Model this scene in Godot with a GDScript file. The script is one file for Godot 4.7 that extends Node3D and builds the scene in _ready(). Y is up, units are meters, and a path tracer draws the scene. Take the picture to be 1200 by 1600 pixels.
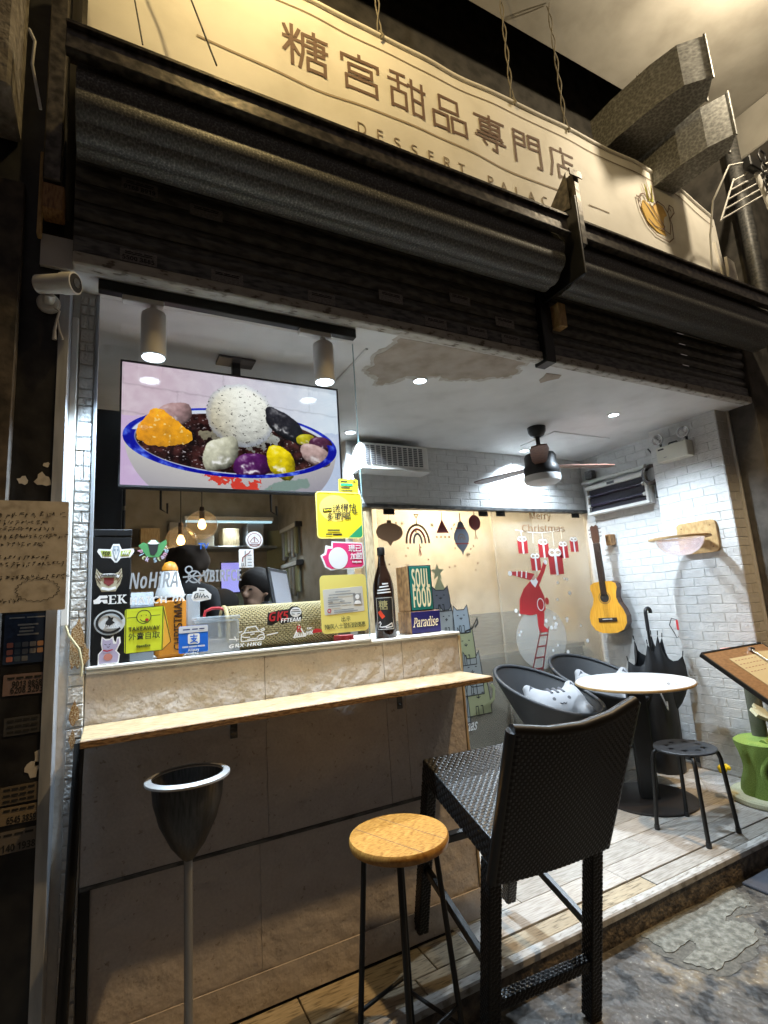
extends Node3D
# A small dessert shop at night: raised shop floor, half-wall booth with window, open seating bay, rolled-up shutters and a cloth banner above.
var rng := RandomNumberGenerator.new()
var M := {}
var used := {}
var cache := {}
const CEIL := 2.74
const FL := 0.12
const SPOT_TRACK := 2.5
const LAMP_CANOPY := 1.05
const LAMP_SIGN := 2.0
const LAMP_STREET := 17.0
const SPOT_ROOM := 2.6

func _ready() -> void:
	rng.seed = 7
	camera_and_light()
	materials()
	setting()
	shutters_and_banner()
	street_side()
	booth()
	window_stickers()
	kitchen()
	seating_bay()
	door_prints()
	furniture()
	wall_things()

func camera_and_light() -> void:
	var cam := Camera3D.new()
	cam.name = "camera"
	cam.fov = 89.19
	cam.near = 0.05
	cam.far = 200.0
	cam.transform = Transform3D(Basis(Vector3(0.88762934, -0.06610449, 0.45578982), Vector3(-0.01982849, 0.98324311, 0.18121759), Vector3(-0.4601315, -0.16989167, 0.87144468)).orthonormalized(), Vector3(0, 1.5, 2.105))
	add_child(cam)
	cam.current = true
	var we := WorldEnvironment.new()
	we.name = "world_environment"
	var e := Environment.new()
	var sm := ProceduralSkyMaterial.new()
	sm.sky_top_color = Color(0.12, 0.11, 0.11)
	sm.sky_horizon_color = Color(0.26, 0.23, 0.20)
	sm.ground_bottom_color = Color(0.05, 0.05, 0.05)
	sm.ground_horizon_color = Color(0.20, 0.18, 0.16)
	sm.sun_angle_max = 0.0
	var sky := Sky.new()
	sky.sky_material = sm
	e.background_mode = Environment.BG_SKY
	e.sky = sky
	e.background_energy_multiplier = 3.2
	e.tonemap_mode = Environment.TONE_MAPPER_LINEAR
	e.tonemap_exposure = 2.0
	e.sdfgi_enabled = true
	e.ssao_enabled = true
	e.ssil_enabled = true
	we.environment = e
	add_child(we)

# ---------------------------------------------------------------- helpers
func V(x: float, y: float, z: float) -> Vector3:
	return Vector3(x, y, z)

func put(o: Node3D, n: String, parent: Node) -> void:
	var key := "%d/%s" % [parent.get_instance_id(), n]
	if used.has(key):
		used[key] += 1
		o.name = "%s_%03d" % [n, used[key]]
	else:
		used[key] = 0
		o.name = n
	parent.add_child(o, true)

func tag(o: Node, label: String, category: String, group := "") -> Node:
	o.set_meta("label", label)
	o.set_meta("category", category)
	if group != "":
		o.set_meta("group", group)
	return o

func th(n: String, label: String, category: String, pos := Vector3.ZERO, group := "", turn := 0.0) -> Node3D:
	var o := Node3D.new()
	put(o, n, self)
	o.position = pos
	o.rotation.y = turn
	tag(o, label, category, group)
	return o

func mi(n: String, mesh: Mesh, mat: Material, parent: Node = self, pos := Vector3.ZERO, rot := Vector3.ZERO) -> MeshInstance3D:
	var o := MeshInstance3D.new()
	o.mesh = mesh
	o.material_override = mat
	put(o, n, parent)
	o.position = pos
	o.rotation = rot
	return o

func struct(n: String, mesh: Mesh, mat: Material, pos := Vector3.ZERO) -> MeshInstance3D:
	var o := mi(n, mesh, mat, self, pos)
	o.set_meta("kind", "structure")
	return o

func face(st: SurfaceTool, pts: Array, out: Vector3) -> void:
	# a flat convex face, wound clockwise as seen from the side that OUT points to
	var n: Vector3 = (pts[1] - pts[0]).cross(pts[2] - pts[0])
	if n.length() < 1e-12 and pts.size() > 3:
		n = (pts[2] - pts[0]).cross(pts[3] - pts[0])
	n = n.normalized()
	var flip := n.dot(out) > 0.0
	if not flip:
		n = -n
	for i in range(1, pts.size() - 1):
		st.set_normal(n)
		st.add_vertex(pts[0])
		st.set_normal(n)
		st.add_vertex(pts[i + 1] if flip else pts[i])
		st.set_normal(n)
		st.add_vertex(pts[i] if flip else pts[i + 1])

func begin() -> SurfaceTool:
	var st := SurfaceTool.new()
	st.begin(Mesh.PRIMITIVE_TRIANGLES)
	return st

func add_box(st: SurfaceTool, lo: Vector3, hi: Vector3, b := 0.0) -> void:
	add_box_x(st, Transform3D(Basis(), (lo + hi) / 2), hi - lo, b)

func add_box_x(st: SurfaceTool, x: Transform3D, size: Vector3, b := 0.0) -> void:
	var h := size / 2
	b = minf(b, minf(h.x, minf(h.y, h.z)) * 0.9)
	var c := x.origin
	for ax in 3:
		for s in [-1.0, 1.0]:
			var u := (ax + 1) % 3
			var w := (ax + 2) % 3
			var q := []
			for k in [[-1, -1], [1, -1], [1, 1], [-1, 1]]:
				var p := Vector3.ZERO
				p[ax] = s * h[ax]
				p[u] = k[0] * (h[u] - b)
				p[w] = k[1] * (h[w] - b)
				q.append(x * p)
			var o := Vector3.ZERO
			o[ax] = s
			face(st, q, x.basis * o)
	if b <= 0.0:
		return
	for ax in 3:
		var u := (ax + 1) % 3
		var w := (ax + 2) % 3
		for su in [-1.0, 1.0]:
			for sw in [-1.0, 1.0]:
				var q := []
				for k in [[-1, 0], [1, 0], [1, 1], [-1, 1]]:
					var p := Vector3.ZERO
					p[ax] = k[0] * (h[ax] - b)
					p[u] = su * (h[u] - (b if k[1] == 1 else 0.0))
					p[w] = sw * (h[w] - (b if k[1] == 0 else 0.0))
					q.append(x * p)
				var o := Vector3.ZERO
				o[u] = su
				o[w] = sw
				face(st, q, x.basis * o)
	for sx in [-1.0, 1.0]:
		for sy in [-1.0, 1.0]:
			for sz in [-1.0, 1.0]:
				var o := Vector3(sx, sy, sz)
				face(st, [x * (V(h.x, h.y - b, h.z - b) * o), x * (V(h.x - b, h.y, h.z - b) * o), x * (V(h.x - b, h.y - b, h.z) * o)], x.basis * o)

func cbox(sx: float, sy: float, sz: float, b := 0.003) -> ArrayMesh:
	var key := "%.4f,%.4f,%.4f,%.4f" % [sx, sy, sz, b]
	if not cache.has(key):
		var st := begin()
		add_box_x(st, Transform3D(), V(sx, sy, sz), b)
		cache[key] = st.commit()
	return cache[key]

func boxm(lo: Vector3, hi: Vector3, b := 0.003) -> ArrayMesh:
	var st := begin()
	add_box(st, lo, hi, b)
	return st.commit()

func add_tube(st: SurfaceTool, pts: Array, rad, sides := 8, caps := true) -> void:
	var rings := []
	var n := pts.size()
	var up := Vector3.ZERO
	for i in n:
		var t: Vector3 = (pts[mini(i + 1, n - 1)] - pts[maxi(i - 1, 0)]).normalized()
		if up == Vector3.ZERO:
			up = Vector3.UP if absf(t.y) < 0.9 else Vector3.RIGHT
		var a := t.cross(up).normalized()
		var b := a.cross(t).normalized()
		up = b
		var r: float = rad[i] if rad is Array else rad
		var ring := []
		for k in sides:
			var f := TAU * k / sides
			var d := a * cos(f) + b * sin(f)
			ring.append([pts[i] + d * r, d])
		rings.append(ring)
	for i in n - 1:
		for k in sides:
			var j := (k + 1) % sides
			sm_quad(st, rings[i][k], rings[i][j], rings[i + 1][j], rings[i + 1][k])
	if caps:
		for e in [0, n - 1]:
			var q := []
			for k in sides:
				q.append(rings[e][k][0])
			var o: Vector3 = pts[0] - pts[1] if e == 0 else pts[n - 1] - pts[n - 2]
			face(st, q, o)

func sm_tri(st: SurfaceTool, a, b, c) -> void:
	var n: Vector3 = (b[0] - a[0]).cross(c[0] - a[0])
	if n.length_squared() < 1e-18:
		return
	var order := [a, b, c]
	if n.dot(a[1] + b[1] + c[1]) > 0.0:
		order = [a, c, b]
	for v in order:
		st.set_normal(v[1])
		st.add_vertex(v[0])

func sm_quad(st: SurfaceTool, a, b, c, d) -> void:
	sm_tri(st, a, b, c)
	sm_tri(st, a, c, d)

func tube(pts: Array, rad, sides := 8) -> ArrayMesh:
	var st := begin()
	add_tube(st, pts, rad, sides)
	return st.commit()

func add_lathe(st: SurfaceTool, prof: Array, seg := 32, at := Vector3.ZERO, fold := 0.75) -> void:
	# prof: [r, y] pairs from one end to the other; corners sharper than the fold stay crisp
	var n := prof.size()
	var sn := []
	for i in n - 1:
		var d := Vector2(prof[i + 1][0] - prof[i][0], prof[i + 1][1] - prof[i][1]).normalized()
		sn.append(Vector2(d.y, -d.x))
	# outward side: for a profile running upwards outside is +r
	for i in n - 1:
		var na: Vector2 = sn[i]
		var nb: Vector2 = sn[i]
		if i > 0 and sn[i - 1].dot(sn[i]) > fold:
			na = (sn[i - 1] + sn[i]).normalized()
		if i < n - 2 and sn[i + 1].dot(sn[i]) > fold:
			nb = (sn[i + 1] + sn[i]).normalized()
		for k in seg:
			var f0 := TAU * k / seg
			var f1 := TAU * (k + 1) / seg
			var q := []
			for e in [[prof[i], na, f0], [prof[i], na, f1], [prof[i + 1], nb, f1], [prof[i + 1], nb, f0]]:
				var c := cos(e[2])
				var s := sin(e[2])
				q.append([at + V(e[0][0] * c, e[0][1], e[0][0] * s), V(e[1].x * c, e[1].y, e[1].x * s)])
			sm_quad(st, q[0], q[1], q[2], q[3])

func lathe(prof: Array, seg := 32) -> ArrayMesh:
	var st := begin()
	add_lathe(st, prof, seg)
	return st.commit()

func add_slab(st: SurfaceTool, poly: PackedVector2Array, z0: float, z1: float) -> void:
	var idx := Geometry2D.triangulate_polygon(poly)
	for i in range(0, idx.size(), 3):
		var a := poly[idx[i]]
		var b := poly[idx[i + 1]]
		var c := poly[idx[i + 2]]
		face(st, [V(a.x, a.y, z1), V(b.x, b.y, z1), V(c.x, c.y, z1)], Vector3(0, 0, 1))
		face(st, [V(a.x, a.y, z0), V(b.x, b.y, z0), V(c.x, c.y, z0)], Vector3(0, 0, -1))
	var cw := Geometry2D.is_polygon_clockwise(poly)
	for i in poly.size():
		var a := poly[i]
		var b := poly[(i + 1) % poly.size()]
		var d := b - a
		var o := V(-d.y, d.x, 0) if cw else V(d.y, -d.x, 0)
		face(st, [V(a.x, a.y, z0), V(b.x, b.y, z0), V(b.x, b.y, z1), V(a.x, a.y, z1)], o)

func pv(a: Array) -> PackedVector2Array:
	var r := PackedVector2Array()
	for i in range(0, a.size(), 2):
		r.append(Vector2(a[i], a[i + 1]))
	return r

func slab(a, thick := 0.002, at := Vector2.ZERO, sc := 1.0) -> ArrayMesh:
	var p: PackedVector2Array = a if a is PackedVector2Array else pv(a)
	var q := PackedVector2Array()
	for v in p:
		q.append(v * sc + at)
	var st := begin()
	add_slab(st, q, 0.0, thick)
	return st.commit()

func rrect(w: float, h: float, r: float, n := 5) -> PackedVector2Array:
	var p := PackedVector2Array()
	for c in [[w / 2 - r, h / 2 - r, 0.0], [-w / 2 + r, h / 2 - r, 0.25], [-w / 2 + r, -h / 2 + r, 0.5], [w / 2 - r, -h / 2 + r, 0.75]]:
		for k in n + 1:
			var f: float = TAU * (c[2] + 0.25 * k / n)
			p.append(Vector2(c[0] + r * cos(f), c[1] + r * sin(f)))
	return p

func disc(rx: float, ry: float, n := 28, cx := 0.0, cy := 0.0, a0 := 0.0, a1 := TAU) -> PackedVector2Array:
	var p := PackedVector2Array()
	var whole := absf(a1 - a0 - TAU) < 0.001
	for k in (n if whole else n + 1):
		var f := a0 + (a1 - a0) * k / n
		p.append(Vector2(cx + rx * cos(f), cy + ry * sin(f)))
	return p

var stroke_no := 0
func add_stroke(st: SurfaceTool, pts: PackedVector2Array, w: float, z: float, d: float, bend := false) -> void:
	# a flat ribbon along a polyline; each stroke stands a hair prouder than the one before
	stroke_no += 1
	var zz := z + d + 0.00012 * (stroke_no % 9)
	var L := []
	var n := pts.size()
	for i in n:
		var t0 := (pts[i] - pts[maxi(i - 1, 0)]).normalized() if i > 0 else (pts[1] - pts[0]).normalized()
		var t1 := (pts[mini(i + 1, n - 1)] - pts[i]).normalized() if i < n - 1 else t0
		var t := (t0 + t1).normalized() if (t0 + t1).length() > 0.1 else t1
		var m := Vector2(-t.y, t.x)
		var k := 1.0 / maxf(0.5, absf(m.dot(Vector2(-t1.y, t1.x))))
		var p := pts[i]
		if i == 0:
			p -= t1 * w * 0.3
		if i == n - 1:
			p += t0 * w * 0.3
		L.append([p + m * w / 2 * k, p - m * w / 2 * k])
	for i in n - 1:
		var q := []
		for p in [L[i][0], L[i][1], L[i + 1][1], L[i + 1][0]]:
			q.append(V(p.x, p.y, zz + (banner_z(p.x, p.y) if bend else 0.0)))
		face(st, [q[0], q[1], q[2]], Vector3(0, 0, 1))
		face(st, [q[0], q[2], q[3]], Vector3(0, 0, 1))

func strokes(lines: Array, w: float, sc := 1.0, at := Vector2.ZERO, z := 0.0, bend := false) -> ArrayMesh:
	var st := begin()
	for l in lines:
		var p := pv(l)
		for i in p.size():
			p[i] = p[i] * sc + at
		add_stroke(st, p, w, z, 0.0006, bend)
	return st.commit()

func font(bold: bool, face_name := "Droid Sans") -> SystemFont:
	var key := "font%s%s" % [bold, face_name]
	if not cache.has(key):
		var f := SystemFont.new()
		f.font_names = PackedStringArray([face_name])
		f.font_weight = 700 if bold else 400
		cache[key] = f
	return cache[key]

func text(s: String, height: float, mat: Material, parent: Node, pos: Vector3, bold := true, face_name := "Droid Sans", width := 0.0, n := "lettering", slant := 0.0, depth := 0.0012) -> MeshInstance3D:
	var t := TextMesh.new()
	t.text = s
	t.font = font(bold, face_name)
	t.font_size = 40
	t.pixel_size = height / 29.0
	t.depth = depth
	t.curve_step = 2.0
	t.horizontal_alignment = HORIZONTAL_ALIGNMENT_CENTER
	t.vertical_alignment = VERTICAL_ALIGNMENT_CENTER
	var o := mi(n, t, mat, parent, pos)
	var k := 1.0
	if width > 0.0:
		k = width / maxf(t.get_aabb().size.x, 0.0001)
	o.transform = Transform3D(Basis(V(k, 0, 0), V(slant, 1, 0), V(0, 0, 1)), pos)
	return o

var G := {}
func glyphs() -> void:
	var kou := [[0.4, 1.6, 0.4, 7], [0.4, 1.6, 2.4, 1.6, 2.4, 7], [0.4, 6.6, 2.4, 6.6]]
	var yan := [[2, .2, 2, 1.2], [.2, 1.6, 4, 1.6], [.6, 3.2, 3.6, 3.2], [.6, 4.8, 3.6, 4.8], [.8, 6.4, 3.4, 6.4, 3.4, 9.4], [.8, 6.4, .8, 9.4, 3.4, 9.4]]
	G["糖"] = [[.4, .6, 1.2, 2.6], [3.6, .6, 2.8, 2.6], [2, 0, 2, 9.6], [.2, 3.4, 3.9, 3.4], [2, 3.6, .3, 6.8], [2, 4.4, 3.4, 6.6], [6.8, 0, 6.8, 1.2], [4.4, 1.2, 9.8, 1.2], [4.4, 1.2, 4.4, 5.5, 3.6, 9.6], [5.4, 2.4, 9, 2.4, 9, 5], [4.9, 3.7, 9.8, 3.7], [5.4, 5, 9, 5], [7.1, 1.4, 7.1, 6.4], [5.4, 6.6, 9.2, 6.6, 9.2, 9.6], [5.4, 6.6, 5.4, 9.6], [5.4, 9.2, 9.2, 9.2]]
	G["宮"] = [[5, 0, 5, 1.2], [.8, 3, .8, 1.4, 9.4, 1.4, 9.4, 3], [2.4, 3.2, 2.4, 5.4], [2.4, 3.2, 7.8, 3.2, 7.8, 5.4], [2.4, 5.2, 7.8, 5.2], [5, 5.2, 4.8, 6.4], [1.6, 6.4, 1.6, 9.8], [1.6, 6.4, 8.8, 6.4, 8.8, 9.8], [1.6, 9.4, 8.8, 9.4]]
	G["甜"] = [[.6, .6, 4.4, .3], [0, 2.6, 5, 2.6], [2.5, .5, 2.5, 5], [.7, 5, .7, 9.6], [.7, 5, 4.4, 5, 4.4, 9.6], [.7, 9.2, 4.4, 9.2], [5.2, 2.2, 10, 2.2], [6.2, .3, 6.2, 9.7], [9.1, .3, 9.1, 9.7], [6.2, 5.6, 9.1, 5.6], [6.2, 9.3, 9.1, 9.3]]
	G["品"] = [[2.4, .4, 2.4, 4.2], [2.4, .4, 7.6, .4, 7.6, 4.2], [2.4, 3.9, 7.6, 3.9], [.4, 5.4, .4, 9.8], [.4, 5.4, 4.4, 5.4, 4.4, 9.8], [.4, 9.3, 4.4, 9.3], [5.6, 5.4, 5.6, 9.8], [5.6, 5.4, 9.6, 5.4, 9.6, 9.8], [5.6, 9.3, 9.6, 9.3]]
	G["專"] = [[.4, 1, 9.6, 1], [5, 0, 5, 5.8], [2, 2.1, 8, 2.1, 8, 4.7], [2, 2.1, 2, 4.7], [2, 3.4, 8, 3.4], [2, 4.7, 8, 4.7], [.8, 5.9, 8.6, 5.7], [7.6, 5, 8.8, 6.2], [.2, 7, 9.8, 7], [6.8, 6.2, 6.8, 9.6, 5.4, 9.4], [2.6, 7.8, 3.6, 8.8]]
	G["門"] = [[.8, .4, .8, 9.8], [.8, .4, 4.4, .4, 4.4, 4.2], [.8, 2.3, 4.4, 2.3], [.8, 4.2, 4.4, 4.2], [5.8, .4, 5.8, 4.2], [5.8, .4, 9.4, .4, 9.4, 9.6, 8, 9.5], [5.8, 2.3, 9.4, 2.3], [5.8, 4.2, 9.4, 4.2]]
	G["店"] = [[5.2, 0, 5.2, 1.2], [1.4, 1.3, 9.6, 1.3], [1.4, 1.3, 1.4, 5.6, .4, 9.8], [5.6, 2.2, 5.6, 5.8], [5.6, 3.8, 9.2, 3.8], [3.4, 5.8, 8.8, 5.8, 8.8, 9.8], [3.4, 5.8, 3.4, 9.8], [3.4, 9.2, 8.8, 9.2]]
	G["外"] = [[2.4, .4, .4, 4.8], [1.8, 2.4, 5, 2.4, 4.2, 5.6, .8, 9.6], [1.6, 4.4, 3.4, 6], [6.8, .2, 6.8, 9.8], [6.8, 3.6, 9.6, 6]]
	G["賣"] = [[1, 1, 9, 1], [5, 0, 5, 2.2], [2, 2.2, 8, 2.2], [1, 3.2, 9, 3.2, 9, 4.8], [1, 3.2, 1, 4.8, 9, 4.8], [3.6, 3.2, 3.6, 4.8], [6.4, 3.2, 6.4, 4.8], [2, 5.6, 8, 5.6, 8, 8.4], [2, 5.6, 2, 8.4, 8, 8.4], [2, 6.5, 8, 6.5], [2, 7.5, 8, 7.5], [3.6, 8.6, 1.2, 9.8], [6.4, 8.6, 8.8, 9.8]]
	G["自"] = [[5, 0, 4, 1.6], [1.8, 1.6, 8.2, 1.6, 8.2, 9.8], [1.8, 1.6, 1.8, 9.8], [1.8, 4.2, 8.2, 4.2], [1.8, 6.6, 8.2, 6.6], [1.8, 9.2, 8.2, 9.2]]
	G["取"] = [[.2, .8, 5.6, .8], [1.2, .8, 1.2, 8], [4.4, .8, 4.4, 9.8], [1.2, 3, 4.4, 3], [1.2, 5.2, 4.4, 5.2], [0, 8, 5.4, 7], [5.6, 2, 9.4, 2, 8.4, 5.6, 5.2, 9.6], [6, 3.4, 7.6, 6.8, 9.8, 9.6]]
	G["送"] = [[5, .4, 5.6, 1.6], [8.4, .2, 7.6, 1.6], [3.8, 2.2, 9.6, 2.2], [3.4, 4.2, 9.8, 4.2], [6.6, 2.2, 6.4, 4.6, 4, 7.4], [6.6, 4.6, 9.4, 7.4], [1.2, .8, 2, 2], [.4, 3.6, 2, 3.6, 2, 7.4, .4, 9], [1.6, 8.2, 3.4, 9.4, 9.8, 9.4]]
	G["得"] = [[2.6, .2, .4, 2.4], [3, 2.4, .2, 5.4], [1.8, 4, 1.8, 9.8], [4.4, .6, 9, .6, 9, 3.6], [4.4, .6, 4.4, 3.6, 9, 3.6], [4.4, 2.1, 9, 2.1], [3.6, 5, 9.8, 5], [3.4, 6.6, 9.8, 6.6], [7.8, 5, 7.8, 9.6, 6.6, 9.4], [4.6, 7.4, 5.4, 8.6]]
	G["快"] = [[1.6, .2, 1.6, 9.8], [.6, 2, .2, 4], [2.6, 2, 3.2, 3.4], [3.8, 2.6, 8.8, 2.6, 8.8, 5.4], [3.2, 5.4, 9.8, 5.4], [6.2, .2, 6.2, 5.4, 3.2, 9.8], [6.4, 5.8, 9.8, 9.6]]
	G["多"] = [[4.4, .2, 1.6, 3], [3.6, 1.2, 7.6, 1.2, 1, 5], [3.6, 2.6, 4.8, 3.6], [5.6, 4.2, 2.4, 7], [4.8, 5.2, 9, 5.2, 1.4, 9.8], [4.6, 6.6, 6, 7.6]]
	G["啲"] = kou + [[4.2, .2, 3.8, 1.6], [3.4, 1.8, 3.4, 8.6], [3.4, 1.8, 5.8, 1.8, 5.8, 8.6], [3.4, 4.8, 5.8, 4.8], [3.4, 8.2, 5.8, 8.2], [7.6, .2, 6.6, 3], [7.2, 1.8, 9.8, 1.8, 9.6, 9.4, 8.2, 9.4], [7.2, 4.2, 8.2, 6]]
	G["嗌"] = kou + [[4.6, .6, 5.4, 2], [8.8, .4, 8, 2], [3.2, 2.6, 9.8, 2.6], [5.4, 3.4, 3.6, 5.4], [7.6, 3.4, 9.6, 5.2], [4, 6, 9.2, 6, 9.2, 9.2], [4, 6, 4, 9.2], [5.8, 6, 5.8, 9.2], [7.4, 6, 7.4, 9.2], [3, 9.4, 10, 9.4]]
	G["現"] = [[.2, 1.2, 3.6, 1.2], [.4, 4.6, 3.4, 4.6], [0, 8.4, 3.8, 7.8], [1.9, 1.2, 1.9, 8], [4.6, .6, 9, .6, 9, 6], [4.6, .6, 4.6, 6, 9, 6], [4.6, 2.4, 9, 2.4], [4.6, 4.2, 9, 4.2], [5.8, 6, 5.4, 8, 3.8, 9.8], [7.6, 6, 7.6, 9.4, 9.8, 9.4, 9.8, 8]]
	G["已"] = [[1.2, 1, 8.4, 1, 8.4, 5], [1.6, 5, 8.4, 5], [1.6, 3.4, 1.6, 9.2, 9.2, 9.2, 9.2, 7.2]]
	G["加"] = [[.4, 3, 5, 3, 4.6, 9.4, 3.4, 9.2], [2.6, .4, 2.4, 5, .2, 9.8], [6.2, 2.2, 6.2, 9.4], [6.2, 2.2, 9.6, 2.2, 9.6, 9.4], [6.2, 9, 9.6, 9]]
	G["盟"] = [[1, .4, 4, .4, 4, 5], [1, .4, 1, 5, 4, 5], [1, 2.6, 4, 2.6], [5.8, .4, 9, .4, 9, 5.4], [5.8, .4, 5.6, 4, 4.8, 5.6], [5.8, 2, 9, 2], [5.8, 3.6, 9, 3.6], [1.2, 6.6, 8.8, 6.6, 8.8, 9.2], [1.2, 6.6, 1.2, 9.2], [3.8, 6.6, 3.8, 9.2], [6.2, 6.6, 6.2, 9.2], [.2, 9.4, 9.8, 9.4]]
	G["出"] = [[5, .4, 5, 9.2], [1.8, 1.6, 1.8, 4.6, 8.2, 4.6], [8.2, 1.6, 8.2, 4.6], [1, 6, 1, 9.2, 9, 9.2], [9, 6, 9, 9.2]]
	G["示"] = [[2, 1.4, 8, 1.4], [.6, 4, 9.4, 4], [5, 4, 5, 9.6, 3.8, 9.2], [2.6, 5.6, 1, 8.4], [7.4, 5.6, 9, 8.2]]
	G["殘"] = [[.2, 1, 4, 1], [1.8, 1, .4, 4.8], [1.4, 3, 3.8, 3, 3.2, 6, .6, 9.8], [1.4, 4.6, 2.4, 5.8], [4.6, 2, 9.4, 1.6], [4.6, 3.8, 9.4, 3.2], [6.2, .4, 7.4, 4, 9.6, 5], [4.4, 6.4, 9.6, 6], [4.6, 8, 9.4, 7.6], [6.2, 4.8, 7.4, 8.8, 9.8, 9.6], [9, 5, 5, 9.6]]
	G["疾"] = [[5.4, 0, 5.4, 1.2], [1.8, 1.3, 9.8, 1.3], [1.8, 1.3, 1.8, 6, .4, 9.8], [.4, 2.6, 1.4, 4], [.2, 6.4, 1.6, 5.4], [4.8, 2.4, 4, 4.2], [4.4, 3.4, 9, 3.4], [3.2, 5.8, 9.8, 5.8], [6.4, 3.4, 6.2, 6, 3, 9.8], [6.4, 6, 9.8, 9.6]]
	G["人"] = [[5, .4, 4.6, 4, .6, 9.6], [4.8, 4, 9.4, 9.6]]
	G["士"] = [[.6, 4, 9.4, 4], [5, .4, 5, 9], [1.8, 9, 8.2, 9]]
	var deng := [[1.2, .8, 4, .8, .6, 4.4], [6, .2, 9.6, 4.4], [8.6, .8, 7, 2], [3.4, 3.4, 6.6, 3.4], [2.8, 4.8, 7.2, 4.8, 7.2, 7], [2.8, 4.8, 2.8, 7, 7.2, 7], [3.4, 7.4, 4, 9], [6.6, 7.4, 6, 9], [.8, 9.4, 9.2, 9.4]]
	G["登"] = deng
	G["記"] = yan + [[5, 1, 9.4, 1, 9.4, 5, 5.4, 5], [5.4, 5, 5.4, 9.2, 9.8, 9.2, 9.8, 7.4]]
	var half := []
	for l in deng:
		var k := []
		for i in l.size():
			k.append(l[i] * 0.55 + 4.5 if i % 2 == 0 else l[i])
		half.append(k)
	G["證"] = yan + half
	G["優"] = [[2, .2, .2, 4], [1.4, 2.6, 1.4, 9.8], [3.4, .8, 9.6, .8], [4.4, 1.8, 8.8, 1.8, 8.8, 4.4], [4.4, 1.8, 4.4, 4.4, 8.8, 4.4], [4.4, 3.1, 8.8, 3.1], [3.4, 6.2, 3.4, 5.2, 9.8, 5.2, 9.8, 6.2], [6, 6.6, 3.6, 9.4], [5.2, 7.2, 8.6, 7.2, 4, 9.8], [5.6, 8, 9.6, 9.8]]
	G["惠"] = [[1, 1, 9, 1], [5, 0, 5, 5.6], [2, 2, 8, 2, 8, 4.6], [2, 2, 2, 4.6, 8, 4.6], [2, 3.3, 8, 3.3], [.8, 5.8, 8.8, 5.6], [1.4, 7, .6, 9.2], [3, 6.8, 3.4, 9.4, 7.4, 9.4, 7.6, 8.4], [5, 6.6, 5.6, 7.8], [8.4, 6.8, 9.6, 8.6]]
	G["支"] = [[1, 2, 9, 2], [5, .2, 5, 4.6], [1.8, 4.6, 8, 4.6, 5, 8, 1, 9.8], [3, 5, 6, 8, 9.4, 9.8]]

func cjk(s: String, size: float, w: float, mat: Material, parent: Node, pos: Vector3, pitch := 1.08, slant := 0.0, bend := false, n := "lettering") -> MeshInstance3D:
	# characters in a row, centred on pos
	var st := begin()
	for i in s.length():
		var x0 := (i - (s.length() - 1) / 2.0) * size * pitch - size / 2
		for l in G[s[i]]:
			var p := pv(l)
			for k in p.size():
				var y := size / 2 - p[k].y * size / 10
				p[k] = Vector2(x0 + p[k].x * size / 10 + y * slant, y)
			if bend:
				for k in p.size():
					p[k] += Vector2(pos.x, pos.y)
			add_stroke(st, p, w, 0.0, 0.0006, bend)
	return mi(n, st.commit(), mat, parent, Vector3(0, 0, pos.z) if bend else pos)

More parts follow.
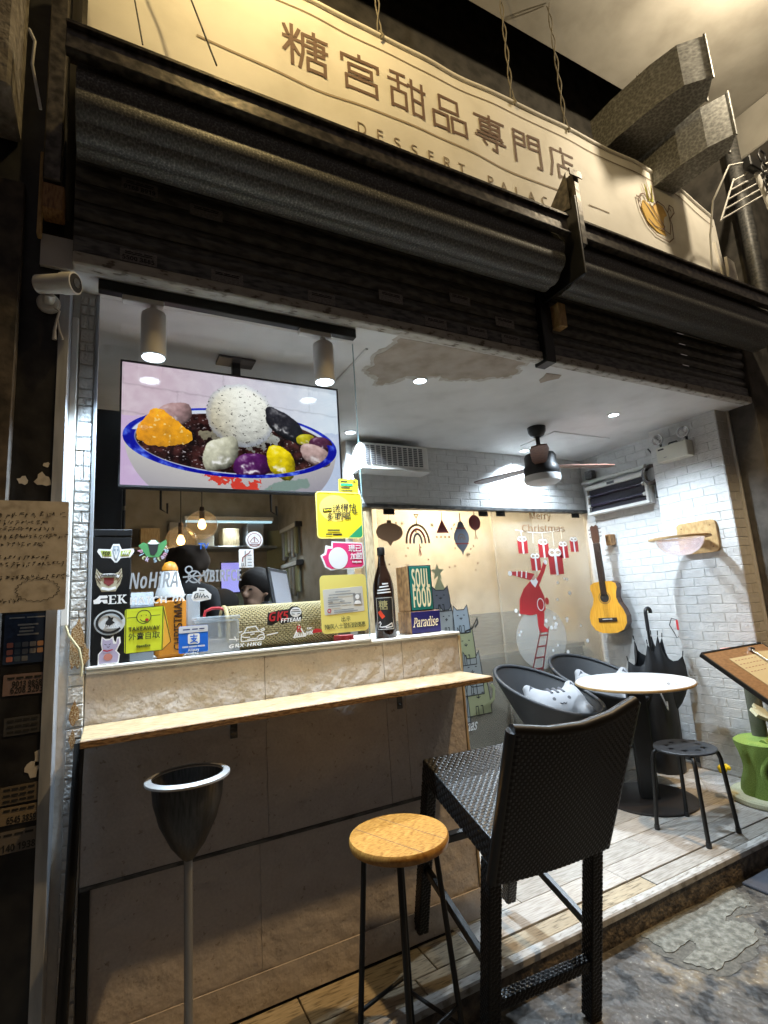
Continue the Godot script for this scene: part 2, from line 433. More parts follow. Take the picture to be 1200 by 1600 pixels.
# ---- smooth bodies: rounded cones joined with a smooth minimum, meshed as surface nets
func body_mesh(bones: Array, cell: float, k: float, carve := []) -> ArrayMesh:
	var lo := Vector3.INF
	var hi := -Vector3.INF
	for b in bones:
		for e in [[b[0], b[2]], [b[1], b[3]]]:
			lo = lo.min(e[0] - Vector3.ONE * (e[1] + cell * 2 + k * 0.3))
			hi = hi.max(e[0] + Vector3.ONE * (e[1] + cell * 2 + k * 0.3))
	var n := Vector3i(((hi - lo) / cell).ceil()) + Vector3i.ONE
	var f := PackedFloat32Array()
	f.resize(n.x * n.y * n.z)
	f.fill(1.0)
	for b in bones:
		var a: Vector3 = b[0]
		var d: Vector3 = b[1] - b[0]
		var dd := maxf(d.length_squared(), 1e-9)
		var r0: float = b[2]
		var r1: float = b[3]
		var rm := maxf(r0, r1) + cell * 2 + k
		var l := Vector3i(((a.min(b[1]) - Vector3.ONE * rm - lo) / cell).floor()).clamp(Vector3i.ZERO, n - Vector3i.ONE)
		var h := Vector3i(((a.max(b[1]) + Vector3.ONE * rm - lo) / cell).ceil()).clamp(Vector3i.ZERO, n - Vector3i.ONE)
		for z in range(l.z, h.z + 1):
			for y in range(l.y, h.y + 1):
				var row := (z * n.y + y) * n.x
				for x in range(l.x, h.x + 1):
					var p := lo + Vector3(x, y, z) * cell - a
					var t := clampf(p.dot(d) / dd, 0.0, 1.0)
					var v := (p - d * t).length() - lerpf(r0, r1, t)
					var o := f[row + x]
					var m := maxf(k - absf(o - v), 0.0) / k
					f[row + x] = minf(o, v) - m * m * k * 0.25
	for c in carve:
		for z in n.z:
			for y in n.y:
				for x in n.x:
					var p := lo + Vector3(x, y, z) * cell
					var i := (z * n.y + y) * n.x + x
					f[i] = maxf(f[i], c[1] - (p - c[0]).length())
	var st := begin()
	var id := {}
	var verts := PackedVector3Array()
	var nor := PackedVector3Array()
	var off := []
	for c in 8:
		off.append(((c >> 2) * n.y + ((c >> 1) & 1)) * n.x + (c & 1))
	for z in n.z - 1:
		for y in n.y - 1:
			for x in n.x - 1:
				var i := (z * n.y + y) * n.x + x
				var inside := 0
				for c in 8:
					if f[i + off[c]] < 0.0:
						inside += 1
				if inside == 0 or inside == 8:
					continue
				var s := Vector3.ZERO
				var cnt := 0
				for e in [[0, 1], [2, 3], [4, 5], [6, 7], [0, 2], [1, 3], [4, 6], [5, 7], [0, 4], [1, 5], [2, 6], [3, 7]]:
					var va := f[i + off[e[0]]]
					var vb := f[i + off[e[1]]]
					if (va < 0.0) != (vb < 0.0):
						var t := va / (va - vb)
						var pa := Vector3(e[0] & 1, (e[0] >> 1) & 1, e[0] >> 2)
						var pb := Vector3(e[1] & 1, (e[1] >> 1) & 1, e[1] >> 2)
						s += pa.lerp(pb, t)
						cnt += 1
				var g := Vector3.ZERO
				for c in 8:
					g += (Vector3(c & 1, (c >> 1) & 1, c >> 2) * 2 - Vector3.ONE) * f[i + off[c]]
				id[i] = verts.size()
				verts.append(lo + (Vector3(x, y, z) + s / cnt) * cell)
				nor.append(g.normalized())
	var step := [1, n.x, n.x * n.y]
	for i in id:
		for ax in 3:
			var v0 := f[i]
			var v1 := f[i + step[ax]]
			if (v0 < 0.0) == (v1 < 0.0):
				continue
			var u: int = step[(ax + 1) % 3]
			var w: int = step[(ax + 2) % 3]
			if not (id.has(i - u) and id.has(i - w) and id.has(i - u - w)):
				continue
			var q := []
			for j in [i, i - u, i - u - w, i - w]:
				q.append([verts[id[j]], nor[id[j]]])
			sm_quad(st, q[0], q[1], q[2], q[3])
	return st.commit()

func lamp_spot(parent: Node, pos: Vector3, dir: Vector3, energy: float, col: Color, angle: float, size := 0.03, n := "light") -> void:
	var l := SpotLight3D.new()
	l.light_energy = energy
	l.light_color = col
	l.spot_angle = angle
	l.spot_angle_attenuation = 0.6
	l.spot_range = 14.0
	l.spot_attenuation = 2.0
	l.light_size = size
	l.shadow_enabled = true
	put(l, n, parent)
	l.position = pos
	l.look_at_from_position(pos, pos + dir, Vector3.RIGHT if absf(dir.normalized().y) > 0.95 else Vector3.UP)
	l.position = pos

func lamp_omni(parent: Node, pos: Vector3, energy: float, col: Color, size := 0.03, n := "light") -> void:
	var l := OmniLight3D.new()
	l.light_energy = energy
	l.light_color = col
	l.omni_range = 14.0
	l.omni_attenuation = 2.0
	l.light_size = size
	l.shadow_enabled = true
	put(l, n, parent)
	l.position = pos

# ---------------------------------------------------------------- materials
func lin(r: float, g: float, b: float) -> Color:
	return Color(r, g, b).linear_to_srgb()

func mat(c: Color, rough := 0.7, metal := 0.0) -> StandardMaterial3D:
	var m := StandardMaterial3D.new()
	m.albedo_color = c
	m.roughness = rough
	m.metallic = metal
	return m

func noise(seed_no: int, freq: float, kind := FastNoiseLite.TYPE_SIMPLEX_SMOOTH, oct := 4) -> FastNoiseLite:
	var n := FastNoiseLite.new()
	n.seed = seed_no
	n.frequency = freq
	n.noise_type = kind
	n.fractal_type = FastNoiseLite.FRACTAL_FBM
	n.fractal_octaves = oct
	return n

func ntex(n: FastNoiseLite, cols: Array, stops := [], size := 512) -> NoiseTexture2D:
	var t := NoiseTexture2D.new()
	t.width = size
	t.height = size
	t.seamless = true
	t.noise = n
	var g := Gradient.new()
	var o := PackedFloat32Array()
	var c := PackedColorArray()
	for i in cols.size():
		o.append(stops[i] if stops.size() else i / float(cols.size() - 1))
		c.append(cols[i])
	g.offsets = o
	g.colors = c
	t.color_ramp = g
	return t

func bump(n: FastNoiseLite, strength := 4.0, size := 512) -> NoiseTexture2D:
	var t := NoiseTexture2D.new()
	t.width = size
	t.height = size
	t.seamless = true
	t.noise = n
	t.as_normal_map = true
	t.bump_strength = strength * 0.45
	return t

func grain(cols: Array, stops: Array, freq: float, scale: Vector3, rough: float, metal := 0.0, bump_s := 0.0, seed_no := 1, kind := FastNoiseLite.TYPE_SIMPLEX_SMOOTH, bump_freq := 0.0, world := true, oct := 5) -> StandardMaterial3D:
	var m := mat(Color.WHITE, rough, metal)
	var n := noise(seed_no, freq, kind, oct)
	m.albedo_texture = ntex(n, cols, stops)
	m.uv1_triplanar = true
	m.uv1_world_triplanar = world
	m.uv1_scale = scale
	if bump_s > 0.0:
		m.normal_enabled = true
		var bf := bump_freq if bump_freq > 0.0 else freq
		var key := "bump%d,%.3f,%.1f" % [kind, bf, bump_s]
		if not cache.has(key):
			cache[key] = bump(noise(99, bf, kind, oct), bump_s)
		m.normal_texture = cache[key]
		m.normal_scale = 1.0
	return m

func glass(alpha: float, c := Color(0.9, 0.95, 0.95), rough := 0.02) -> StandardMaterial3D:
	var m := mat(Color(c.r, c.g, c.b, alpha), rough)
	m.transparency = BaseMaterial3D.TRANSPARENCY_ALPHA
	m.metallic_specular = 0.5
	return m

func glow(c: Color, energy: float) -> StandardMaterial3D:
	var m := mat(Color(0.9, 0.9, 0.9), 0.5)
	m.emission_enabled = true
	m.emission = c
	m.emission_energy_multiplier = energy
	return m

func street_surface() -> StandardMaterial3D:
	# worn concrete: dark wet-looking skin, tan stains, pale crusts and grit, each with its own outline
	var n := 768
	var big := noise(501, 0.006, FastNoiseLite.TYPE_SIMPLEX_SMOOTH, 6).get_seamless_image(n, n)
	var mid := noise(502, 0.018, FastNoiseLite.TYPE_SIMPLEX_SMOOTH, 6).get_seamless_image(n, n)
	var fine := noise(503, 0.12, FastNoiseLite.TYPE_SIMPLEX_SMOOTH, 3).get_seamless_image(n, n)
	for i in [big, mid, fine]:
		i.convert(Image.FORMAT_L8)
	var d0 := big.get_data()
	var d1 := mid.get_data()
	var d2 := fine.get_data()
	var out := PackedByteArray()
	out.resize(n * n * 3)
	for i in n * n:
		var a := d0[i] / 255.0
		var b := d1[i] / 255.0
		var c := d2[i] / 255.0
		var col := Vector3(0.042, 0.040, 0.037).lerp(Vector3(0.088, 0.080, 0.070), b)
		col = col.lerp(Vector3(0.20, 0.15, 0.08), smoothstep(0.52, 0.64, a) * smoothstep(0.35, 0.7, b) * 0.6)
		col = col.lerp(Vector3(0.16, 0.155, 0.14), smoothstep(0.64, 0.70, b) * smoothstep(0.35, 0.6, a) * 0.6)
		col = col.lerp(Vector3(0.012, 0.012, 0.012), smoothstep(0.40, 0.30, b))
		if c > 0.80 and b > 0.5:
			col = col.lerp(Vector3(0.34, 0.33, 0.30), 0.6)
		col *= 0.62 + 0.76 * c
		var s := Color(col.x, col.y, col.z).linear_to_srgb()
		out[i * 3] = int(clampf(s.r, 0, 1) * 255)
		out[i * 3 + 1] = int(clampf(s.g, 0, 1) * 255)
		out[i * 3 + 2] = int(clampf(s.b, 0, 1) * 255)
	var m := mat(Color.WHITE, 0.55)
	m.albedo_texture = ImageTexture.create_from_image(Image.create_from_data(n, n, false, Image.FORMAT_RGB8, out))
	m.uv1_triplanar = true
	m.uv1_world_triplanar = true
	m.uv1_scale = V(.42, .42, .42)
	m.normal_enabled = true
	m.normal_texture = bump(noise(502, 0.05, FastNoiseLite.TYPE_SIMPLEX_SMOOTH, 7), 5.0)
	return m

func papered_surface() -> StandardMaterial3D:
	# pale plaster-look vinyl with grain, flecks of dirt and rubbed spots
	var n := 768
	var mid := noise(521, 0.012, FastNoiseLite.TYPE_SIMPLEX_SMOOTH, 6).get_seamless_image(n, n)
	var fine := noise(522, 0.10, FastNoiseLite.TYPE_SIMPLEX_SMOOTH, 4).get_seamless_image(n, n)
	var spot := noise(523, 0.035, FastNoiseLite.TYPE_SIMPLEX_SMOOTH, 5).get_seamless_image(n, n)
	for i in [mid, fine, spot]:
		i.convert(Image.FORMAT_L8)
	var d0 := mid.get_data()
	var d1 := fine.get_data()
	var d2 := spot.get_data()
	var out := PackedByteArray()
	out.resize(n * n * 3)
	for i in n * n:
		var a := d0[i] / 255.0
		var c := d1[i] / 255.0
		var s := d2[i] / 255.0
		var col := Vector3(0.46, 0.415, 0.385).lerp(Vector3(0.53, 0.49, 0.46), a) * (0.90 + 0.2 * c)
		col = col.lerp(Vector3(0.23, 0.18, 0.13), smoothstep(0.74, 0.80, s) * smoothstep(0.4, 0.7, c) * 0.7)
		if c > 0.86 and s > 0.55:
			col *= 0.55
		var k := Color(col.x, col.y, col.z).linear_to_srgb()
		out[i * 3] = int(clampf(k.r, 0, 1) * 255)
		out[i * 3 + 1] = int(clampf(k.g, 0, 1) * 255)
		out[i * 3 + 2] = int(clampf(k.b, 0, 1) * 255)
	var m := mat(Color.WHITE, 0.5)
	m.albedo_texture = ImageTexture.create_from_image(Image.create_from_data(n, n, false, Image.FORMAT_RGB8, out))
	m.uv1_triplanar = true
	m.uv1_world_triplanar = true
	m.uv1_scale = V(.9, .9, .9)
	m.normal_enabled = true
	m.normal_texture = bump(noise(524, 0.022, FastNoiseLite.TYPE_SIMPLEX_SMOOTH, 6), 6.0)
	return m

func materials() -> void:
	glyphs()
	M.asphalt = street_surface()
	M.cement_patch = grain([lin(.085, .085, .072), lin(.14, .14, .12), lin(.22, .22, .195)], [.2, .5, .85], 0.03, V(1.6, 1.6, 1.6), 0.85, 0.0, 6.0, 9, FastNoiseLite.TYPE_SIMPLEX_SMOOTH, 0.09, true, 7)
	M.kerb = grain([lin(.05, .042, .035), lin(.11, .09, .07), lin(.2, .16, .11)], [.2, .5, .9], 0.03, V(1, 1, 1), 0.85, 0.0, 6.0, 11, FastNoiseLite.TYPE_SIMPLEX_SMOOTH, 0.08)
	M.nosing = grain([lin(.16, .145, .12), lin(.32, .31, .29), lin(.42, .415, .40)], [.14, .32, .8], 0.02, V(1.5, 1.5, 6), 0.5, 0.0, 2.0, 14)
	M.plank_a = grain([lin(.24, .22, .195), lin(.34, .32, .295), lin(.42, .40, .375)], [.15, .5, .9], 0.02, V(.8, 2.0, 9.0), 0.55, 0.0, 2.0, 21)
	M.plank_b = grain([lin(.21, .195, .17), lin(.30, .285, .26), lin(.38, .365, .34)], [.15, .5, .9], 0.02, V(.9, 2.0, 8.0), 0.55, 0.0, 2.0, 22)
	M.plank_c = grain([lin(.27, .245, .215), lin(.38, .36, .33), lin(.46, .44, .415)], [.15, .5, .9], 0.024, V(.7, 2.0, 10.0), 0.55, 0.0, 2.0, 23)
	M.board_beige = grain([lin(.12, .095, .06), lin(.30, .25, .17), lin(.40, .34, .24)], [.15, .4, .9], 0.02, V(1, 1.5, 7), 0.7, 0.0, 3.0, 24)
	M.under_floor = grain([lin(.03, .027, .024), lin(.10, .085, .07)], [.3, .8], 0.02, V(2, 2, 2), 0.9, 0.0, 4.0, 25)
	M.white_paint = grain([lin(.475, .475, .465), lin(.52, .52, .51), lin(.55, .55, .54)], [.1, .45, .9], 0.02, V(1.3, 1.3, 1.3), 0.6, 0.0, 4.0, 31, FastNoiseLite.TYPE_SIMPLEX_SMOOTH, 0.09)
	M.white_paint_b = grain([lin(.455, .455, .445), lin(.505, .505, .495), lin(.54, .54, .53)], [.1, .45, .9], 0.025, V(1.3, 1.3, 1.3), 0.6, 0.0, 4.0, 32, FastNoiseLite.TYPE_SIMPLEX_SMOOTH, 0.08)
	M.joint = grain([lin(.50, .50, .49), lin(.55, .55, .54)], [.2, .8], 0.03, V(2, 2, 2), 0.8, 0.0, 2.0, 33)
	M.ceiling = grain([lin(.52, .52, .51), lin(.58, .58, .57), lin(.62, .62, .61)], [.1, .45, .9], 0.01, V(.6, .6, .6), 0.75, 0.0, 1.5, 35)
	M.peel = grain([lin(.27, .225, .18), lin(.33, .28, .23), lin(.37, .32, .27)], [.15, .5, .9], 0.014, V(1.0, 1.0, 1.0), 0.9, 0.0, 3.0, 36)
	M.half_wall = papered_surface()
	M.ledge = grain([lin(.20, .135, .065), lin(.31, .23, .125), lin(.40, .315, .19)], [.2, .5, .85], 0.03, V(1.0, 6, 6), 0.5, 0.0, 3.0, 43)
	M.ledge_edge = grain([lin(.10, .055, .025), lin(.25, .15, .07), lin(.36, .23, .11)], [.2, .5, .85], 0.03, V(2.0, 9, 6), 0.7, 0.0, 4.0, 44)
	M.seat_wood = grain([lin(.24, .10, .018), lin(.38, .185, .038), lin(.48, .26, .065)], [.2, .5, .85], 0.035, V(2, 2, 8), 0.35, 0.0, 2.0, 45, FastNoiseLite.TYPE_SIMPLEX_SMOOTH, 0.0, false)
	M.steel_dark = grain([lin(.05, .05, .05), lin(.11, .11, .108), lin(.15, .148, .14), lin(.17, .125, .08)], [.2, .5, .75, .95], 0.03, V(.7, 2.6, 2.6), 0.5, 0.3, 1.5, 51, FastNoiseLite.TYPE_SIMPLEX_SMOOTH, 0.0, true, 7)
	M.galvanised = grain([lin(.07, .07, .066), lin(.15, .15, .142), lin(.40, .40, .37)], [.3, .58, .9], 0.11, V(2.2, 2.2, 2.2), 0.5, 0.25, 0.6, 52, FastNoiseLite.TYPE_CELLULAR)
	M.channel = grain([lin(.05, .045, .038), lin(.10, .09, .078), lin(.19, .165, .13)], [.2, .5, .95], 0.03, V(1.3, 1.3, 1.3), 0.32, 0.6, 1.0, 53)
	M.old_paint = grain([lin(.12, .10, .08), lin(.33, .31, .27), lin(.42, .40, .36)], [.22, .34, .8], 0.02, V(1.2, 2.5, 2.5), 0.75, 0.0, 4.0, 54)
	M.black_panel = grain([lin(.006, .006, .007), lin(.012, .012, .013), lin(.022, .022, .022)], [.2, .5, .9], 0.02, V(1, 1, 1), 0.4, 0.0, 1.0, 55)
	M.brown_panel = grain([lin(.02, .016, .012), lin(.045, .036, .028), lin(.08, .065, .05)], [.2, .5, .9], 0.02, V(1, 1, 1), 0.7, 0.0, 3.0, 56)
	M.plaster = grain([lin(.14, .12, .10), lin(.27, .24, .20), lin(.38, .35, .30)], [.15, .5, .9], 0.02, V(1, 1, 1), 0.9, 0.0, 8.0, 57, FastNoiseLite.TYPE_SIMPLEX_SMOOTH, 0.04)
	M.slab = grain([lin(.27, .25, .215), lin(.33, .31, .27), lin(.38, .355, .315)], [.15, .5, .9], 0.008, V(.5, .5, .5), 0.9, 0.0, 3.0, 58)
	M.dark_wall = grain([lin(.045, .041, .036), lin(.07, .064, .056), lin(.095, .086, .075)], [.2, .5, .9], 0.015, V(.8, .8, .8), 0.9, 0.0, 4.0, 59)
	M.banner = grain([lin(.66, .63, .57), lin(.74, .71, .65), lin(.78, .75, .69)], [.1, .5, .9], 0.008, V(.7, .7, .7), 0.6, 0.0, 1.0, 61)
	M.banner_ink = mat(lin(.15, .09, .065), 0.7)
	M.banner_ink_light = mat(lin(.26, .20, .14), 0.7)
	M.alu = grain([lin(.30, .32, .35), lin(.45, .47, .50)], [.2, .8], 0.02, V(2, .3, 2), 0.4, 0.4, 0.0, 62)
	M.black_metal = mat(lin(.012, .012, .012), 0.38, 0.3)
	M.black_plastic = mat(lin(.014, .014, .015), 0.45)
	M.chrome = mat(lin(.62, .62, .63), 0.18, 1.0)
	M.brushed = grain([lin(.05, .05, .05), lin(.085, .085, .085), lin(.13, .13, .13)], [.2, .5, .9], 0.05, V(4, .5, 4), 0.4, 0.7, 0.5, 63)
	M.wicker = mat(lin(.0045, .0043, .0043), 0.36)
	M.wicker_under = mat(lin(.006, .006, .006), 0.8)
	M.basket = grain([lin(.30, .22, .09), lin(.50, .40, .19), lin(.6, .5, .27)], [.2, .5, .9], 0.05, V(4, 4, 4), 0.6, 0.0, 0.0, 64)
	M.white_plastic = mat(lin(.62, .61, .58), 0.45)
	M.white_table = grain([lin(.46, .47, .48), lin(.53, .54, .55)], [.2, .8], 0.02, V(2, 2, 2), 0.3, 0.0, 0.0, 65)
	M.white = mat(lin(.78, .78, .78), 0.5)
	M.cream = grain([lin(.50, .455, .37), lin(.57, .525, .43), lin(.62, .575, .48)], [.1, .5, .9], 0.01, V(.8, .8, .8), 0.7, 0.0, 1.0, 66)
	M.stainless = grain([lin(.22, .22, .21), lin(.33, .33, .32)], [.2, .8], 0.02, V(.6, 6, 6), 0.3, 0.9, 0.0, 67)
	M.pine = grain([lin(.34, .24, .13), lin(.5, .38, .22), lin(.58, .46, .29)], [.15, .5, .9], 0.03, V(6, .7, 6), 0.6, 0.0, 1.5, 68)
	M.box_wood = grain([lin(.14, .065, .022), lin(.27, .14, .05), lin(.36, .20, .08)], [.15, .5, .9], 0.03, V(6, 1.2, 2), 0.5, 0.0, 1.5, 69)
	M.shelf_wood = grain([lin(.30, .18, .07), lin(.42, .27, .11), lin(.50, .34, .16)], [.15, .5, .9], 0.03, V(3, 1, 1.5), 0.55, 0.0, 1.0, 70)
	M.tub = mat(lin(.013, .014, .016), 0.55)
	M.tub_edge = mat(lin(.028, .030, .034), 0.5)
	M.plush = mat(lin(.30, .30, .31), 0.95)
	M.plush.rim_enabled = true
	M.plush.rim = 0.3
	M.plush_grey = mat(lin(.085, .085, .095), 0.95)
	M.green_felt = grain([lin(.10, .17, .03), lin(.18, .27, .05), lin(.26, .36, .09)], [.15, .5, .9], 0.09, V(3, 3, 3), 0.95, 0.0, 8.0, 71)
	M.beige_felt = grain([lin(.34, .33, .21), lin(.46, .45, .30), lin(.55, .54, .38)], [.15, .5, .9], 0.09, V(3, 3, 3), 0.95, 0.0, 8.0, 72)
	M.pink_felt = mat(lin(.62, .34, .30), 0.95)
	M.cloth_black = mat(lin(.010, .011, .013), 0.6)
	M.fan_wood = grain([lin(.06, .028, .02), lin(.12, .06, .045), lin(.18, .095, .07)], [.15, .5, .9], 0.03, V(2, 2, 8), 0.4, 0.0, 0.0, 73, FastNoiseLite.TYPE_SIMPLEX_SMOOTH, 0.0, false)
	M.frosted = mat(lin(.55, .55, .55), 0.5)
	M.guitar_top = grain([lin(.60, .27, .025), lin(.70, .34, .035), lin(.74, .38, .05)], [.15, .5, .9], 0.02, V(6, .7, 6), 0.28, 0.0, 0.0, 74)
	M.guitar_side = mat(lin(.055, .022, .012), 0.3)
	M.dark_wood = mat(lin(.03, .016, .01), 0.45)
	M.brown_board = grain([lin(.15, .075, .028), lin(.21, .11, .043), lin(.27, .15, .065)], [.15, .5, .9], 0.03, V(1.5, 5, 5), 0.5, 0.0, 1.0, 75)
	M.kitchen_wall = grain([lin(.27, .25, .21), lin(.34, .32, .275), lin(.39, .37, .325)], [.1, .5, .9], 0.01, V(.8, .8, .8), 0.7, 0.0, 1.0, 76)
	M.kitchen_ceiling = mat(lin(.30, .31, .31), 0.8)
	M.tile_dark = mat(lin(.018, .019, .020), 0.3)
	M.tile_green = mat(lin(.36, .46, .38), 0.35)
	M.skin = mat(lin(.42, .26, .18), 0.55)
	M.hair = mat(lin(.010, .008, .007), 0.85)
	M.hair_brown = mat(lin(.028, .018, .012), 0.95)
	M.shirt_dark = mat(lin(.02, .021, .024), 0.85)
	M.pane = glass(0.06, Color(0.04, 0.045, 0.045), 0.01)
	M.clear = glass(0.14, Color(0.92, 0.93, 0.95), 0.05)
	M.acrylic = glass(0.20, Color(0.95, 0.86, 0.86), 0.04)
	M.milk = glass(0.34, Color(0.86, 0.89, 0.91), 0.3)
	M.bulb_glass = glass(0.10, Color(0.5, 0.45, 0.36), 0.02)
	M.yellow = mat(lin(.80, .62, .02), 0.5)
	M.lime = mat(lin(.62, .70, .03), 0.5)
	M.amber = mat(lin(.80, .42, .05), 0.5)
	M.pale_yellow = mat(lin(.72, .62, .16), 0.5)
	M.pink = mat(lin(.70, .035, .17), 0.5)
	M.black_ink = mat(lin(.012, .012, .012), 0.6)
	M.green = mat(lin(.03, .33, .13), 0.5)
	M.blue = mat(lin(.015, .13, .60), 0.4)
	M.navy = mat(lin(.018, .014, .10), 0.4)
	M.teal = mat(lin(.012, .17, .14), 0.45)
	M.red = mat(lin(.45, .02, .025), 0.5)
	M.orange = mat(lin(.62, .23, .015), 0.45)
	M.grey = mat(lin(.25, .25, .25), 0.6)
	M.lilac = mat(lin(.40, .36, .52), 0.6)
	M.paper = grain([lin(.33, .305, .265), lin(.45, .425, .38), lin(.52, .495, .45)], [.15, .45, .9], 0.015, V(2, 2, 2), 0.6, 0.0, 1.0, 77)
	M.label_grey = grain([lin(.14, .13, .125), lin(.24, .225, .22)], [.2, .8], 0.04, V(4, 4, 4), 0.6, 0.0, 0.0, 78)
	M.maroon = mat(lin(.20, .03, .03), 0.6)
	M.brown_print = mat(lin(.13, .075, .045), 0.6)
	M.brown_soft = mat(lin(.22, .12, .06), 0.6)
	M.slate_print = mat(lin(.10, .11, .14), 0.6)
	M.olive = mat(lin(.22, .225, .12), 0.6)
	M.cat_grey = mat(lin(.20, .21, .20), 0.6)
	M.cat_dark = mat(lin(.085, .09, .105), 0.6)
	M.cat_blue = mat(lin(.20, .23, .25), 0.6)
	M.cool_glow = glow(Color(0.86, 0.94, 1.0), 7.0)
	M.warm_glow = glow(Color(1.0, 0.78, 0.45), 5.0)
	M.lamp_glow = glow(Color(1.0, 0.78, 0.45), 6.0)
	M.strip_glow = glow(Color(0.7, 0.92, 1.0), 0.5)
	M.monitor_glow = glow(Color(0.22, 0.34, 1.0), 0.4)
	M.rust = grain([lin(.16, .075, .02), lin(.36, .22, .09), lin(.42, .36, .26)], [.3, .5, .8], 0.05, V(6, 6, 6), 0.9, 0.0, 5.0, 81)
	M.lime_dull = mat(lin(.42, .50, .10), 0.5)
	M.green_dull = mat(lin(.07, .26, .09), 0.5)
	M.silver = mat(lin(.42, .44, .47), 0.35, 0.2)
	M.frost_pane = glass(0.18, Color(0.84, 0.81, 0.74), 0.22)
	M.snow_print = glass(0.32, Color(0.8, 0.8, 0.78), 0.6)
	M.grille_dark = mat(lin(.10, .10, .105), 0.6)
	M.stool_grey = mat(lin(.028, .030, .034), 0.38, 0.2)
	M.post_rope = grain([lin(.08, .085, .06), lin(.15, .155, .11)], [.2, .8], 0.08, V(2, 8, 2), 0.95, 0.0, 6.0, 82)
	M.steel_plain = mat(lin(.36, .36, .36), 0.42, 0.6)
	M.steel_rim = mat(lin(.42, .42, .42), 0.4, 0.6)
	M.carton = mat(lin(.26, .29, .33), 0.5)
	M.paint_edge = grain([lin(.40, .37, .33), lin(.47, .445, .41)], [.2, .8], 0.02, V(2, 2, 2), 0.85, 0.0, 3.0, 84)
	M.residue = grain([lin(.06, .058, .05), lin(.11, .105, .09)], [.2, .8], 0.04, V(2, 2, 2), 0.85, 0.0, 5.0, 85)
	M.banner_rule = mat(lin(.34, .27, .19), 0.7)
	M.glass_edge = glass(0.55, Color(0.62, 0.74, 0.74), 0.1)
	M.rope = mat(lin(.20, .18, .145), 0.9)

# ---------------------------------------------------------------- the setting
func brick_mesh(w: float, h: float, d: float, k: int) -> ArrayMesh:
	# a hand-pressed brick face: bevelled block whose front is a little uneven; front is +z
	var key := "brick%.3f,%.3f,%d" % [w, h, k]
	if cache.has(key):
		return cache[key]
	var r := RandomNumberGenerator.new()
	r.seed = 100 + k
	var st := begin()
	var b := 0.0025
	var nx := 3
	var fr := []
	for j in 3:
		var row := []
		for i in nx + 1:
			var x := lerpf(-w / 2 + b, w / 2 - b, i / float(nx)) + r.randf_range(-.001, .001)
			var y := lerpf(-h / 2 + b, h / 2 - b, j / 2.0) + r.randf_range(-.001, .001)
			row.append(V(x, y, d + r.randf_range(-.0012, .0012)))
		fr.append(row)
	for j in 2:
		for i in nx:
			face(st, [fr[j][i], fr[j][i + 1], fr[j + 1][i + 1]], Vector3(0, 0, 1))
			face(st, [fr[j][i], fr[j + 1][i + 1], fr[j + 1][i]], Vector3(0, 0, 1))
	var rim := []
	for i in nx + 1:
		rim.append([fr[0][i], V(fr[0][i].x if i > 0 and i < nx else (-w / 2 if i == 0 else w / 2), -h / 2, 0)])
	rim.append([fr[1][nx], V(w / 2, 0, 0)])
	for i in range(nx, -1, -1):
		rim.append([fr[2][i], V(fr[2][i].x if i > 0 and i < nx else (-w / 2 if i == 0 else w / 2), h / 2, 0)])
	rim.append([fr[1][0], V(-w / 2, 0, 0)])
	for i in rim.size():
		var a = rim[i]
		var c = rim[(i + 1) % rim.size()]
		var o: Vector3 = (a[1] + c[1]) / 2
		face(st, [a[0], c[0], c[1]], o + V(0, 0, d))
		face(st, [a[0], c[1], a[1]], o + V(0, 0, d))
	cache[key] = st.commit()
	return cache[key]

func bricks(parent: Node3D, u0: float, u1: float, v0: float, v1: float, bw: float, bh: float, base: Vector3, udir: Vector3, turn: float) -> void:
	# running bond between u0..u1 and v0..v1; u runs along udir from base, v upwards
	var gap := 0.0028
	var row := 0
	var v := v0
	while v + bh * 0.6 < v1:
		var hh := minf(bh, v1 - v)
		var u := u0 - (bw / 2 if row % 2 else 0.0)
		while u < u1 - 0.01:
			var a := maxf(u, u0)
			var b := minf(u + bw, u1)
			if b - a > 0.02:
				var w := snappedf(b - a - gap, 0.002)
				var m: Mesh = brick_mesh(w, snappedf(hh - gap, 0.002), 0.0038, rng.randi() % 4)
				var p := base + udir * (a + b) / 2 + V(0, v + hh / 2, 0)
				mi("brick", m, M.white_paint if rng.randf() < 0.6 else M.white_paint_b, parent, p - parent.position, V(0, turn, rng.randf_range(-.004, .004)))
			u += bw
		v += bh
		row += 1

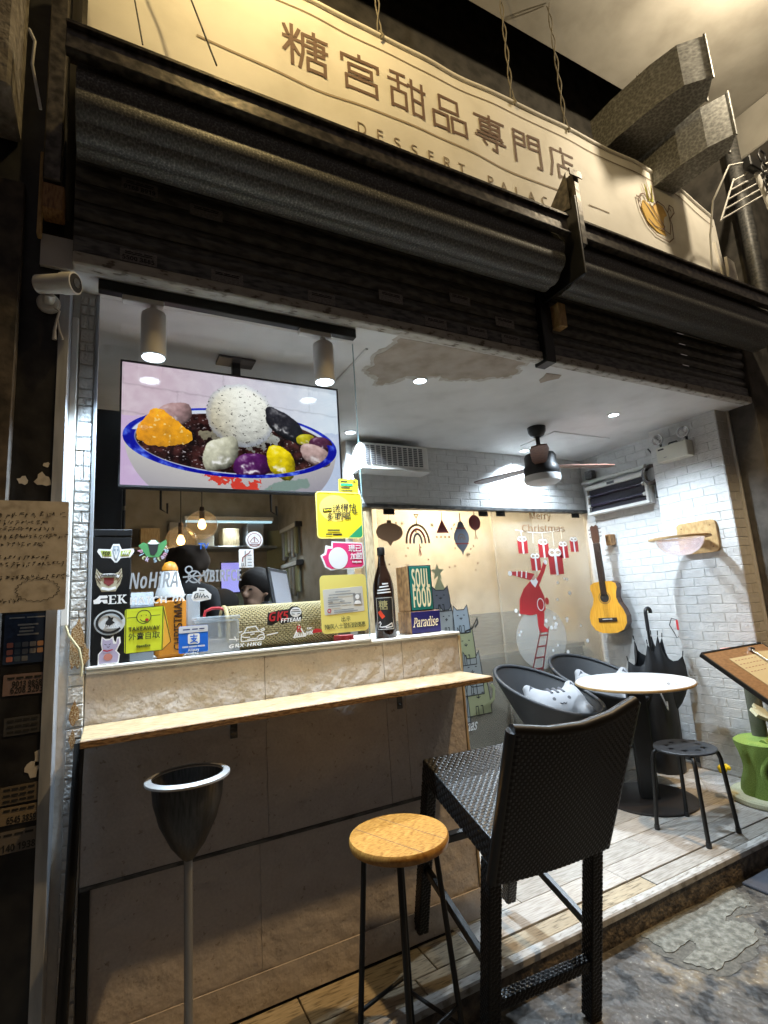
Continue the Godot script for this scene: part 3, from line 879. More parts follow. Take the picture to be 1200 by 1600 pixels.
func setting() -> void:
	# street
	struct("ground", boxm(V(-30, -0.3, -30), V(30, 0, 30), 0.0), M.asphalt)
	# raised shop floor: kerb block, nosing strip, planks
	struct("kerb", boxm(V(-0.9, -0.05, 0.02), V(4.6, 0.098, 0.303), 0.004), M.kerb)
	var fl := struct("shop_floor", boxm(V(-0.6, -0.05, -3.5), V(4.6, 0.104, 0.019), 0.0), M.under_floor)
	var nose := struct("floor_edge", boxm(V(-0.9, 0.088, 0.262), V(4.6, 0.1225, 0.309), 0.006), M.nosing)
	nose.set_meta("label", "worn pale metal edge strip along the step")
	var z := -1.40
	var row := 0
	while z < 0.15:
		var w := 0.142
		var x := 1.40 - fmod(row * 0.37, 0.9)
		while x < 4.1:
			var a := maxf(x, 1.30)
			var b := minf(x + 0.9, 4.08)
			if b - a > 0.05:
				var top := 0.1195 + rng.randf_range(-.0008, .0008)
				mi("plank", cbox(snappedf(b - a - 0.003, 0.001), 0.0155, w - 0.003, 0.0015), [M.plank_a, M.plank_b, M.plank_c][rng.randi() % 3], fl, V((a + b) / 2, top - 0.00775, z + w / 2))
			x += 0.9
		z += w
		row += 1
	# worn boards along the front edge
	var xs := [-0.9, -0.2, 0.55, 1.02, 1.35, 2.28, 2.95, 3.4, 4.08]
	for i in xs.size() - 1:
		var worn: bool = xs[i] < 1.3 or i % 3 == 1
		mi("plank", cbox(xs[i + 1] - xs[i] - 0.006, 0.014, 0.088, 0.002), M.board_beige if worn else M.plank_b, fl, V((xs[i] + xs[i + 1]) / 2, 0.111 if worn else 0.1125, 0.215))
	for i in 4:
		var a: float = [-0.9, -0.1, 0.62, 1.12][i]
		var b: float = [-0.1, 0.62, 1.12, 1.40][i]
		mi("plank", cbox(b - a - 0.005, 0.014, 0.148, 0.002), M.board_beige, fl, V((a + b) / 2, 0.1115, 0.092), V(0, rng.randf_range(-.01, .01), 0))
	# a crusted sheet of old cement on the street
	var crust := struct("cement_patch", slab(ragged(CRUST, 0.012, 3), 0.0028), M.cement_patch)
	var rim := struct("cement_residue", slab(grown(CRUST, 0.03), 0.0007), M.residue)
	rim.rotation.x = -PI / 2
	rim.position.y = 0.0006
	crust.rotation.x = -PI / 2
	crust.position.y = 0.0018
	var mat_o := mi("door_mat", boxm(V(2.80, 0.001, 0.335), V(3.6, 0.016, 0.62), 0.004), mat(lin(.05, .055, .07), 0.9))
	tag(mat_o, "dark grey mat on the street against the step", "mat")
	# walls and ceiling
	struct("ceiling", boxm(V(-0.25, CEIL, -3.5), V(4.6, CEIL + 0.12, 0.135), 0.0), M.ceiling)
	var peel := struct("peeled_plaster", slab(ragged(PEEL, 0.012, 3), 0.0018), M.peel)
	peel.rotation.x = PI / 2
	peel.position.y = CEIL - 0.0005
	var pe := struct("flaking_paint", slab(grown(PEEL, 0.022), 0.0008), M.paint_edge)
	pe.rotation.x = PI / 2
	pe.position.y = CEIL - 0.0003
	var peel2 := struct("peeled_plaster", slab([2.2, .06, 2.31, .07, 2.33, .03, 2.29, -.02, 2.27, -.06, 2.23, -.03, 2.22, .02], 0.0025), M.peel)
	peel2.rotation.x = PI / 2
	peel2.position.y = CEIL - 0.0005
	var jt := struct("ceiling_joint", boxm(V(1.085, CEIL - 0.006, -0.62), V(1.10, CEIL + 0.01, -0.03), 0.001), M.joint)
	jt.set_meta("label", "raised joint strip in the ceiling")
	struct("access_panel", boxm(V(3.08, CEIL - 0.006, -1.15), V(3.72, CEIL + 0.01, -0.75), 0.003), M.ceiling)
	# wall above the sliding doors
	var bw := struct("back_wall", boxm(V(1.56, 2.235, -1.50), V(4.30, CEIL + 0.02, -1.404), 0.0), M.joint)
	bricks(bw, 1.56, 4.07, 2.245, CEIL - 0.002, 0.205, 0.0625, V(0, 0, -1.404), Vector3.RIGHT, 0.0)
	var rail := struct("door_head", boxm(V(1.62, 2.215, -1.46), V(4.07, 2.2445, -1.385), 0.003), M.steel_dark)
	rail.set_meta("label", "dark steel door track below the white brick")
	# right wall with its pillar
	var rw := struct("right_wall", boxm(V(4.074, 0.05, -2.2), V(4.3, CEIL + 0.02, 0.02), 0.0), M.joint)
	bricks(rw, -1.40, -0.552, 0.125, CEIL - 0.002, 0.205, 0.0665, V(4.074, 0, 0), Vector3.BACK, -PI / 2)
	var pl := struct("pillar", boxm(V(3.936, 0.05, -0.548), V(4.073, CEIL + 0.01, 0.0), 0.0), M.joint)
	bricks(pl, -0.548, 0.0, 0.125, CEIL - 0.002, 0.185, 0.0665, V(3.936, 0, 0), Vector3.BACK, -PI / 2)
	bricks(pl, 3.93, 4.068, 0.125, CEIL - 0.002, 0.138, 0.0665, Vector3.ZERO, Vector3.RIGHT, 0.0)
	bricks(pl, 3.94, 4.07, 0.125, CEIL - 0.002, 0.13, 0.0665, V(0, 0, -0.548), Vector3.RIGHT, PI)
	struct("skirting", boxm(V(4.04, 0.118, -1.40), V(4.066, 0.20, -0.552), 0.003), M.steel_dark)
	# dark steel frame of the street gate beside the pillar, and the neighbour's wall
	struct("gate_post", boxm(V(4.078, 0.0, 0.024), V(4.42, 3.4, 0.20), 0.006), M.dark_wall)
	struct("neighbour_wall", boxm(V(4.424, -0.02, -0.4), V(9.0, 5.34, 0.16), 0.0), M.dark_wall)
	# facade above the shutters and the concrete canopy over the pavement
	struct("upper_wall", boxm(V(-3.0, CEIL + 0.13, -0.80), V(4.42, 6.6, -0.45), 0.0), M.dark_wall)
	struct("lintel", boxm(V(-0.187, CEIL + 0.121, -0.449), V(4.42, CEIL + 0.22, 0.10), 0.004), M.dark_wall)
	struct("canopy", boxm(V(-3.0, 5.34, 0.0), V(9.0, 5.6, 1.55), 0.0), M.slab)
	struct("recess_top", boxm(V(-3.0, 6.601, -0.80), V(9.0, 6.8, 0.2), 0.0), M.dark_wall)
	struct("parapet", boxm(V(-3.0, 5.601, 0.0), V(9.0, 6.6, 0.2), 0.0), M.dark_wall)
	struct("canopy_beam", boxm(V(4.6, 4.95, 0.165), V(5.0, 5.335, 1.55), 0.01), M.slab)
	# the left flank
	struct("left_wall", boxm(V(-3.0, -0.02, -0.3), V(-0.187, 5.33, 0.118), 0.0), M.black_panel)
	struct("wall_column", boxm(V(-1.2, 0.0, 0.121), V(-0.300, 3.02, 0.165), 0.004), M.brown_panel)
	var pc := struct("plaster_column", boxm(V(-1.4, 3.2, 0.121), V(-0.325, 5.33, 0.36), 0.01), M.plaster)
	pc.set_meta("label", "rough plaster column above the black panel")
	struct("opposite_wall", boxm(V(-9, -0.02, 9.0), V(12, 7.0, 9.4), 0.0), M.brown_panel)

# ---------------------------------------------------------------- shutters and banner
func banner_z(x: float, y: float) -> float:
	return 0.004 * sin(x * 5.1 + y * 2.0) + 0.003 * sin(x * 11.0 - y * 6.0) + 0.002 * sin(x * 17.0 + y * 9.0) * sin(x * 1.3)

func extrude_x(prof: Array, x0: float, x1: float, closed := false) -> ArrayMesh:
	# prof: [z, y] points; smooth sheet along x
	var st := begin()
	add_extrude_x(st, prof, x0, x1, closed)
	return st.commit()

func add_extrude_x(st: SurfaceTool, prof: Array, x0: float, x1: float, closed := false) -> void:
	var n := prof.size()
	for i in (n if closed else n - 1):
		var a = prof[i]
		var b = prof[(i + 1) % n]
		var d := Vector2(b[0] - a[0], b[1] - a[1])
		face(st, [V(x0, a[1], a[0]), V(x1, a[1], a[0]), V(x1, b[1], b[0]), V(x0, b[1], b[0])], V(0, -d.x, d.y))
	if closed:
		var p := PackedVector2Array()
		for v in prof:
			p.append(Vector2(v[0], v[1]))
		var idx := Geometry2D.triangulate_polygon(p)
		for i in range(0, idx.size(), 3):
			for e in [[x0, -1.0], [x1, 1.0]]:
				face(st, [V(e[0], p[idx[i]].y, p[idx[i]].x), V(e[0], p[idx[i + 1]].y, p[idx[i + 1]].x), V(e[0], p[idx[i + 2]].y, p[idx[i + 2]].x)], V(e[1], 0, 0))

func slat_mesh(w: float) -> ArrayMesh:
	var prof := []
	for k in 9:
		var t := k / 8.0
		prof.append([0.012 * sin(PI * clampf(t * 1.15 - 0.05, 0, 1)), t * 0.066])
	prof.append([-0.004, 0.068])
	prof.append([-0.004, 0.074])
	for k in range(10, -1, -1):
		prof.append([prof[k][0] - 0.003, prof[k][1] + 0.0005])
	return extrude_x(prof, -w / 2, w / 2, true)

func shutter(x0: float, x1: float, label: String, roll_material: Material) -> void:
	var w := x1 - x0
	var t := th("roller_shutter", label, "shutter", V((x0 + x1) / 2, 0, 0), "rolled-up shutters over the shop front")
	mi("bottom_bar", boxm(V(-w / 2, 2.732, 0.142), V(w / 2, 2.782, 0.196), 0.006), M.old_paint, t)
	mi("bottom_rail", boxm(V(-w / 2, 2.785, 0.150), V(w / 2, 2.852, 0.182), 0.004), M.steel_dark, t)
	var s := slat_mesh(w)
	for i in 7:
		mi("slat", s, M.steel_dark, t, V(0, 2.855 + i * 0.0735, 0.166 + 0.004 * i))
	# the coil: ribbed turns of slat round the shaft
	var prof := []
	for k in 97:
		var f := TAU * k / 96.0
		var bumpy := 0.011 * absf(sin(f * 4.5 + 0.6))
		prof.append([0.31 + (0.122 + bumpy) * cos(f), 3.232 + (0.140 + bumpy) * sin(f)])
	prof.pop_back()
	mi("coil", extrude_x(prof, -w / 2 + 0.01, w / 2 - 0.01, true), roll_material, t)

func shutters_and_banner() -> void:
	shutter(-0.15, 2.05, "rolled-up grey steel shutter above the booth window, phone-number labels on its slats", M.galvanised)
	shutter(2.13, 4.07, "rolled-up dark steel shutter above the open seating bay", M.galvanised)
	# channel beams that carry the coils
	for a in [[-0.17, 2.06, "dark painted steel channel beam running below the left of the banner"], [2.14, 4.07, "dark painted steel channel beam running below the bowl drawing on the banner"]]:
		var b := th("channel_beam", a[2], "beam", V((a[0] + a[1]) / 2, 0, 0), "steel beams over the shutters")
		var hw: float = (a[1] - a[0]) / 2
		mi("web", boxm(V(-hw, 3.312, 0.452), V(hw, 3.396, 0.462), 0.002), M.channel, b)
		mi("flange", boxm(V(-hw, 3.397, 0.33), V(hw, 3.405, 0.478), 0.002), M.channel, b)
		mi("flange", boxm(V(-hw, 3.302, 0.44), V(hw, 3.311, 0.478), 0.002), M.channel, b)
		mi("lip", boxm(V(-hw, 3.4055, 0.470), V(hw, 3.412, 0.477), 0.001), M.channel, b)
	# bracket post between the two bays
	var br := th("shutter_bracket", "black steel bracket post between the two shutters", "bracket", V(2.095, 2.72, 0.0))
	mi("guide", boxm(V(-0.042, 0.0, 0.12), V(0.030, 0.55, 0.215), 0.004), M.black_metal, br)
	mi("plate", boxm(V(-0.006, 0.35, 0.16), V(0.006, 0.80, 0.50), 0.002), M.black_metal, br)
	mi("post", boxm(V(0.008, 0.52, 0.425), V(0.045, 0.94, 0.50), 0.003), M.channel, br)
	mi("gusset", extrude_x([[0.47, 0.74], [0.47, 0.955], [0.30, 0.80]], -0.012, -0.0075, true), M.channel, br)
	mi("tab", boxm(V(-0.03, 0.905, 0.505), V(0.065, 0.945, 0.512), 0.002), M.channel, br)
	mi("wood_block", boxm(V(0.045, 0.20, 0.20), V(0.10, 0.34, 0.26), 0.003), M.shelf_wood, br)
	# phone-number labels stuck to the shutter
	var labs := [[0.06, 3.10, "9168 8919"], [0.30, 3.07, ""], [0.06, 2.815, "5500 3885"], [0.38, 2.812, ""], [0.78, 2.815, ""], [1.12, 2.89, ""], [1.37, 2.818, ""], [1.62, 2.818, ""], [1.84, 2.818, ""], [1.52, 2.97, ""], [1.80, 2.90, ""]]
	for a in labs:
		var low: bool = a[1] < 2.85
		var o := th("number_label", ("small grey sticker printed %s on %s" % [a[2], "an upper slat of the dark shutter" if a[1] > 2.9 else "the bottom rail of the dark shutter"]) if a[2] != "" else "small grey sticker with faded print on the dark shutter above the window", "sticker", V(a[0], a[1], 0.1835 if low else 0.196), "phone-number stickers on the left shutter")
		mi("sheet", slab(rrect(0.125, 0.05, 0.002), 0.001), M.label_grey, o)
		if a[2] != "":
			text(a[2], 0.017, M.black_ink, o, V(0, -0.010, 0.0012), true, "Droid Sans", 0.108)
		mi("small_print", strokes([[-.045, .014, -.02, .014], [-.012, .014, .01, .014], [.018, .014, .046, .014], [-.045, .007, .044, .007]], 0.004, 1.0, Vector2.ZERO, 0.0012), M.black_ink, o)
	# banner cloth
	var t := th("shop_banner", "long cream cloth banner lettered in brown above the shutters", "banner", V(0, 0, 0.20))
	var st := begin()
	var x0 := -0.13
	var nx := 130
	var ny := 20
	for i in nx:
		for j in ny:
			var q := []
			for c in [[i, j], [i + 1, j], [i + 1, j + 1], [i, j + 1]]:
				var x: float = lerpf(x0, 4.02, c[0] / float(nx))
				q.append([banner_point(x, c[1] / float(ny)), banner_normal(x, lerpf(3.45, 4.36, c[1] / float(ny)))])
			sm_quad(st, q[0], q[1], q[2], q[3])
	mi("cloth", st.commit(), M.banner, t)
	# doubled hem and its seam
	var hem := []
	var seam := []
	for i in 90:
		var x := lerpf(x0, 3.98, i / 89.0)
		var y := banner_top(x)
		hem.append(V(x, y - 0.006, banner_z(x, y) + 0.006))
		seam.append(x)
		seam.append(y - 0.085 + 0.006 * sin(x * 4.0))
	mi("rope_hem", tube(hem, 0.011, 8), M.banner, t)
	mi("seam", strokes([seam], 0.008, 1.0, Vector2.ZERO, 0.002, true), M.banner_ink_light, t)
	var chars := "糖宮甜品專門店"
	var cx := [0.755, 1.035, 1.305, 1.57, 1.85, 2.125, 2.40]
	for i in 7:
		cjk(chars[i], 0.225, 0.0175, M.banner_ink, t, V(cx[i], 4.075, 0.002), 1.0, 0.0, true, "character")
	var wv := []
	for i in 70:
		var x := lerpf(0.27, 2.52, i / 69.0)
		wv.append(x)
		wv.append(3.888 + 0.012 * sin(x * 4.6 + 1.0) + 0.008 * sin(x * 2.1))
	mi("wavy_rule", strokes([wv], 0.012, 1.0, Vector2.ZERO, 0.002, true), M.banner_rule, t)
	var lt := "DESSERT PALACE"
	for i in lt.length():
		if lt[i] != " ":
			var x := 1.02 + i * 0.099
			text(lt[i], 0.062, M.banner_ink_light, t, V(x, 3.752, banner_z(x, 3.752) + 0.003), false)
	mi("rule", strokes([[2.60, 3.86, 2.78, 3.86]], 0.010, 1.0, Vector2.ZERO, 0.002, true), M.banner_ink_light, t)
	# bowl drawing with half a mango, a ball of ice cream, leaves and a spoon
	var oc := Vector2(3.27, 4.03)
	var shapes := [
		["mango_print", lin(.62, .40, .10), [[-.10, .06, -.13, .0, -.09, -.10, .0, -.155, .10, -.17, .12, -.10, .05, -.03, -.02, .04]]],
		["ice_cream_print", lin(.70, .45, .14), [[.0, .05, .05, .085, .11, .075, .14, .02, .14, -.06, .11, -.12, .03, -.06]]],
		["leaf_print", lin(.48, .48, .06), [[-.045, .07, -.055, .20, -.02, .08], [-.01, .075, .02, .22, .015, .08]]]]
	for s in shapes:
		var sb := begin()
		for poly in s[2]:
			var p := pv(poly)
			for i in p.size():
				p[i] += oc
			add_slab(sb, p, -0.004, 0.0045 + banner_z(oc.x, oc.y))
		mi(s[0], sb.commit(), mat(s[1], 0.7), t, V(0, 0, 0.001))
	var ol := [[-.17, .07, -.15, -.04, -.10, -.13, -.02, -.19, .10, -.215, .155, -.17, .165, -.06, .15, .0], [-.17, .07, -.125, .055], [-.13, .09, -.14, .03, -.10, -.06, -.02, -.12, .06, -.13, .075, -.10, .0, .0, -.09, .11, -.13, .09], [-.10, .05, -.06, .01, .0, -.06, .05, -.10], [.0, .05, .05, .09, .11, .075, .145, .02, .145, -.07, .12, -.15, .05, -.12], [.14, .03, .175, .10, .21, .09, .215, .05, .16, -.01], [.17, .075, .18, .055], [-.06, .07, -.10, .18, -.04, .09], [-.04, .08, -.05, .25, -.01, .09], [-.01, .085, .03, .24, .02, .085]]
	var lines := []
	for l in ol:
		var k := []
		for i in l.size():
			k.append(l[i] + (oc.x if i % 2 == 0 else oc.y))
		lines.append(k)
	mi("bowl_outline", strokes(lines, 0.009, 1.0, Vector2.ZERO, 0.009, true), M.banner_ink, t)
	# strings and wires
	for a in [[1.165, 4.36, 5.338, 0.0, "over its second character"], [2.05, 4.36, 5.33, 0.015, "over its sixth character"], [2.49, 4.355, 5.33, 0.0, "over its last character"], [3.36, 4.33, 5.2, 0.0, "beside the bowl drawing"]]:
		var s := th("hanging_rope", "twisted pale rope tying the banner up, " + a[4], "rope", V(a[0], a[1], 0.205), "ropes holding the banner")
		for k in 2:
			var pts := []
			for i in 24:
				var f := i / 23.0
				pts.append(V(0.010 * sin(f * 19.0 + PI * k) + a[3] * f, (a[2] - a[1]) * f, 0.010 * cos(f * 19.0 + PI * k)))
			mi("strand", tube(pts, 0.004, 6), M.rope, s)
		mi("knot", tube([V(0, -0.02, 0.012), V(0.012, 0.0, 0.016), V(-0.004, 0.03, 0.010)], 0.007, 6), M.rope, s)
	var wr := mi("stay_wire", tube([V(0.0, 4.45, 0.36), V(0.19, 3.98, 0.345), V(0.295, 3.66, 0.36), V(0.31, 3.55, 0.40)], 0.0035, 6), M.black_plastic)
	tag(wr, "thin black stay wire slanting across the left of the banner", "wire")
	var wr2 := mi("stay_wire", tube([V(-0.05, 4.2, 0.37), V(0.03, 3.7, 0.38), V(0.055, 3.50, 0.41)], 0.003, 6), M.black_plastic)
	tag(wr2, "thin black stay wire at the far left end of the banner", "wire")

func banner_top(x: float) -> float:
	return 4.375 + 0.004 * sin(x * 2.6) - (0.0 if x < 3.1 else 0.16 * pow((x - 3.1) / 0.9, 2.0))

func banner_point(x: float, t: float) -> Vector3:
	var y := lerpf(3.45, banner_top(x), t)
	return V(x, y, banner_z(x, y))

func banner_normal(x: float, y: float) -> Vector3:
	var d := 0.01
	return V(-(banner_z(x + d, y) - banner_z(x - d, y)) / (2 * d), -(banner_z(x, y + d) - banner_z(x, y - d)) / (2 * d), 1).normalized()

func ragged(a: Array, amount: float, steps: int) -> Array:
	# the same outline with a broken, crumbly edge
	var r := RandomNumberGenerator.new()
	r.seed = 33
	var out := []
	for i in range(0, a.size(), 2):
		var p := Vector2(a[i], a[i + 1])
		var q := Vector2(a[(i + 2) % a.size()], a[(i + 3) % a.size()])
		var n := (q - p).orthogonal().normalized()
		out.append_array([p.x, p.y])
		for k in range(1, steps + 1):
			var t := p.lerp(q, (k + r.randf_range(-.2, .2)) / (steps + 1.0)) + n * r.randf_range(-1, 1) * minf(amount, p.distance_to(q) * 0.2)
			out.append_array([t.x, t.y])
	return out

const CRUST := [2.062,-.313, 2.058,-.381, 2.06,-.45, 2.108,-.457, 2.198,-.448, 2.2,-.476, 2.055,-.511, 2.088,-.564, 2.113,-.61, 2.251,-.609, 2.435,-.598, 2.504,-.536, 2.482,-.482, 2.444,-.456, 2.582,-.428, 2.655,-.457, 2.696,-.396, 2.711,-.336, 2.453,-.339, 2.247,-.323]
const PEEL := [1.20, .12, 1.20, .03, 1.17, -.10, 1.21, -.18, 1.19, -.25, 1.24, -.29, 1.30, -.31, 1.33, -.40, 1.39, -.36, 1.44, -.24, 1.55, -.225, 1.62, -.17, 1.70, -.205, 1.79, -.155, 1.86, -.15, 1.92, -.09, 2.0, -.07, 2.03, .0, 1.97, .07, 1.99, .12]

func grown(a: Array, by: float) -> PackedVector2Array:
	var g := Geometry2D.offset_polygon(pv(ragged(a, 0.016, 4)), by, Geometry2D.JOIN_MITER)
	return g[0]

# ---------------------------------------------------------------- the street side
func weave(st: SurfaceTool, x: Transform3D, w: float, h: float, cw: float, ch: float, lift := 0.003) -> void:
	# over-and-under strands on a w by h panel, z up from the panel
	var nx := int(round(w / cw))
	var ny := int(round(h / ch))
	var dx := w / nx
	var dy := h / ny
	for j in ny:
		for i in range(-1, nx + 1):
			var u0 := (i + (0.5 if j % 2 else 0.0)) * dx
			var a := clampf(u0 + dx * 0.04, 0, w)
			var b := clampf(u0 + dx * 0.96, 0, w)
			if b - a < dx * 0.3:
				continue
			var v0 := (j + 0.05) * dy
			var v1 := (j + 0.95) * dy
			var vm := (v0 + v1) / 2
			var g := []
			for t in [0.0, 0.3, 0.7, 1.0]:
				var u := lerpf(a, b, t)
				var z := lift * (0.15 if t == 0.0 or t == 1.0 else 1.0)
				g.append([x * V(u, v0, z * 0.45), x * V(u, vm, z), x * V(u, v1, z * 0.45)])
			for k in 3:
				for m in 2:
					var out := x.basis.z
					var q := [g[k][m], g[k + 1][m], g[k + 1][m + 1], g[k][m + 1]]
					face(st, [q[0], q[1], q[2]], out)
					face(st, [q[0], q[2], q[3]], out)

func woven_part(n: String, parent: Node3D, lo: Vector3, hi: Vector3, faces: String, cw := 0.022, ch := 0.011) -> MeshInstance3D:
	# a block wrapped in woven strands on the faces named (x X y Y z Z)
	var o := mi(n, boxm(lo, hi, 0.004), M.wicker_under, parent)
	var st := begin()
	var s := hi - lo
	for c in faces:
		match c:
			"X": weave(st, Transform3D(Basis(V(0, 0, -1), V(0, 1, 0), V(1, 0, 0)), V(hi.x, lo.y, hi.z)), s.z, s.y, cw, ch)
			"x": weave(st, Transform3D(Basis(V(0, 0, 1), V(0, 1, 0), V(-1, 0, 0)), V(lo.x, lo.y, lo.z)), s.z, s.y, cw, ch)
			"Y": weave(st, Transform3D(Basis(V(1, 0, 0), V(0, 0, -1), V(0, 1, 0)), V(lo.x, hi.y, hi.z)), s.x, s.z, cw, ch)
			"Z": weave(st, Transform3D(Basis(V(1, 0, 0), V(0, 1, 0), V(0, 0, 1)), V(lo.x, lo.y, hi.z)), s.x, s.y, cw, ch)
			"z": weave(st, Transform3D(Basis(V(-1, 0, 0), V(0, 1, 0), V(0, 0, -1)), V(hi.x, lo.y, lo.z)), s.x, s.y, cw, ch)
	var w := mi("weave", st.commit(), M.wicker, o)
	w.set_meta("kind", "stuff")
	return o

func duct(n_label: String, foot: Array, y0: float, y1: float) -> void:
	# a square metal duct running out of the wall, its end turned aside; foot is its outline from above as x, z pairs
	var t := th("air_duct", n_label, "duct", V(foot[0], y0, foot[1]), "metal ducts coming out above the banner")
	var p := []
	for i in range(0, foot.size(), 2):
		p.append_array([foot[i] - foot[0], -(foot[i + 1] - foot[1])])
	mi("casing", slab(p, y1 - y0), M.duct_steel, t, Vector3.ZERO, V(-PI / 2, 0, 0))
	var n := foot.size()
	# folded flange round the end and seams along the bends
	for k in [n / 2 - 3, n / 2 - 2]:
		var e := V(foot[2 * k] - foot[0], 0, foot[2 * k + 1] - foot[1])
		mi("flange", boxm(V(e.x - 0.007, -0.012, e.z - 0.007), V(e.x + 0.007, y1 - y0 + 0.012, e.z + 0.007), 0.002), M.duct_steel, t)

func street_side() -> void:
	M.duct_steel = grain([lin(.13, .13, .125), lin(.22, .22, .21), lin(.36, .36, .345)], [.25, .5, .85], 0.06, V(1.6, 1.6, 1.6), 0.5, 0.25, 1.0, 80, FastNoiseLite.TYPE_CELLULAR)
	duct("upper galvanised air duct jutting from the wall above the banner", [3.0, 0.02, 3.0, 0.2, 3.03, 0.47, 3.075, 0.63, 3.185, 0.74, 3.31, 0.63, 3.31, 0.02], 4.52, 4.82)
	duct("lower galvanised air duct jutting out beside the wire rack", [3.325, 0.02, 3.325, 0.4, 3.355, 0.56, 3.42, 0.70, 3.53, 0.6, 3.53, 0.02], 4.25, 4.55)
	# lamps above the frame: they light the banner, the canopy and the pavement
	var l := th("canopy_lamp", "small round lamp hanging under the canopy beside the ducts", "lamp", V(3.40, 4.79, 1.08))
	mi("stem", tube([V(0, 0.06, 0), V(0, 0.548, 0)], 0.010, 8), M.black_metal, l)
	mi("bulb", lathe([[0.001, -0.055], [0.03, -0.045], [0.05, -0.01], [0.03, 0.03], [0.015, 0.058], [0.001, 0.06]], 16), M.lamp_glow, l)
	lamp_omni(l, V(0, -0.01, 0), LAMP_CANOPY, Color(1.0, 0.93, 0.80), 0.04)
	var l2 := th("sign_floodlight", "small black floodlight aimed at the left of the banner", "lamp", V(0.55, 4.78, 1.20))
	mi("arm", tube([V(0, 0.05, -0.02), V(0, 0.3, -0.1), V(0, 0.558, -0.1)], 0.012, 8), M.black_metal, l2)
	mi("housing", boxm(V(-0.09, -0.05, -0.02), V(0.09, 0.06, 0.05), 0.01), M.black_metal, l2)
	mi("lens", boxm(V(-0.08, -0.045, -0.026), V(0.08, 0.05, -0.0205), 0.002), M.lamp_glow, l2)
	lamp_spot(l2, V(0, 0.0, -0.032), V(0.45, -0.60, -1.0), LAMP_SIGN, Color(1.0, 0.87, 0.60), 70.0, 0.06)
	var l3 := th("street_lamp", "tall street lamp on a pole arching over the pavement", "lamp", V(6.4, 0.0, 2.6))
	mi("pole", tube([V(0, 0, 0), V(0, 5.6, 0), V(-0.3, 6.4, -0.05), V(-1.2, 6.6, -0.2), V(-3.3, 6.55, -0.55)], 0.05, 10), M.steel_dark, l3)
	mi("head", boxm(V(-3.65, 6.46, -0.68), V(-3.25, 6.54, -0.46), 0.02), M.steel_dark, l3)
	mi("lens", boxm(V(-3.62, 6.44, -0.66), V(-3.30, 6.4595, -0.48), 0.004), M.lamp_glow, l3)
	lamp_spot(l3, V(-3.46, 6.43, -0.57), V(0, -1, -0.12), LAMP_STREET, Color(1.0, 0.83, 0.59), 82.0, 0.08)
	# wire rack on a bracket, top right
	var rk := th("wire_rack", "white wire rack hung on a bracket beside the ducts", "rack", V(3.30, 3.72, 0.60))
	for i in 5:
		mi("wire", tube([V(0.06 * i + 0.0, 0.09 * i - 0.03, -0.02), V(0.72 + 0.06 * i, 0.42 + 0.09 * i, 0.02)], 0.006, 6), M.white_plastic, rk)
	mi("end_bar", tube([V(-0.005, -0.04, -0.02), V(0.255, 0.35, -0.02)], 0.006, 6), M.white_plastic, rk)
	mi("support_rod", tube([V(0.46, 0.49, 0.02), V(0.56, 0.20, 0.02)], 0.016, 8), M.white_plastic, rk)
	mi("clamp", boxm(V(0.36, 0.44, 0.0), V(0.48, 0.52, 0.05), 0.006), M.black_metal, rk)
	for i in 3:
		mi("coil_ring", tube([V(0.5, 0.32 + 0.1 * i, 0.05), V(0.56, 0.34 + 0.1 * i, 0.05), V(0.57, 0.40 + 0.1 * i, 0.05), V(0.51, 0.41 + 0.1 * i, 0.05), V(0.48, 0.36 + 0.1 * i, 0.05), V(0.5, 0.32 + 0.1 * i, 0.05)], 0.007, 6), M.black_plastic, rk)
	var cb := mi("power_cable", tube([V(3.70, 4.22, 0.62), V(3.58, 4.20, 0.56), V(3.55, 4.02, 0.44), V(3.64, 3.86, 0.34), V(3.66, 3.62, 0.30)], 0.007, 6), M.white_plastic)
	tag(cb, "pale cable drooping from the wire rack past the banner end", "cable")
	# loose folded end of the banner and bits of timber and steel behind it
	var fold := th("folded_cloth", "crumpled loose end of cream cloth tied at the right of the banner", "cloth", V(3.98, 3.62, 0.19))
	for i in 4:
		mi("fold", slab([-.05 + .07 * i, .36 - .13 * i, .05 + .07 * i, .34 - .14 * i, .13 + .07 * i, .06 - .1 * i, .02 + .07 * i, -.08 - .07 * i], 0.02), M.banner, fold, V(0, 0, 0.015 * i), V(0.15 * sin(i * 2.0), 0.25 - 0.2 * (i % 2), 0.1 * i))
	var pp := mi("drain_pipe", tube([V(4.36, 3.4, 0.26), V(4.36, 5.33, 0.26)], 0.05, 12), M.steel_dark)
	tag(pp, "dark vertical drain pipe at the right of the ducts", "pipe")
	# crossing timber lath
	var lt := mi("timber_lath", boxm(V(-0.45, -0.018, -0.02), V(0.45, 0.018, 0.02), 0.003), M.steel_dark, self, V(4.02, 4.30, 0.40), V(0.0, 0.5, 0.55))
	tag(lt, "dark angled strut running up beside the wire rack", "strut")
	# ---- left flank: notice, posters, labels, camera
	var ntc := th("paper_notice", "yellowed handwritten notice sheet taped to the black panel", "notice", V(-0.315, 1.715, 0.169))
	mi("sheet", slab(rrect(0.365, 0.345, 0.006), 0.0015), M.paper, ntc)
	var r := RandomNumberGenerator.new()
	r.seed = 5
	var rows := [[.13, 0.35, .016], [.105, .30, .011], [.084, .32, .010], [.061, .36, .011], [.036, .30, .011], [.014, .12, .011], [-.004, .30, .010], [-.026, .35, .011], [-.048, .12, .011], [-.066, .36, .011], [-.096, .18, .011], [-.116, .10, .010], [-.135, .24, .011]]
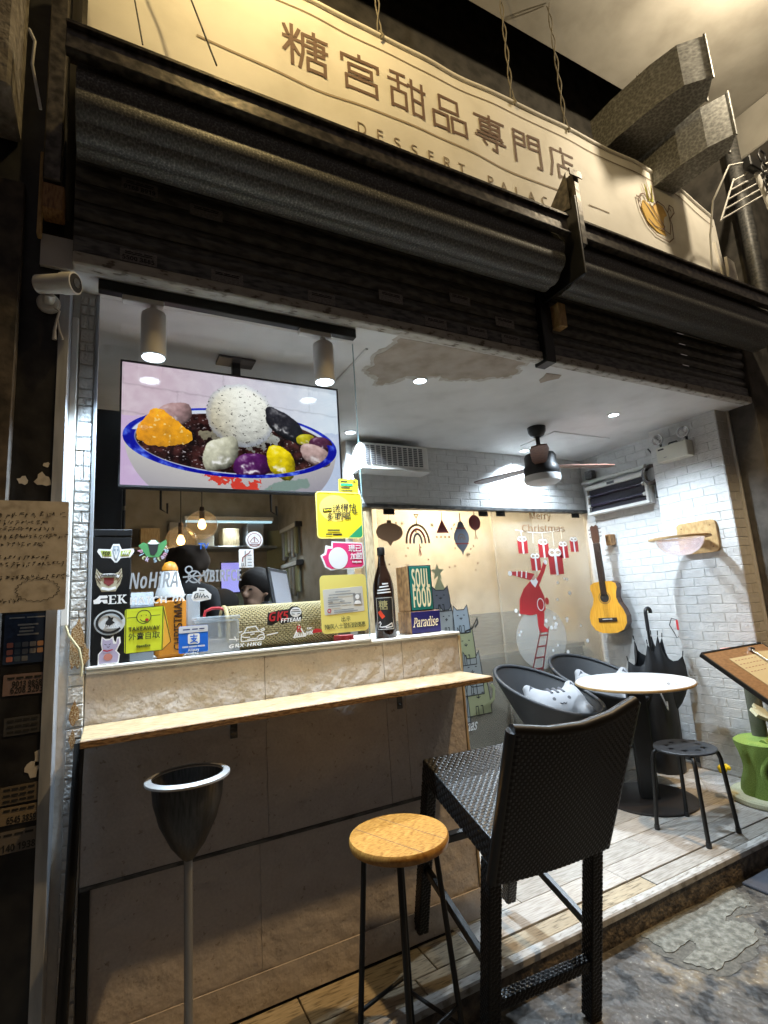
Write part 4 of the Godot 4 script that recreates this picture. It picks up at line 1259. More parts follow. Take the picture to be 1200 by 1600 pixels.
	for row in rows:
		var ls := []
		var x := -0.172
		while x < -0.175 + row[1]:
			var s: float = row[2]
			for k in 3 + r.randi() % 3:
				var a := Vector2(x + r.randf() * s * 0.5, row[0] + (r.randf() - 0.5) * s)
				if r.randf() < 0.5:
					ls.append([a.x, a.y, a.x + s * r.randf_range(0.3, 0.6), a.y + s * r.randf_range(-.1, .15)])
				else:
					ls.append([a.x, a.y, a.x - s * r.randf_range(-.1, 0.3), a.y - s * r.randf_range(0.3, 0.6)])
			x += s * r.randf_range(1.0, 1.35)
		mi("handwriting", strokes(ls, 0.0016, 1.0, Vector2.ZERO, 0.0016), M.black_ink, ntc)
	var star := []
	for k in 41:
		var f := TAU * k / 40.0
		var q := 1.0 + (0.13 if k % 2 else 0.0)
		star.append(0.108 + 0.052 * q * cos(f))
		star.append(-0.108 + 0.032 * q * sin(f))
	mi("handwriting", strokes([star], 0.0014, 1.0, Vector2.ZERO, 0.0016), M.black_ink, ntc)
	# poster of small app tiles
	var po := th("poster", "small dark blue poster with rows of coloured square icons below the notice", "poster", V(-0.236, 1.462, 0.1195))
	mi("sheet", slab(rrect(0.115, 0.15, 0.004), 0.0012), mat(lin(.02, .035, .075), 0.4), po)
	mi("heading", strokes([[-.045, .064, -.008, .064], [.0, .064, .045, .064]], 0.004, 1.0, Vector2.ZERO, 0.0013), M.grey, po)
	mi("lines", strokes([[-.022, .042, .028, .042], [-.016, .032, .018, .032], [-.018, .022, .016, .022], [-.022, .012, .030, .012]], 0.005, 1.0, Vector2.ZERO, 0.0013), M.grey, po)
	for i in 13:
		var cx := -0.041 + (i % 5) * 0.0195
		var cy: float = -0.018 - int(i / 5.0) * 0.021
		mi("icon", slab(rrect(0.016, 0.015, 0.003), 0.0006), mat([lin(.35, .12, .09), lin(.30, .28, .25), lin(.05, .08, .12), lin(.4, .22, .12), lin(.12, .13, .15)][(i * 7) % 5], 0.6), po, V(cx, cy, 0.0013))
	for a in [[-0.232, 1.325, 0.115, 0.062, "9013 9858", "6208 3293", "pink printed phone-number label reading 9013 9858 and 6208 3293", Color(0.45, 0.38, 0.37)], [-0.232, 1.205, 0.10, 0.052, "", "", "faint grey phone-number label below the pink one", Color(0.22, 0.22, 0.22)], [-0.232, 1.012, 0.10, 0.05, "", "", "brown phone-number label with dense small print", Color(0.36, 0.32, 0.26)], [-0.230, 0.955, 0.10, 0.048, "", "6545 3859", "torn tan phone-number label reading 6545 3859", Color(0.46, 0.41, 0.33)], [-0.240, 0.885, 0.13, 0.06, "", "9140 1938", "grey phone-number label reading 9140 1938 at the bottom of the group", Color(0.38, 0.36, 0.34)]]:
		var o := th("phone_label", a[6] + " on the black panel", "sticker", V(a[0], a[1], 0.1195), "phone-number labels on the black panel")
		o.rotation.z = r.randf_range(-.02, .02)
		mi("sheet", slab(rrect(a[2], a[3], 0.002), 0.001), mat(a[7], 0.6), o)
		if a[4] != "":
			text(a[4], 0.017, M.black_ink, o, V(0.004, 0.002, 0.0013), true, "Droid Sans", a[2] * 0.66)
		if a[5] != "":
			text(a[5], 0.019, M.black_ink, o, V(0.004, -a[3] * 0.26, 0.0013), true, "Droid Sans", a[2] * 0.72)
		var ls := []
		for k in 4:
			ls.append([-a[2] * 0.4 + k * a[2] * 0.2, a[3] * 0.32, -a[2] * 0.4 + k * a[2] * 0.2 + a[2] * 0.13, a[3] * 0.32])
			if a[5] == "":
				ls.append([-a[2] * 0.4 + k * a[2] * 0.2, 0.0, -a[2] * 0.4 + k * a[2] * 0.2 + a[2] * 0.13, 0.0])
				ls.append([-a[2] * 0.4 + k * a[2] * 0.2, -a[3] * 0.3, -a[2] * 0.4 + k * a[2] * 0.2 + a[2] * 0.13, -a[3] * 0.3])
		mi("small_print", strokes(ls, 0.006, 1.0, Vector2.ZERO, 0.0012), M.black_ink, o)
	# scabs where old paper was torn off
	for a in [[-0.205, 2.02, 0.022], [-0.212, 1.97, 0.05], [-0.268, 1.965, 0.03], [-0.182, 1.10, 0.05], [-0.206, 1.075, 0.045], [-0.178, 1.40, 0.03], [-0.18, 1.24, 0.025]]:
		var poly := []
		for k in 11:
			var f := TAU * k / 11.0
			var q: float = a[2] * r.randf_range(0.28, 0.6)
			poly.append_array([q * cos(f), q * sin(f)])
		var o := mi("torn_paper", slab(poly, 0.001), M.paper, self, V(a[0], a[1], 0.1188))
		tag(o, "scrap of torn paper left on the black panel", "paper scrap", "torn paper scraps on the black panel")
	# aluminium corner strip and conduit
	var al := th("corner_strip", "pale aluminium corner strip between the black panel and the brick jamb", "trim", V(-0.172, 0.0, 0.0))
	mi("front_leaf", boxm(V(-0.016, 0.02, 0.119), V(0.016, 2.80, 0.124), 0.001), M.alu, al)
	mi("side_leaf", boxm(V(0.0125, 0.02, -0.02), V(0.0165, 2.80, 0.118), 0.001), M.alu, al)
	var cv := mi("cable_cover", boxm(V(-0.012, 1.49, -0.001), V(0.012, 2.62, 0.016), 0.003), M.white_plastic, self, V(-0.1445, 0, 0.0085))
	tag(cv, "white cable cover running up beside the brick jamb", "cable cover")
	var cd := mi("window_cable", tube([V(-0.142, 1.50, 0.02), V(-0.13, 1.46, 0.025), V(-0.098, 1.41, 0.022), V(-0.088, 1.36, 0.02), V(-0.09, 1.32, 0.02)], 0.004, 8), mat(lin(.45, .40, .24), 0.5))
	tag(cd, "cream cable bending down from the cable cover", "cable")
	# leaning black bar at the jamb
	var lb := mi("leaning_bar", tube([V(-0.088, 1.11, 0.03), V(-0.108, 0.13, 0.24)], 0.016, 10), M.black_metal)
	tag(lb, "black metal bar leaning against the brick jamb", "bar")
	# camera
	var cam := th("security_camera", "white bullet security camera on the black panel beside the window", "camera", V(-0.215, 2.63, 0.119))
	mi("base", lathe([[0.001, 0.0], [0.036, 0.0], [0.036, 0.012], [0.03, 0.018], [0.001, 0.018]], 20), M.white_plastic, cam, V(-0.004, -0.03, 0.0), V(PI / 2, 0, 0))
	mi("ball_joint", tube([V(-0.004, -0.03, 0.012), V(0.0, -0.012, 0.035)], 0.018, 10), M.white_plastic, cam)
	var axis := V(0.78, -0.06, 0.45).normalized()
	var p0 := V(-0.035, 0.012, 0.045)
	mi("body", tube([p0, p0 + axis * 0.004, p0 + axis * 0.11], [0.026, 0.031, 0.033], 18), M.white_plastic, cam)
	mi("hood", tube([p0 + axis * 0.092, p0 + axis * 0.135], 0.0365, 18), M.white_plastic, cam)
	mi("lens_plate", tube([p0 + axis * 0.1352, p0 + axis * 0.137], 0.031, 18), M.black_plastic, cam)
	mi("lens", tube([p0 + axis * 0.1372, p0 + axis * 0.140], 0.016, 14), M.chrome, cam)
	mi("cable", tube([V(0.0, -0.035, 0.012), V(0.03, -0.06, 0.02), V(0.024, -0.09, 0.02), V(0.032, -0.13, 0.012), V(0.042, -0.16, 0.012)], 0.004, 6), M.white_plastic, cam)
	mi("plug", tube([V(0.024, -0.09, 0.02), V(0.018, -0.13, 0.016), V(0.018, -0.165, 0.014)], [0.004, 0.005, 0.0075], 8), M.white_plastic, cam)
	# timber wedge and old brackets top left
	var wd := th("timber_wedge", "bare timber block wedged beside the shutter coil", "wood block", V(-0.215, 2.96, 0.16))
	mi("block", boxm(V(-0.03, -0.05, -0.03), V(0.035, 0.05, 0.05), 0.004), M.box_wood, wd)
	mi("slat", boxm(V(-0.045, -0.13, -0.02), V(-0.031, 0.20, 0.01), 0.003), M.shelf_wood, wd)
	var ir := mi("angle_iron", boxm(V(-0.245, 3.02, 0.16), V(-0.19, 3.9, 0.215), 0.004), M.channel)
	tag(ir, "dark vertical angle iron at the left end of the shutter", "bracket")
	var hk := mi("hanging_wires", tube([V(-0.28, 3.42, 0.38), V(-0.26, 3.36, 0.40), V(-0.265, 3.28, 0.39), V(-0.24, 3.15, 0.36)], 0.005, 6), M.white_plastic)
	tag(hk, "loose pale wire hanging at the left of the shutter coil", "wire")

	# ---- round wooden stool on the street
	var ws := th("wooden_stool", "round honey-coloured wooden stool with thin black metal legs", "stool", V(0.845, 0.0, 0.455))
	mi("seat", lathe([[0.001, 0.718], [0.150, 0.718], [0.160, 0.724], [0.163, 0.735], [0.163, 0.745], [0.159, 0.752], [0.001, 0.752]], 56), M.seat_wood, ws)
	for x in [-0.058, 0.052]:
		mi("plank_seam", boxm(V(x - 0.0011, 0.7515, -0.148), V(x + 0.0011, 0.7523, 0.148), 0.0), M.brown_print, ws, Vector3.ZERO, V(0, 0.35, 0))
	var feet := []
	for k in 4:
		var f := 0.5 + PI / 2 * k
		var top := V(0.115 * cos(f), 0.716, 0.115 * sin(f))
		var ft := V(0.172 * cos(f), 0.012, 0.172 * sin(f))
		feet.append([top, ft])
		var lg := mi("leg", tube([top, ft], 0.0095, 8), M.black_metal, ws)
		mi("foot_cap", tube([ft + V(0, -0.011, 0), ft + V(0, 0.018, 0)], 0.013, 8), M.black_plastic, lg)
	for k in 4:
		var a: Vector3 = feet[k][0].lerp(feet[k][1], 0.66 if k % 2 == 0 else 0.74)
		var b: Vector3 = feet[(k + 1) % 4][0].lerp(feet[(k + 1) % 4][1], 0.66 if k % 2 == 0 else 0.74)
		mi("stretcher", tube([a, b], 0.0065, 8), M.black_metal, ws)
	mi("seat_ring", tube(ring(0.12, 0.712, 24), 0.007, 6), M.black_metal, ws)

	# ---- woven bar chair, tipped back off the step
	var ch := th("bar_chair", "tall black woven bar chair leaning back off the step", "chair", V(1.075, 0.74, 0.645))
	var right := V(0.497, 0.0, 0.037).normalized()
	var fwd := V(0.004, 0.13, -0.4475).normalized()
	fwd = (fwd - right * fwd.dot(right)).normalized()
	var up := right.cross(fwd)
	ch.transform.basis = Basis(right, up, -fwd)
	# local: x right, y up, z towards the street; seat spans x 0..0.5, z -0.47..0
	woven_part("seat", ch, V(0, -0.085, -0.47), V(0.478, 0, -0.0), "xYZz", 0.027, 0.0135)
	var splay := Transform3D(Basis(), V(0, -0.088, 0)) * Transform3D(Basis(Vector3.RIGHT, -0.10), Vector3.ZERO) * Transform3D(Basis(), V(0, 0.088, 0))
	woven_part("leg", ch, V(0.0, -0.752, -0.05), V(0.048, -0.088, 0.0), "xzZ", 0.02, 0.012).transform = splay
	woven_part("leg", ch, V(0.430, -0.752, -0.05), V(0.478, -0.088, 0.0), "xZ", 0.02, 0.012).transform = splay
	woven_part("leg", ch, V(0.0, -0.72, -0.47), V(0.045, -0.088, -0.425), "xZ", 0.02, 0.012)
	woven_part("leg", ch, V(0.433, -0.72, -0.47), V(0.478, -0.088, -0.425), "xZ", 0.02, 0.012)
	# the back panel sweeps up with a slightly dished top edge
	var bk := begin()
	var bw := begin()
	var nx := 14
	for i in nx:
		for e in [[-0.002, -1.0], [0.034, 1.0]]:
			var q := []
			for c in [[i, 0], [i + 1, 0], [i + 1, 1], [i, 1]]:
				q.append(back_point(c[0] / float(nx), c[1], e[0]))
			face(bk, [q[0], q[1], q[2]], V(0, 0, e[1]))
			face(bk, [q[0], q[2], q[3]], V(0, 0, e[1]))
		for c in [0.0, 1.0]:
			var q2 := [back_point(i / float(nx), c, -0.002), back_point((i + 1) / float(nx), c, -0.002), back_point((i + 1) / float(nx), c, 0.034), back_point(i / float(nx), c, 0.034)]
			face(bk, q2, V(0, c * 2 - 1, 0))
	for u in [0.0, 1.0]:
		face(bk, [back_point(u, 0, -0.002), back_point(u, 1, -0.002), back_point(u, 1, 0.034), back_point(u, 0, 0.034)], V(u * 2 - 1, 0, 0))
	var bp := mi("backrest", bk.commit(), M.wicker_under, ch)
	for e in [[-0.0025, -1.0], [0.0345, 1.0]]:
		for j in 46:
			for i in 24:
				var u0 := (i + (0.5 if j % 2 else 0.0)) / 24.5
				var g := []
				for t in [0.04, 0.5, 0.96]:
					var uu: float = u0 + t / 24.5
					var lift: float = (0.0025 if t == 0.5 else 0.0004) * e[1]
					g.append([back_point(uu, (j + 0.08) / 46.0, e[0] + lift), back_point(uu, (j + 0.92) / 46.0, e[0] + lift)])
				for k in 2:
					face(bw, [g[k][0], g[k + 1][0], g[k + 1][1]], V(0, 0, e[1]))
					face(bw, [g[k][0], g[k + 1][1], g[k][1]], V(0, 0, e[1]))
	mi("weave", bw.commit(), M.wicker, bp).set_meta("kind", "stuff")
	mi("top_binding", tube([back_point(0, 1, 0.016), back_point(.25, 1, 0.016), back_point(.5, 1, 0.016), back_point(.75, 1, 0.016), back_point(1, 1, 0.016)], 0.02, 8), M.wicker, ch)
	mi("side_binding", tube([back_point(0.0, 0, 0.016), back_point(0.0, 0.5, 0.016), back_point(0.0, 1, 0.016)], 0.019, 8), M.wicker, ch)
	mi("side_binding", tube([back_point(1.0, 0, 0.016), back_point(1.0, 0.5, 0.016), back_point(1.0, 1, 0.016)], 0.019, 8), M.wicker, ch)
	woven_part("stretcher", ch, V(0.05, -0.575, 0.008), V(0.428, -0.535, 0.04), "YZ", 0.02, 0.012)
	mi("stretcher", boxm(V(0.012, -0.46, -0.43), V(0.036, -0.43, 0.0), 0.003), M.wicker, ch)
	mi("stretcher", boxm(V(0.442, -0.46, -0.43), V(0.466, -0.43, 0.0), 0.003), M.wicker, ch)
	mi("stretcher", boxm(V(0.047, -0.36, -0.46), V(0.431, -0.325, -0.43), 0.003), M.wicker, ch)

	# ---- tall steel ashtray bin
	var bn := th("standing_ashtray", "brushed steel cone-shaped ashtray bin on a thin pole below the ledge", "ashtray", V(0.217, FL, 0.284))
	mi("rim", lathe([[0.104, 0.896], [0.107, 0.899], [0.124, 0.893], [0.125, 0.887], [0.122, 0.886], [0.106, 0.892]], 44), M.steel_rim, bn)
	mi("cone", lathe([[0.0125, 0.655], [0.022, 0.664], [0.050, 0.700], [0.083, 0.765], [0.1005, 0.828], [0.106, 0.888], [0.1045, 0.888], [0.0985, 0.828], [0.081, 0.767], [0.048, 0.704], [0.001, 0.694]], 44), M.brushed, bn)
	mi("pole", lathe([[0.0125, 0.012], [0.0125, 0.657]], 16), M.steel_plain, bn)
	mi("foot", lathe([[0.001, 0.012], [0.028, 0.012], [0.032, 0.006], [0.032, 0.0045], [0.001, 0.0045]], 32), M.brushed, bn)

	# ---- menu stand
	var ms := th("menu_stand", "brown menu board on a black stand in front of the step", "menu stand", V(3.18, 0.0, 0.42))
	mi("foot", boxm(V(-0.2, 0.0, 0.0), V(0.2, 0.02, 0.3), 0.004), M.black_metal, ms)
	mi("pole", boxm(V(-0.02, 0.0205, 0.08), V(0.02, 0.96, 0.12), 0.004), M.black_metal, ms)
	var tilt := 0.61
	var bd := mi("board", cbox(0.59, 0.018, 0.42, 0.003), M.brown_board, ms, V(0, 0.975, 0.02), V(tilt, 0, 0))
	var fr := begin()
	for e in [[V(-0.30, 0, 0), V(0.012, 0.024, 0.43)], [V(0.30, 0, 0), V(0.012, 0.024, 0.43)], [V(0, 0, -0.215), V(0.588, 0.024, 0.012)], [V(0, 0, 0.215), V(0.588, 0.024, 0.012)]]:
		add_box_x(fr, Transform3D(Basis(), e[0]), e[1], 0.002)
	mi("frame", fr.commit(), M.black_metal, bd)
	var mn := mi("menu_sheet", cbox(0.26, 0.002, 0.34, 0.0005), mat(lin(.42, .33, .17), 0.6), bd, V(-0.03, 0.011, 0.03))
	mi("menu_sheet", cbox(0.20, 0.002, 0.34, 0.0005), mat(lin(.42, .33, .17), 0.6), bd, V(0.21, 0.011, 0.02), V(0, -0.08, 0))
	var sw := begin()
	for k in 26:
		add_box(sw, V(-0.11 + (k % 7) * 0.032, 0.0012, -0.15 + int(k / 7.0) * 0.03), V(-0.095 + (k % 7) * 0.032, 0.0018, -0.147 + int(k / 7.0) * 0.03))
	for k in 18:
		var f := TAU * k / 18.0
		add_box(sw, V(0.07 * cos(f) - .006, 0.0012, 0.06 + 0.05 * sin(f) - .003), V(0.07 * cos(f) + .006, 0.0018, 0.06 + 0.05 * sin(f) + .003))
	mi("print", sw.commit(), M.maroon, mn)
	mi("clip", tube([V(0.10, 0.02, -0.17), V(0.08, 0.022, 0.05), V(0.07, 0.02, 0.16)], 0.007, 8), M.chrome, bd)
	mi("clip_knob", tube([V(0.09, 0.02, -0.175), V(0.12, 0.022, -0.168)], 0.011, 8), M.chrome, bd)

func ring(r: float, y: float, n: int) -> Array:
	var p := []
	for k in n + 1:
		p.append(V(r * cos(TAU * k / n), y, r * sin(TAU * k / n)))
	return p

func back_point(u: float, v: float, z: float) -> Vector3:
	# chair back: u across, v up; rises from the seat, top edge dished and higher at the far side
	var top := 0.375 + 0.03 * pow(absf(u - 0.42) * 2.0, 2.0)
	var bow := 0.022 * sin(PI * u)
	return V(lerpf(0.0 - 0.008 * v, 0.470 + 0.018 * v, u), lerpf(-0.13 - 0.012 * sin(PI * u), top, v), z + v * 0.055 + bow * v)

# ---------------------------------------------------------------- the booth
func ell(u: float, v: float, cx: float, cy: float, rx: float, ry: float, rot := 0.0) -> float:
	var x := u - cx
	var y := v - cy
	var c := cos(rot)
	var s := sin(rot)
	return Vector2((x * c + y * s) / rx, (-x * s + y * c) / ry).length()

func screen_picture() -> ImageTexture:
	# the photo on the television: a bowl of dessert, in units of screen height (y down)
	var w := 800
	var h := 450
	var im := Image.create(w, h, false, Image.FORMAT_RGB8)
	var n1 := noise(301, 0.016)
	var n2 := noise(302, 0.07)
	var n3 := noise(303, 0.02, FastNoiseLite.TYPE_SIMPLEX_SMOOTH, 3)
	var n4 := noise(304, 0.032, FastNoiseLite.TYPE_SIMPLEX_SMOOTH, 2)
	var lamp := V(-0.35, -0.62, 0.70).normalized()
	# pieces: centre, radii, lean, squareness, colour, gloss
	var bits := [[0.37, 0.40, 0.14, 0.105, 0.25, 2.4, Color(0.74, 0.60, 0.60), 0.5], [1.27, 0.40, 0.17, 0.12, -0.5, 3.2, Color(0.16, 0.16, 0.19), 0.7], [1.46, 0.515, 0.09, 0.055, 0.1, 2.2, Color(0.80, 0.76, 0.10), 0.7], [1.60, 0.545, 0.115, 0.07, 0.0, 2.2, Color(0.34, 0.15, 0.27), 0.8], [1.55, 0.655, 0.145, 0.10, -0.25, 2.3, Color(0.80, 0.68, 0.66), 0.6], [0.73, 0.70, 0.145, 0.14, 0.35, 3.0, Color(0.86, 0.86, 0.76), 0.9], [0.985, 0.785, 0.165, 0.11, 0.1, 2.3, Color(0.34, 0.11, 0.38), 1.0], [1.23, 0.745, 0.125, 0.15, -0.35, 2.4, Color(1.0, 0.90, 0.06), 0.9]]
	var top := 0.60
	var wedge := pv([.10, .62, .10, .54, .20, .38, .25, .355, .30, .37, .42, .47, .50, .545, .505, .60, .44, .645, .30, .675, .18, .668])
	for j in h:
		for i in w:
			var u := i / float(h)
			var v := j / float(h)
			var a := n1.get_noise_2d(i, j)
			var b := n2.get_noise_2d(i, j)
			var c := Color(0.80, 0.72, 0.77).lerp(Color(0.84, 0.90, 0.95), clampf(u * 0.7 - 0.2, 0, 1))
			if v < 0.44 + 0.03 * a:
				var row := int((v + 0.06 - u * 0.05) / 0.23)
				var bv := fmod(v + 0.06 - u * 0.05 + 0.012 * a, 0.23)
				var bu := fmod(u + (0.36 if row % 2 else 0.0) + 0.01 * b, 0.75)
				c = c.darkened(0.10 * (1.0 - smoothstep(0.004, 0.022, bv)) + 0.08 * (1.0 - smoothstep(0.004, 0.02, bu)))
				c = c.lightened(clampf(0.08 + 0.22 * a, 0, 1))
			else:
				c = Color(0.80, 0.70, 0.84).lerp(Color(0.74, 0.80, 0.90), clampf(u / 1.6, 0, 1)).lightened(clampf(0.25 * a + 0.06 * sin(u * 9.0 + v * 22.0), 0, 1))
			# outside of the bowl
			if v > top and ell(u, v, 0.88, top, 0.86, 0.66) < 1.0:
				c = Color(0.93, 0.92, 0.86).lerp(Color(0.58, 0.57, 0.62), clampf((v - top) * 1.4 + absf(u - 0.7) * 0.45, 0, 1))
				var petal := ell(u, v, 0.86, 0.97, 0.20, 0.07, 0.25) + 1.2 * a + 0.5 * b
				c = c.lerp(Color(0.82, 0.25, 0.20), 1.0 - smoothstep(0.85, 1.0, petal))
				c = c.lerp(Color(0.45, 0.56, 0.52), (1.0 - smoothstep(0.8, 1.05, ell(u, v, 1.26, 0.97, 0.24, 0.055, -0.25) + 0.6 * a)) * 0.8)
			var er := ell(u, v, 0.88, top, 0.87, 0.30)
			if er < 1.0:
				c = Color(0.72, 0.77, 0.86).lerp(Color(0.90, 0.92, 0.95), clampf(0.5 + 0.6 * (top - v), 0, 1))
				var rim := smoothstep(0.935, 0.955, er)
				c = c.lerp(Color(0.04, 0.07, 0.62).lerp(Color(0.30, 0.42, 1.0), clampf(0.3 + a, 0, 1) * 0.6), rim)
				var es2 := ell(u, v, 0.885, top + 0.005, 0.80, 0.262)
				if es2 < 1.0:
					var deep := Color(0.09, 0.04, 0.04).lerp(Color(0.30, 0.16, 0.15), clampf(0.45 + 1.2 * a + 0.3 * b, 0, 1))
					var wet := smoothstep(0.30, 0.5, n3.get_noise_2d(i * 2.2, j * 4.5)) * smoothstep(-0.1, 0.3, b)
					c = c.lerp(deep.lerp(Color(0.86, 0.84, 0.86), wet * 0.8), smoothstep(1.0, 0.97, es2))
			# scoop of ice cream with chocolate flakes, melting at its foot
			var ex := (u - 0.90) / 0.285
			var ey := (v - 0.345) / 0.285
			var rr := sqrt(ex * ex + ey * ey) + 0.05 * a + 0.03 * b
			var skirt := ell(u, v, 0.90, 0.55, 0.33 + 0.16 * a, 0.085 + 0.10 * a + 0.03 * b)
			if rr < 1.0 or skirt < 1.0:
				var nz := sqrt(maxf(0.0, 1.0 - minf(rr * rr, 1.0)))
				var nn := V(ex + 0.08 * n2.get_noise_2d(i + 40, j) + 0.32 * n4.get_noise_2d(i, j * 1.6), ey + 0.08 * n2.get_noise_2d(i, j + 40) + 0.32 * n4.get_noise_2d(i + 70, j * 1.6), nz + 0.35).normalized()
				var lit := clampf(0.62 + 0.42 * nn.dot(V(0.15, -0.62, 0.75)), 0, 1.08)
				c = Color(0.97 * lit, 0.98 * lit, 0.94 * lit)
				c = c.lerp(Color(0.96 * lit, 0.86 * lit, 0.62 * lit), 0.55 * clampf((0.90 - u) * 3.5, 0, 1) * clampf(v * 2.2, 0, 1))
				c = c.lerp(Color(0.62, 0.66, 0.80), 0.35 * smoothstep(0.8, 1.0, rr) * float(rr < 1.0))
				c = c.lerp(Color(0.20, 0.17, 0.18), smoothstep(0.43, 0.50, n2.get_noise_2d(i * 0.62 + 500, j * 0.95)))
			# dumplings and jelly
			for d in bits:
				var du: float = (u - d[0]) / d[2]
				var dv: float = (v - d[1] + d[4] * (u - d[0])) / d[3]
				if absf(du) > 1.2 or absf(dv) > 1.2:
					continue
				var e: float = pow(pow(absf(du), d[5]) + pow(absf(dv), d[5]), 1.0 / d[5]) + 0.07 * a + 0.03 * b
				if e < 1.0:
					var z := sqrt(maxf(0.0, 1.0 - e * e))
					var nn := V(du * pow(absf(du), 0.6) + 0.34 * n4.get_noise_2d(i, j) + 0.03 * b, dv * pow(absf(dv), 0.6) + 0.34 * n4.get_noise_2d(i + 99, j), z + 0.25).normalized()
					var lit := clampf(0.42 + 0.62 * nn.dot(lamp), 0.12, 1.1)
					var sp: float = pow(clampf(nn.dot(V(-0.1, 0.30, 0.95).normalized()), 0, 1), 60.0) * d[7] + pow(clampf(nn.dot(V(-0.3, -0.5, 0.8).normalized()), 0, 1), 30.0) * d[7] * 0.5
					var k: Color = d[6]
					c = c.lerp(Color(k.r * lit, k.g * lit, k.b * lit).lerp(Color.WHITE, clampf(sp, 0, 0.9)), smoothstep(1.0, 0.95, e))
			if Geometry2D.is_point_in_polygon(Vector2(u + 0.012 * a, v + 0.012 * n4.get_noise_2d(i, j)), wedge):
				var k := clampf(1.02 - (v - 0.40) * 0.75 + 0.16 * n1.get_noise_2d(i * 1.4, j * 1.4) + 0.03 * b, 0.4, 1.15)
				c = Color(0.98 * k, 0.66 * k + 0.10 * (u - 0.2), 0.12)
				c = c.lerp(Color(1.0, 0.92, 0.7), smoothstep(0.42, 0.6, n4.get_noise_2d(i + 31, j)) * 0.6)
			# the near lip of the bowl passes in front
			if v > top - 0.05 and er < 1.0 and er > 0.90:
				c = c.lerp(Color(0.04, 0.06, 0.60).lerp(Color(0.40, 0.55, 1.0), clampf(a * 1.6, 0, 1)), smoothstep(0.90, 0.915, er))
			im.set_pixel(i, j, c)
	return ImageTexture.create_from_image(im)

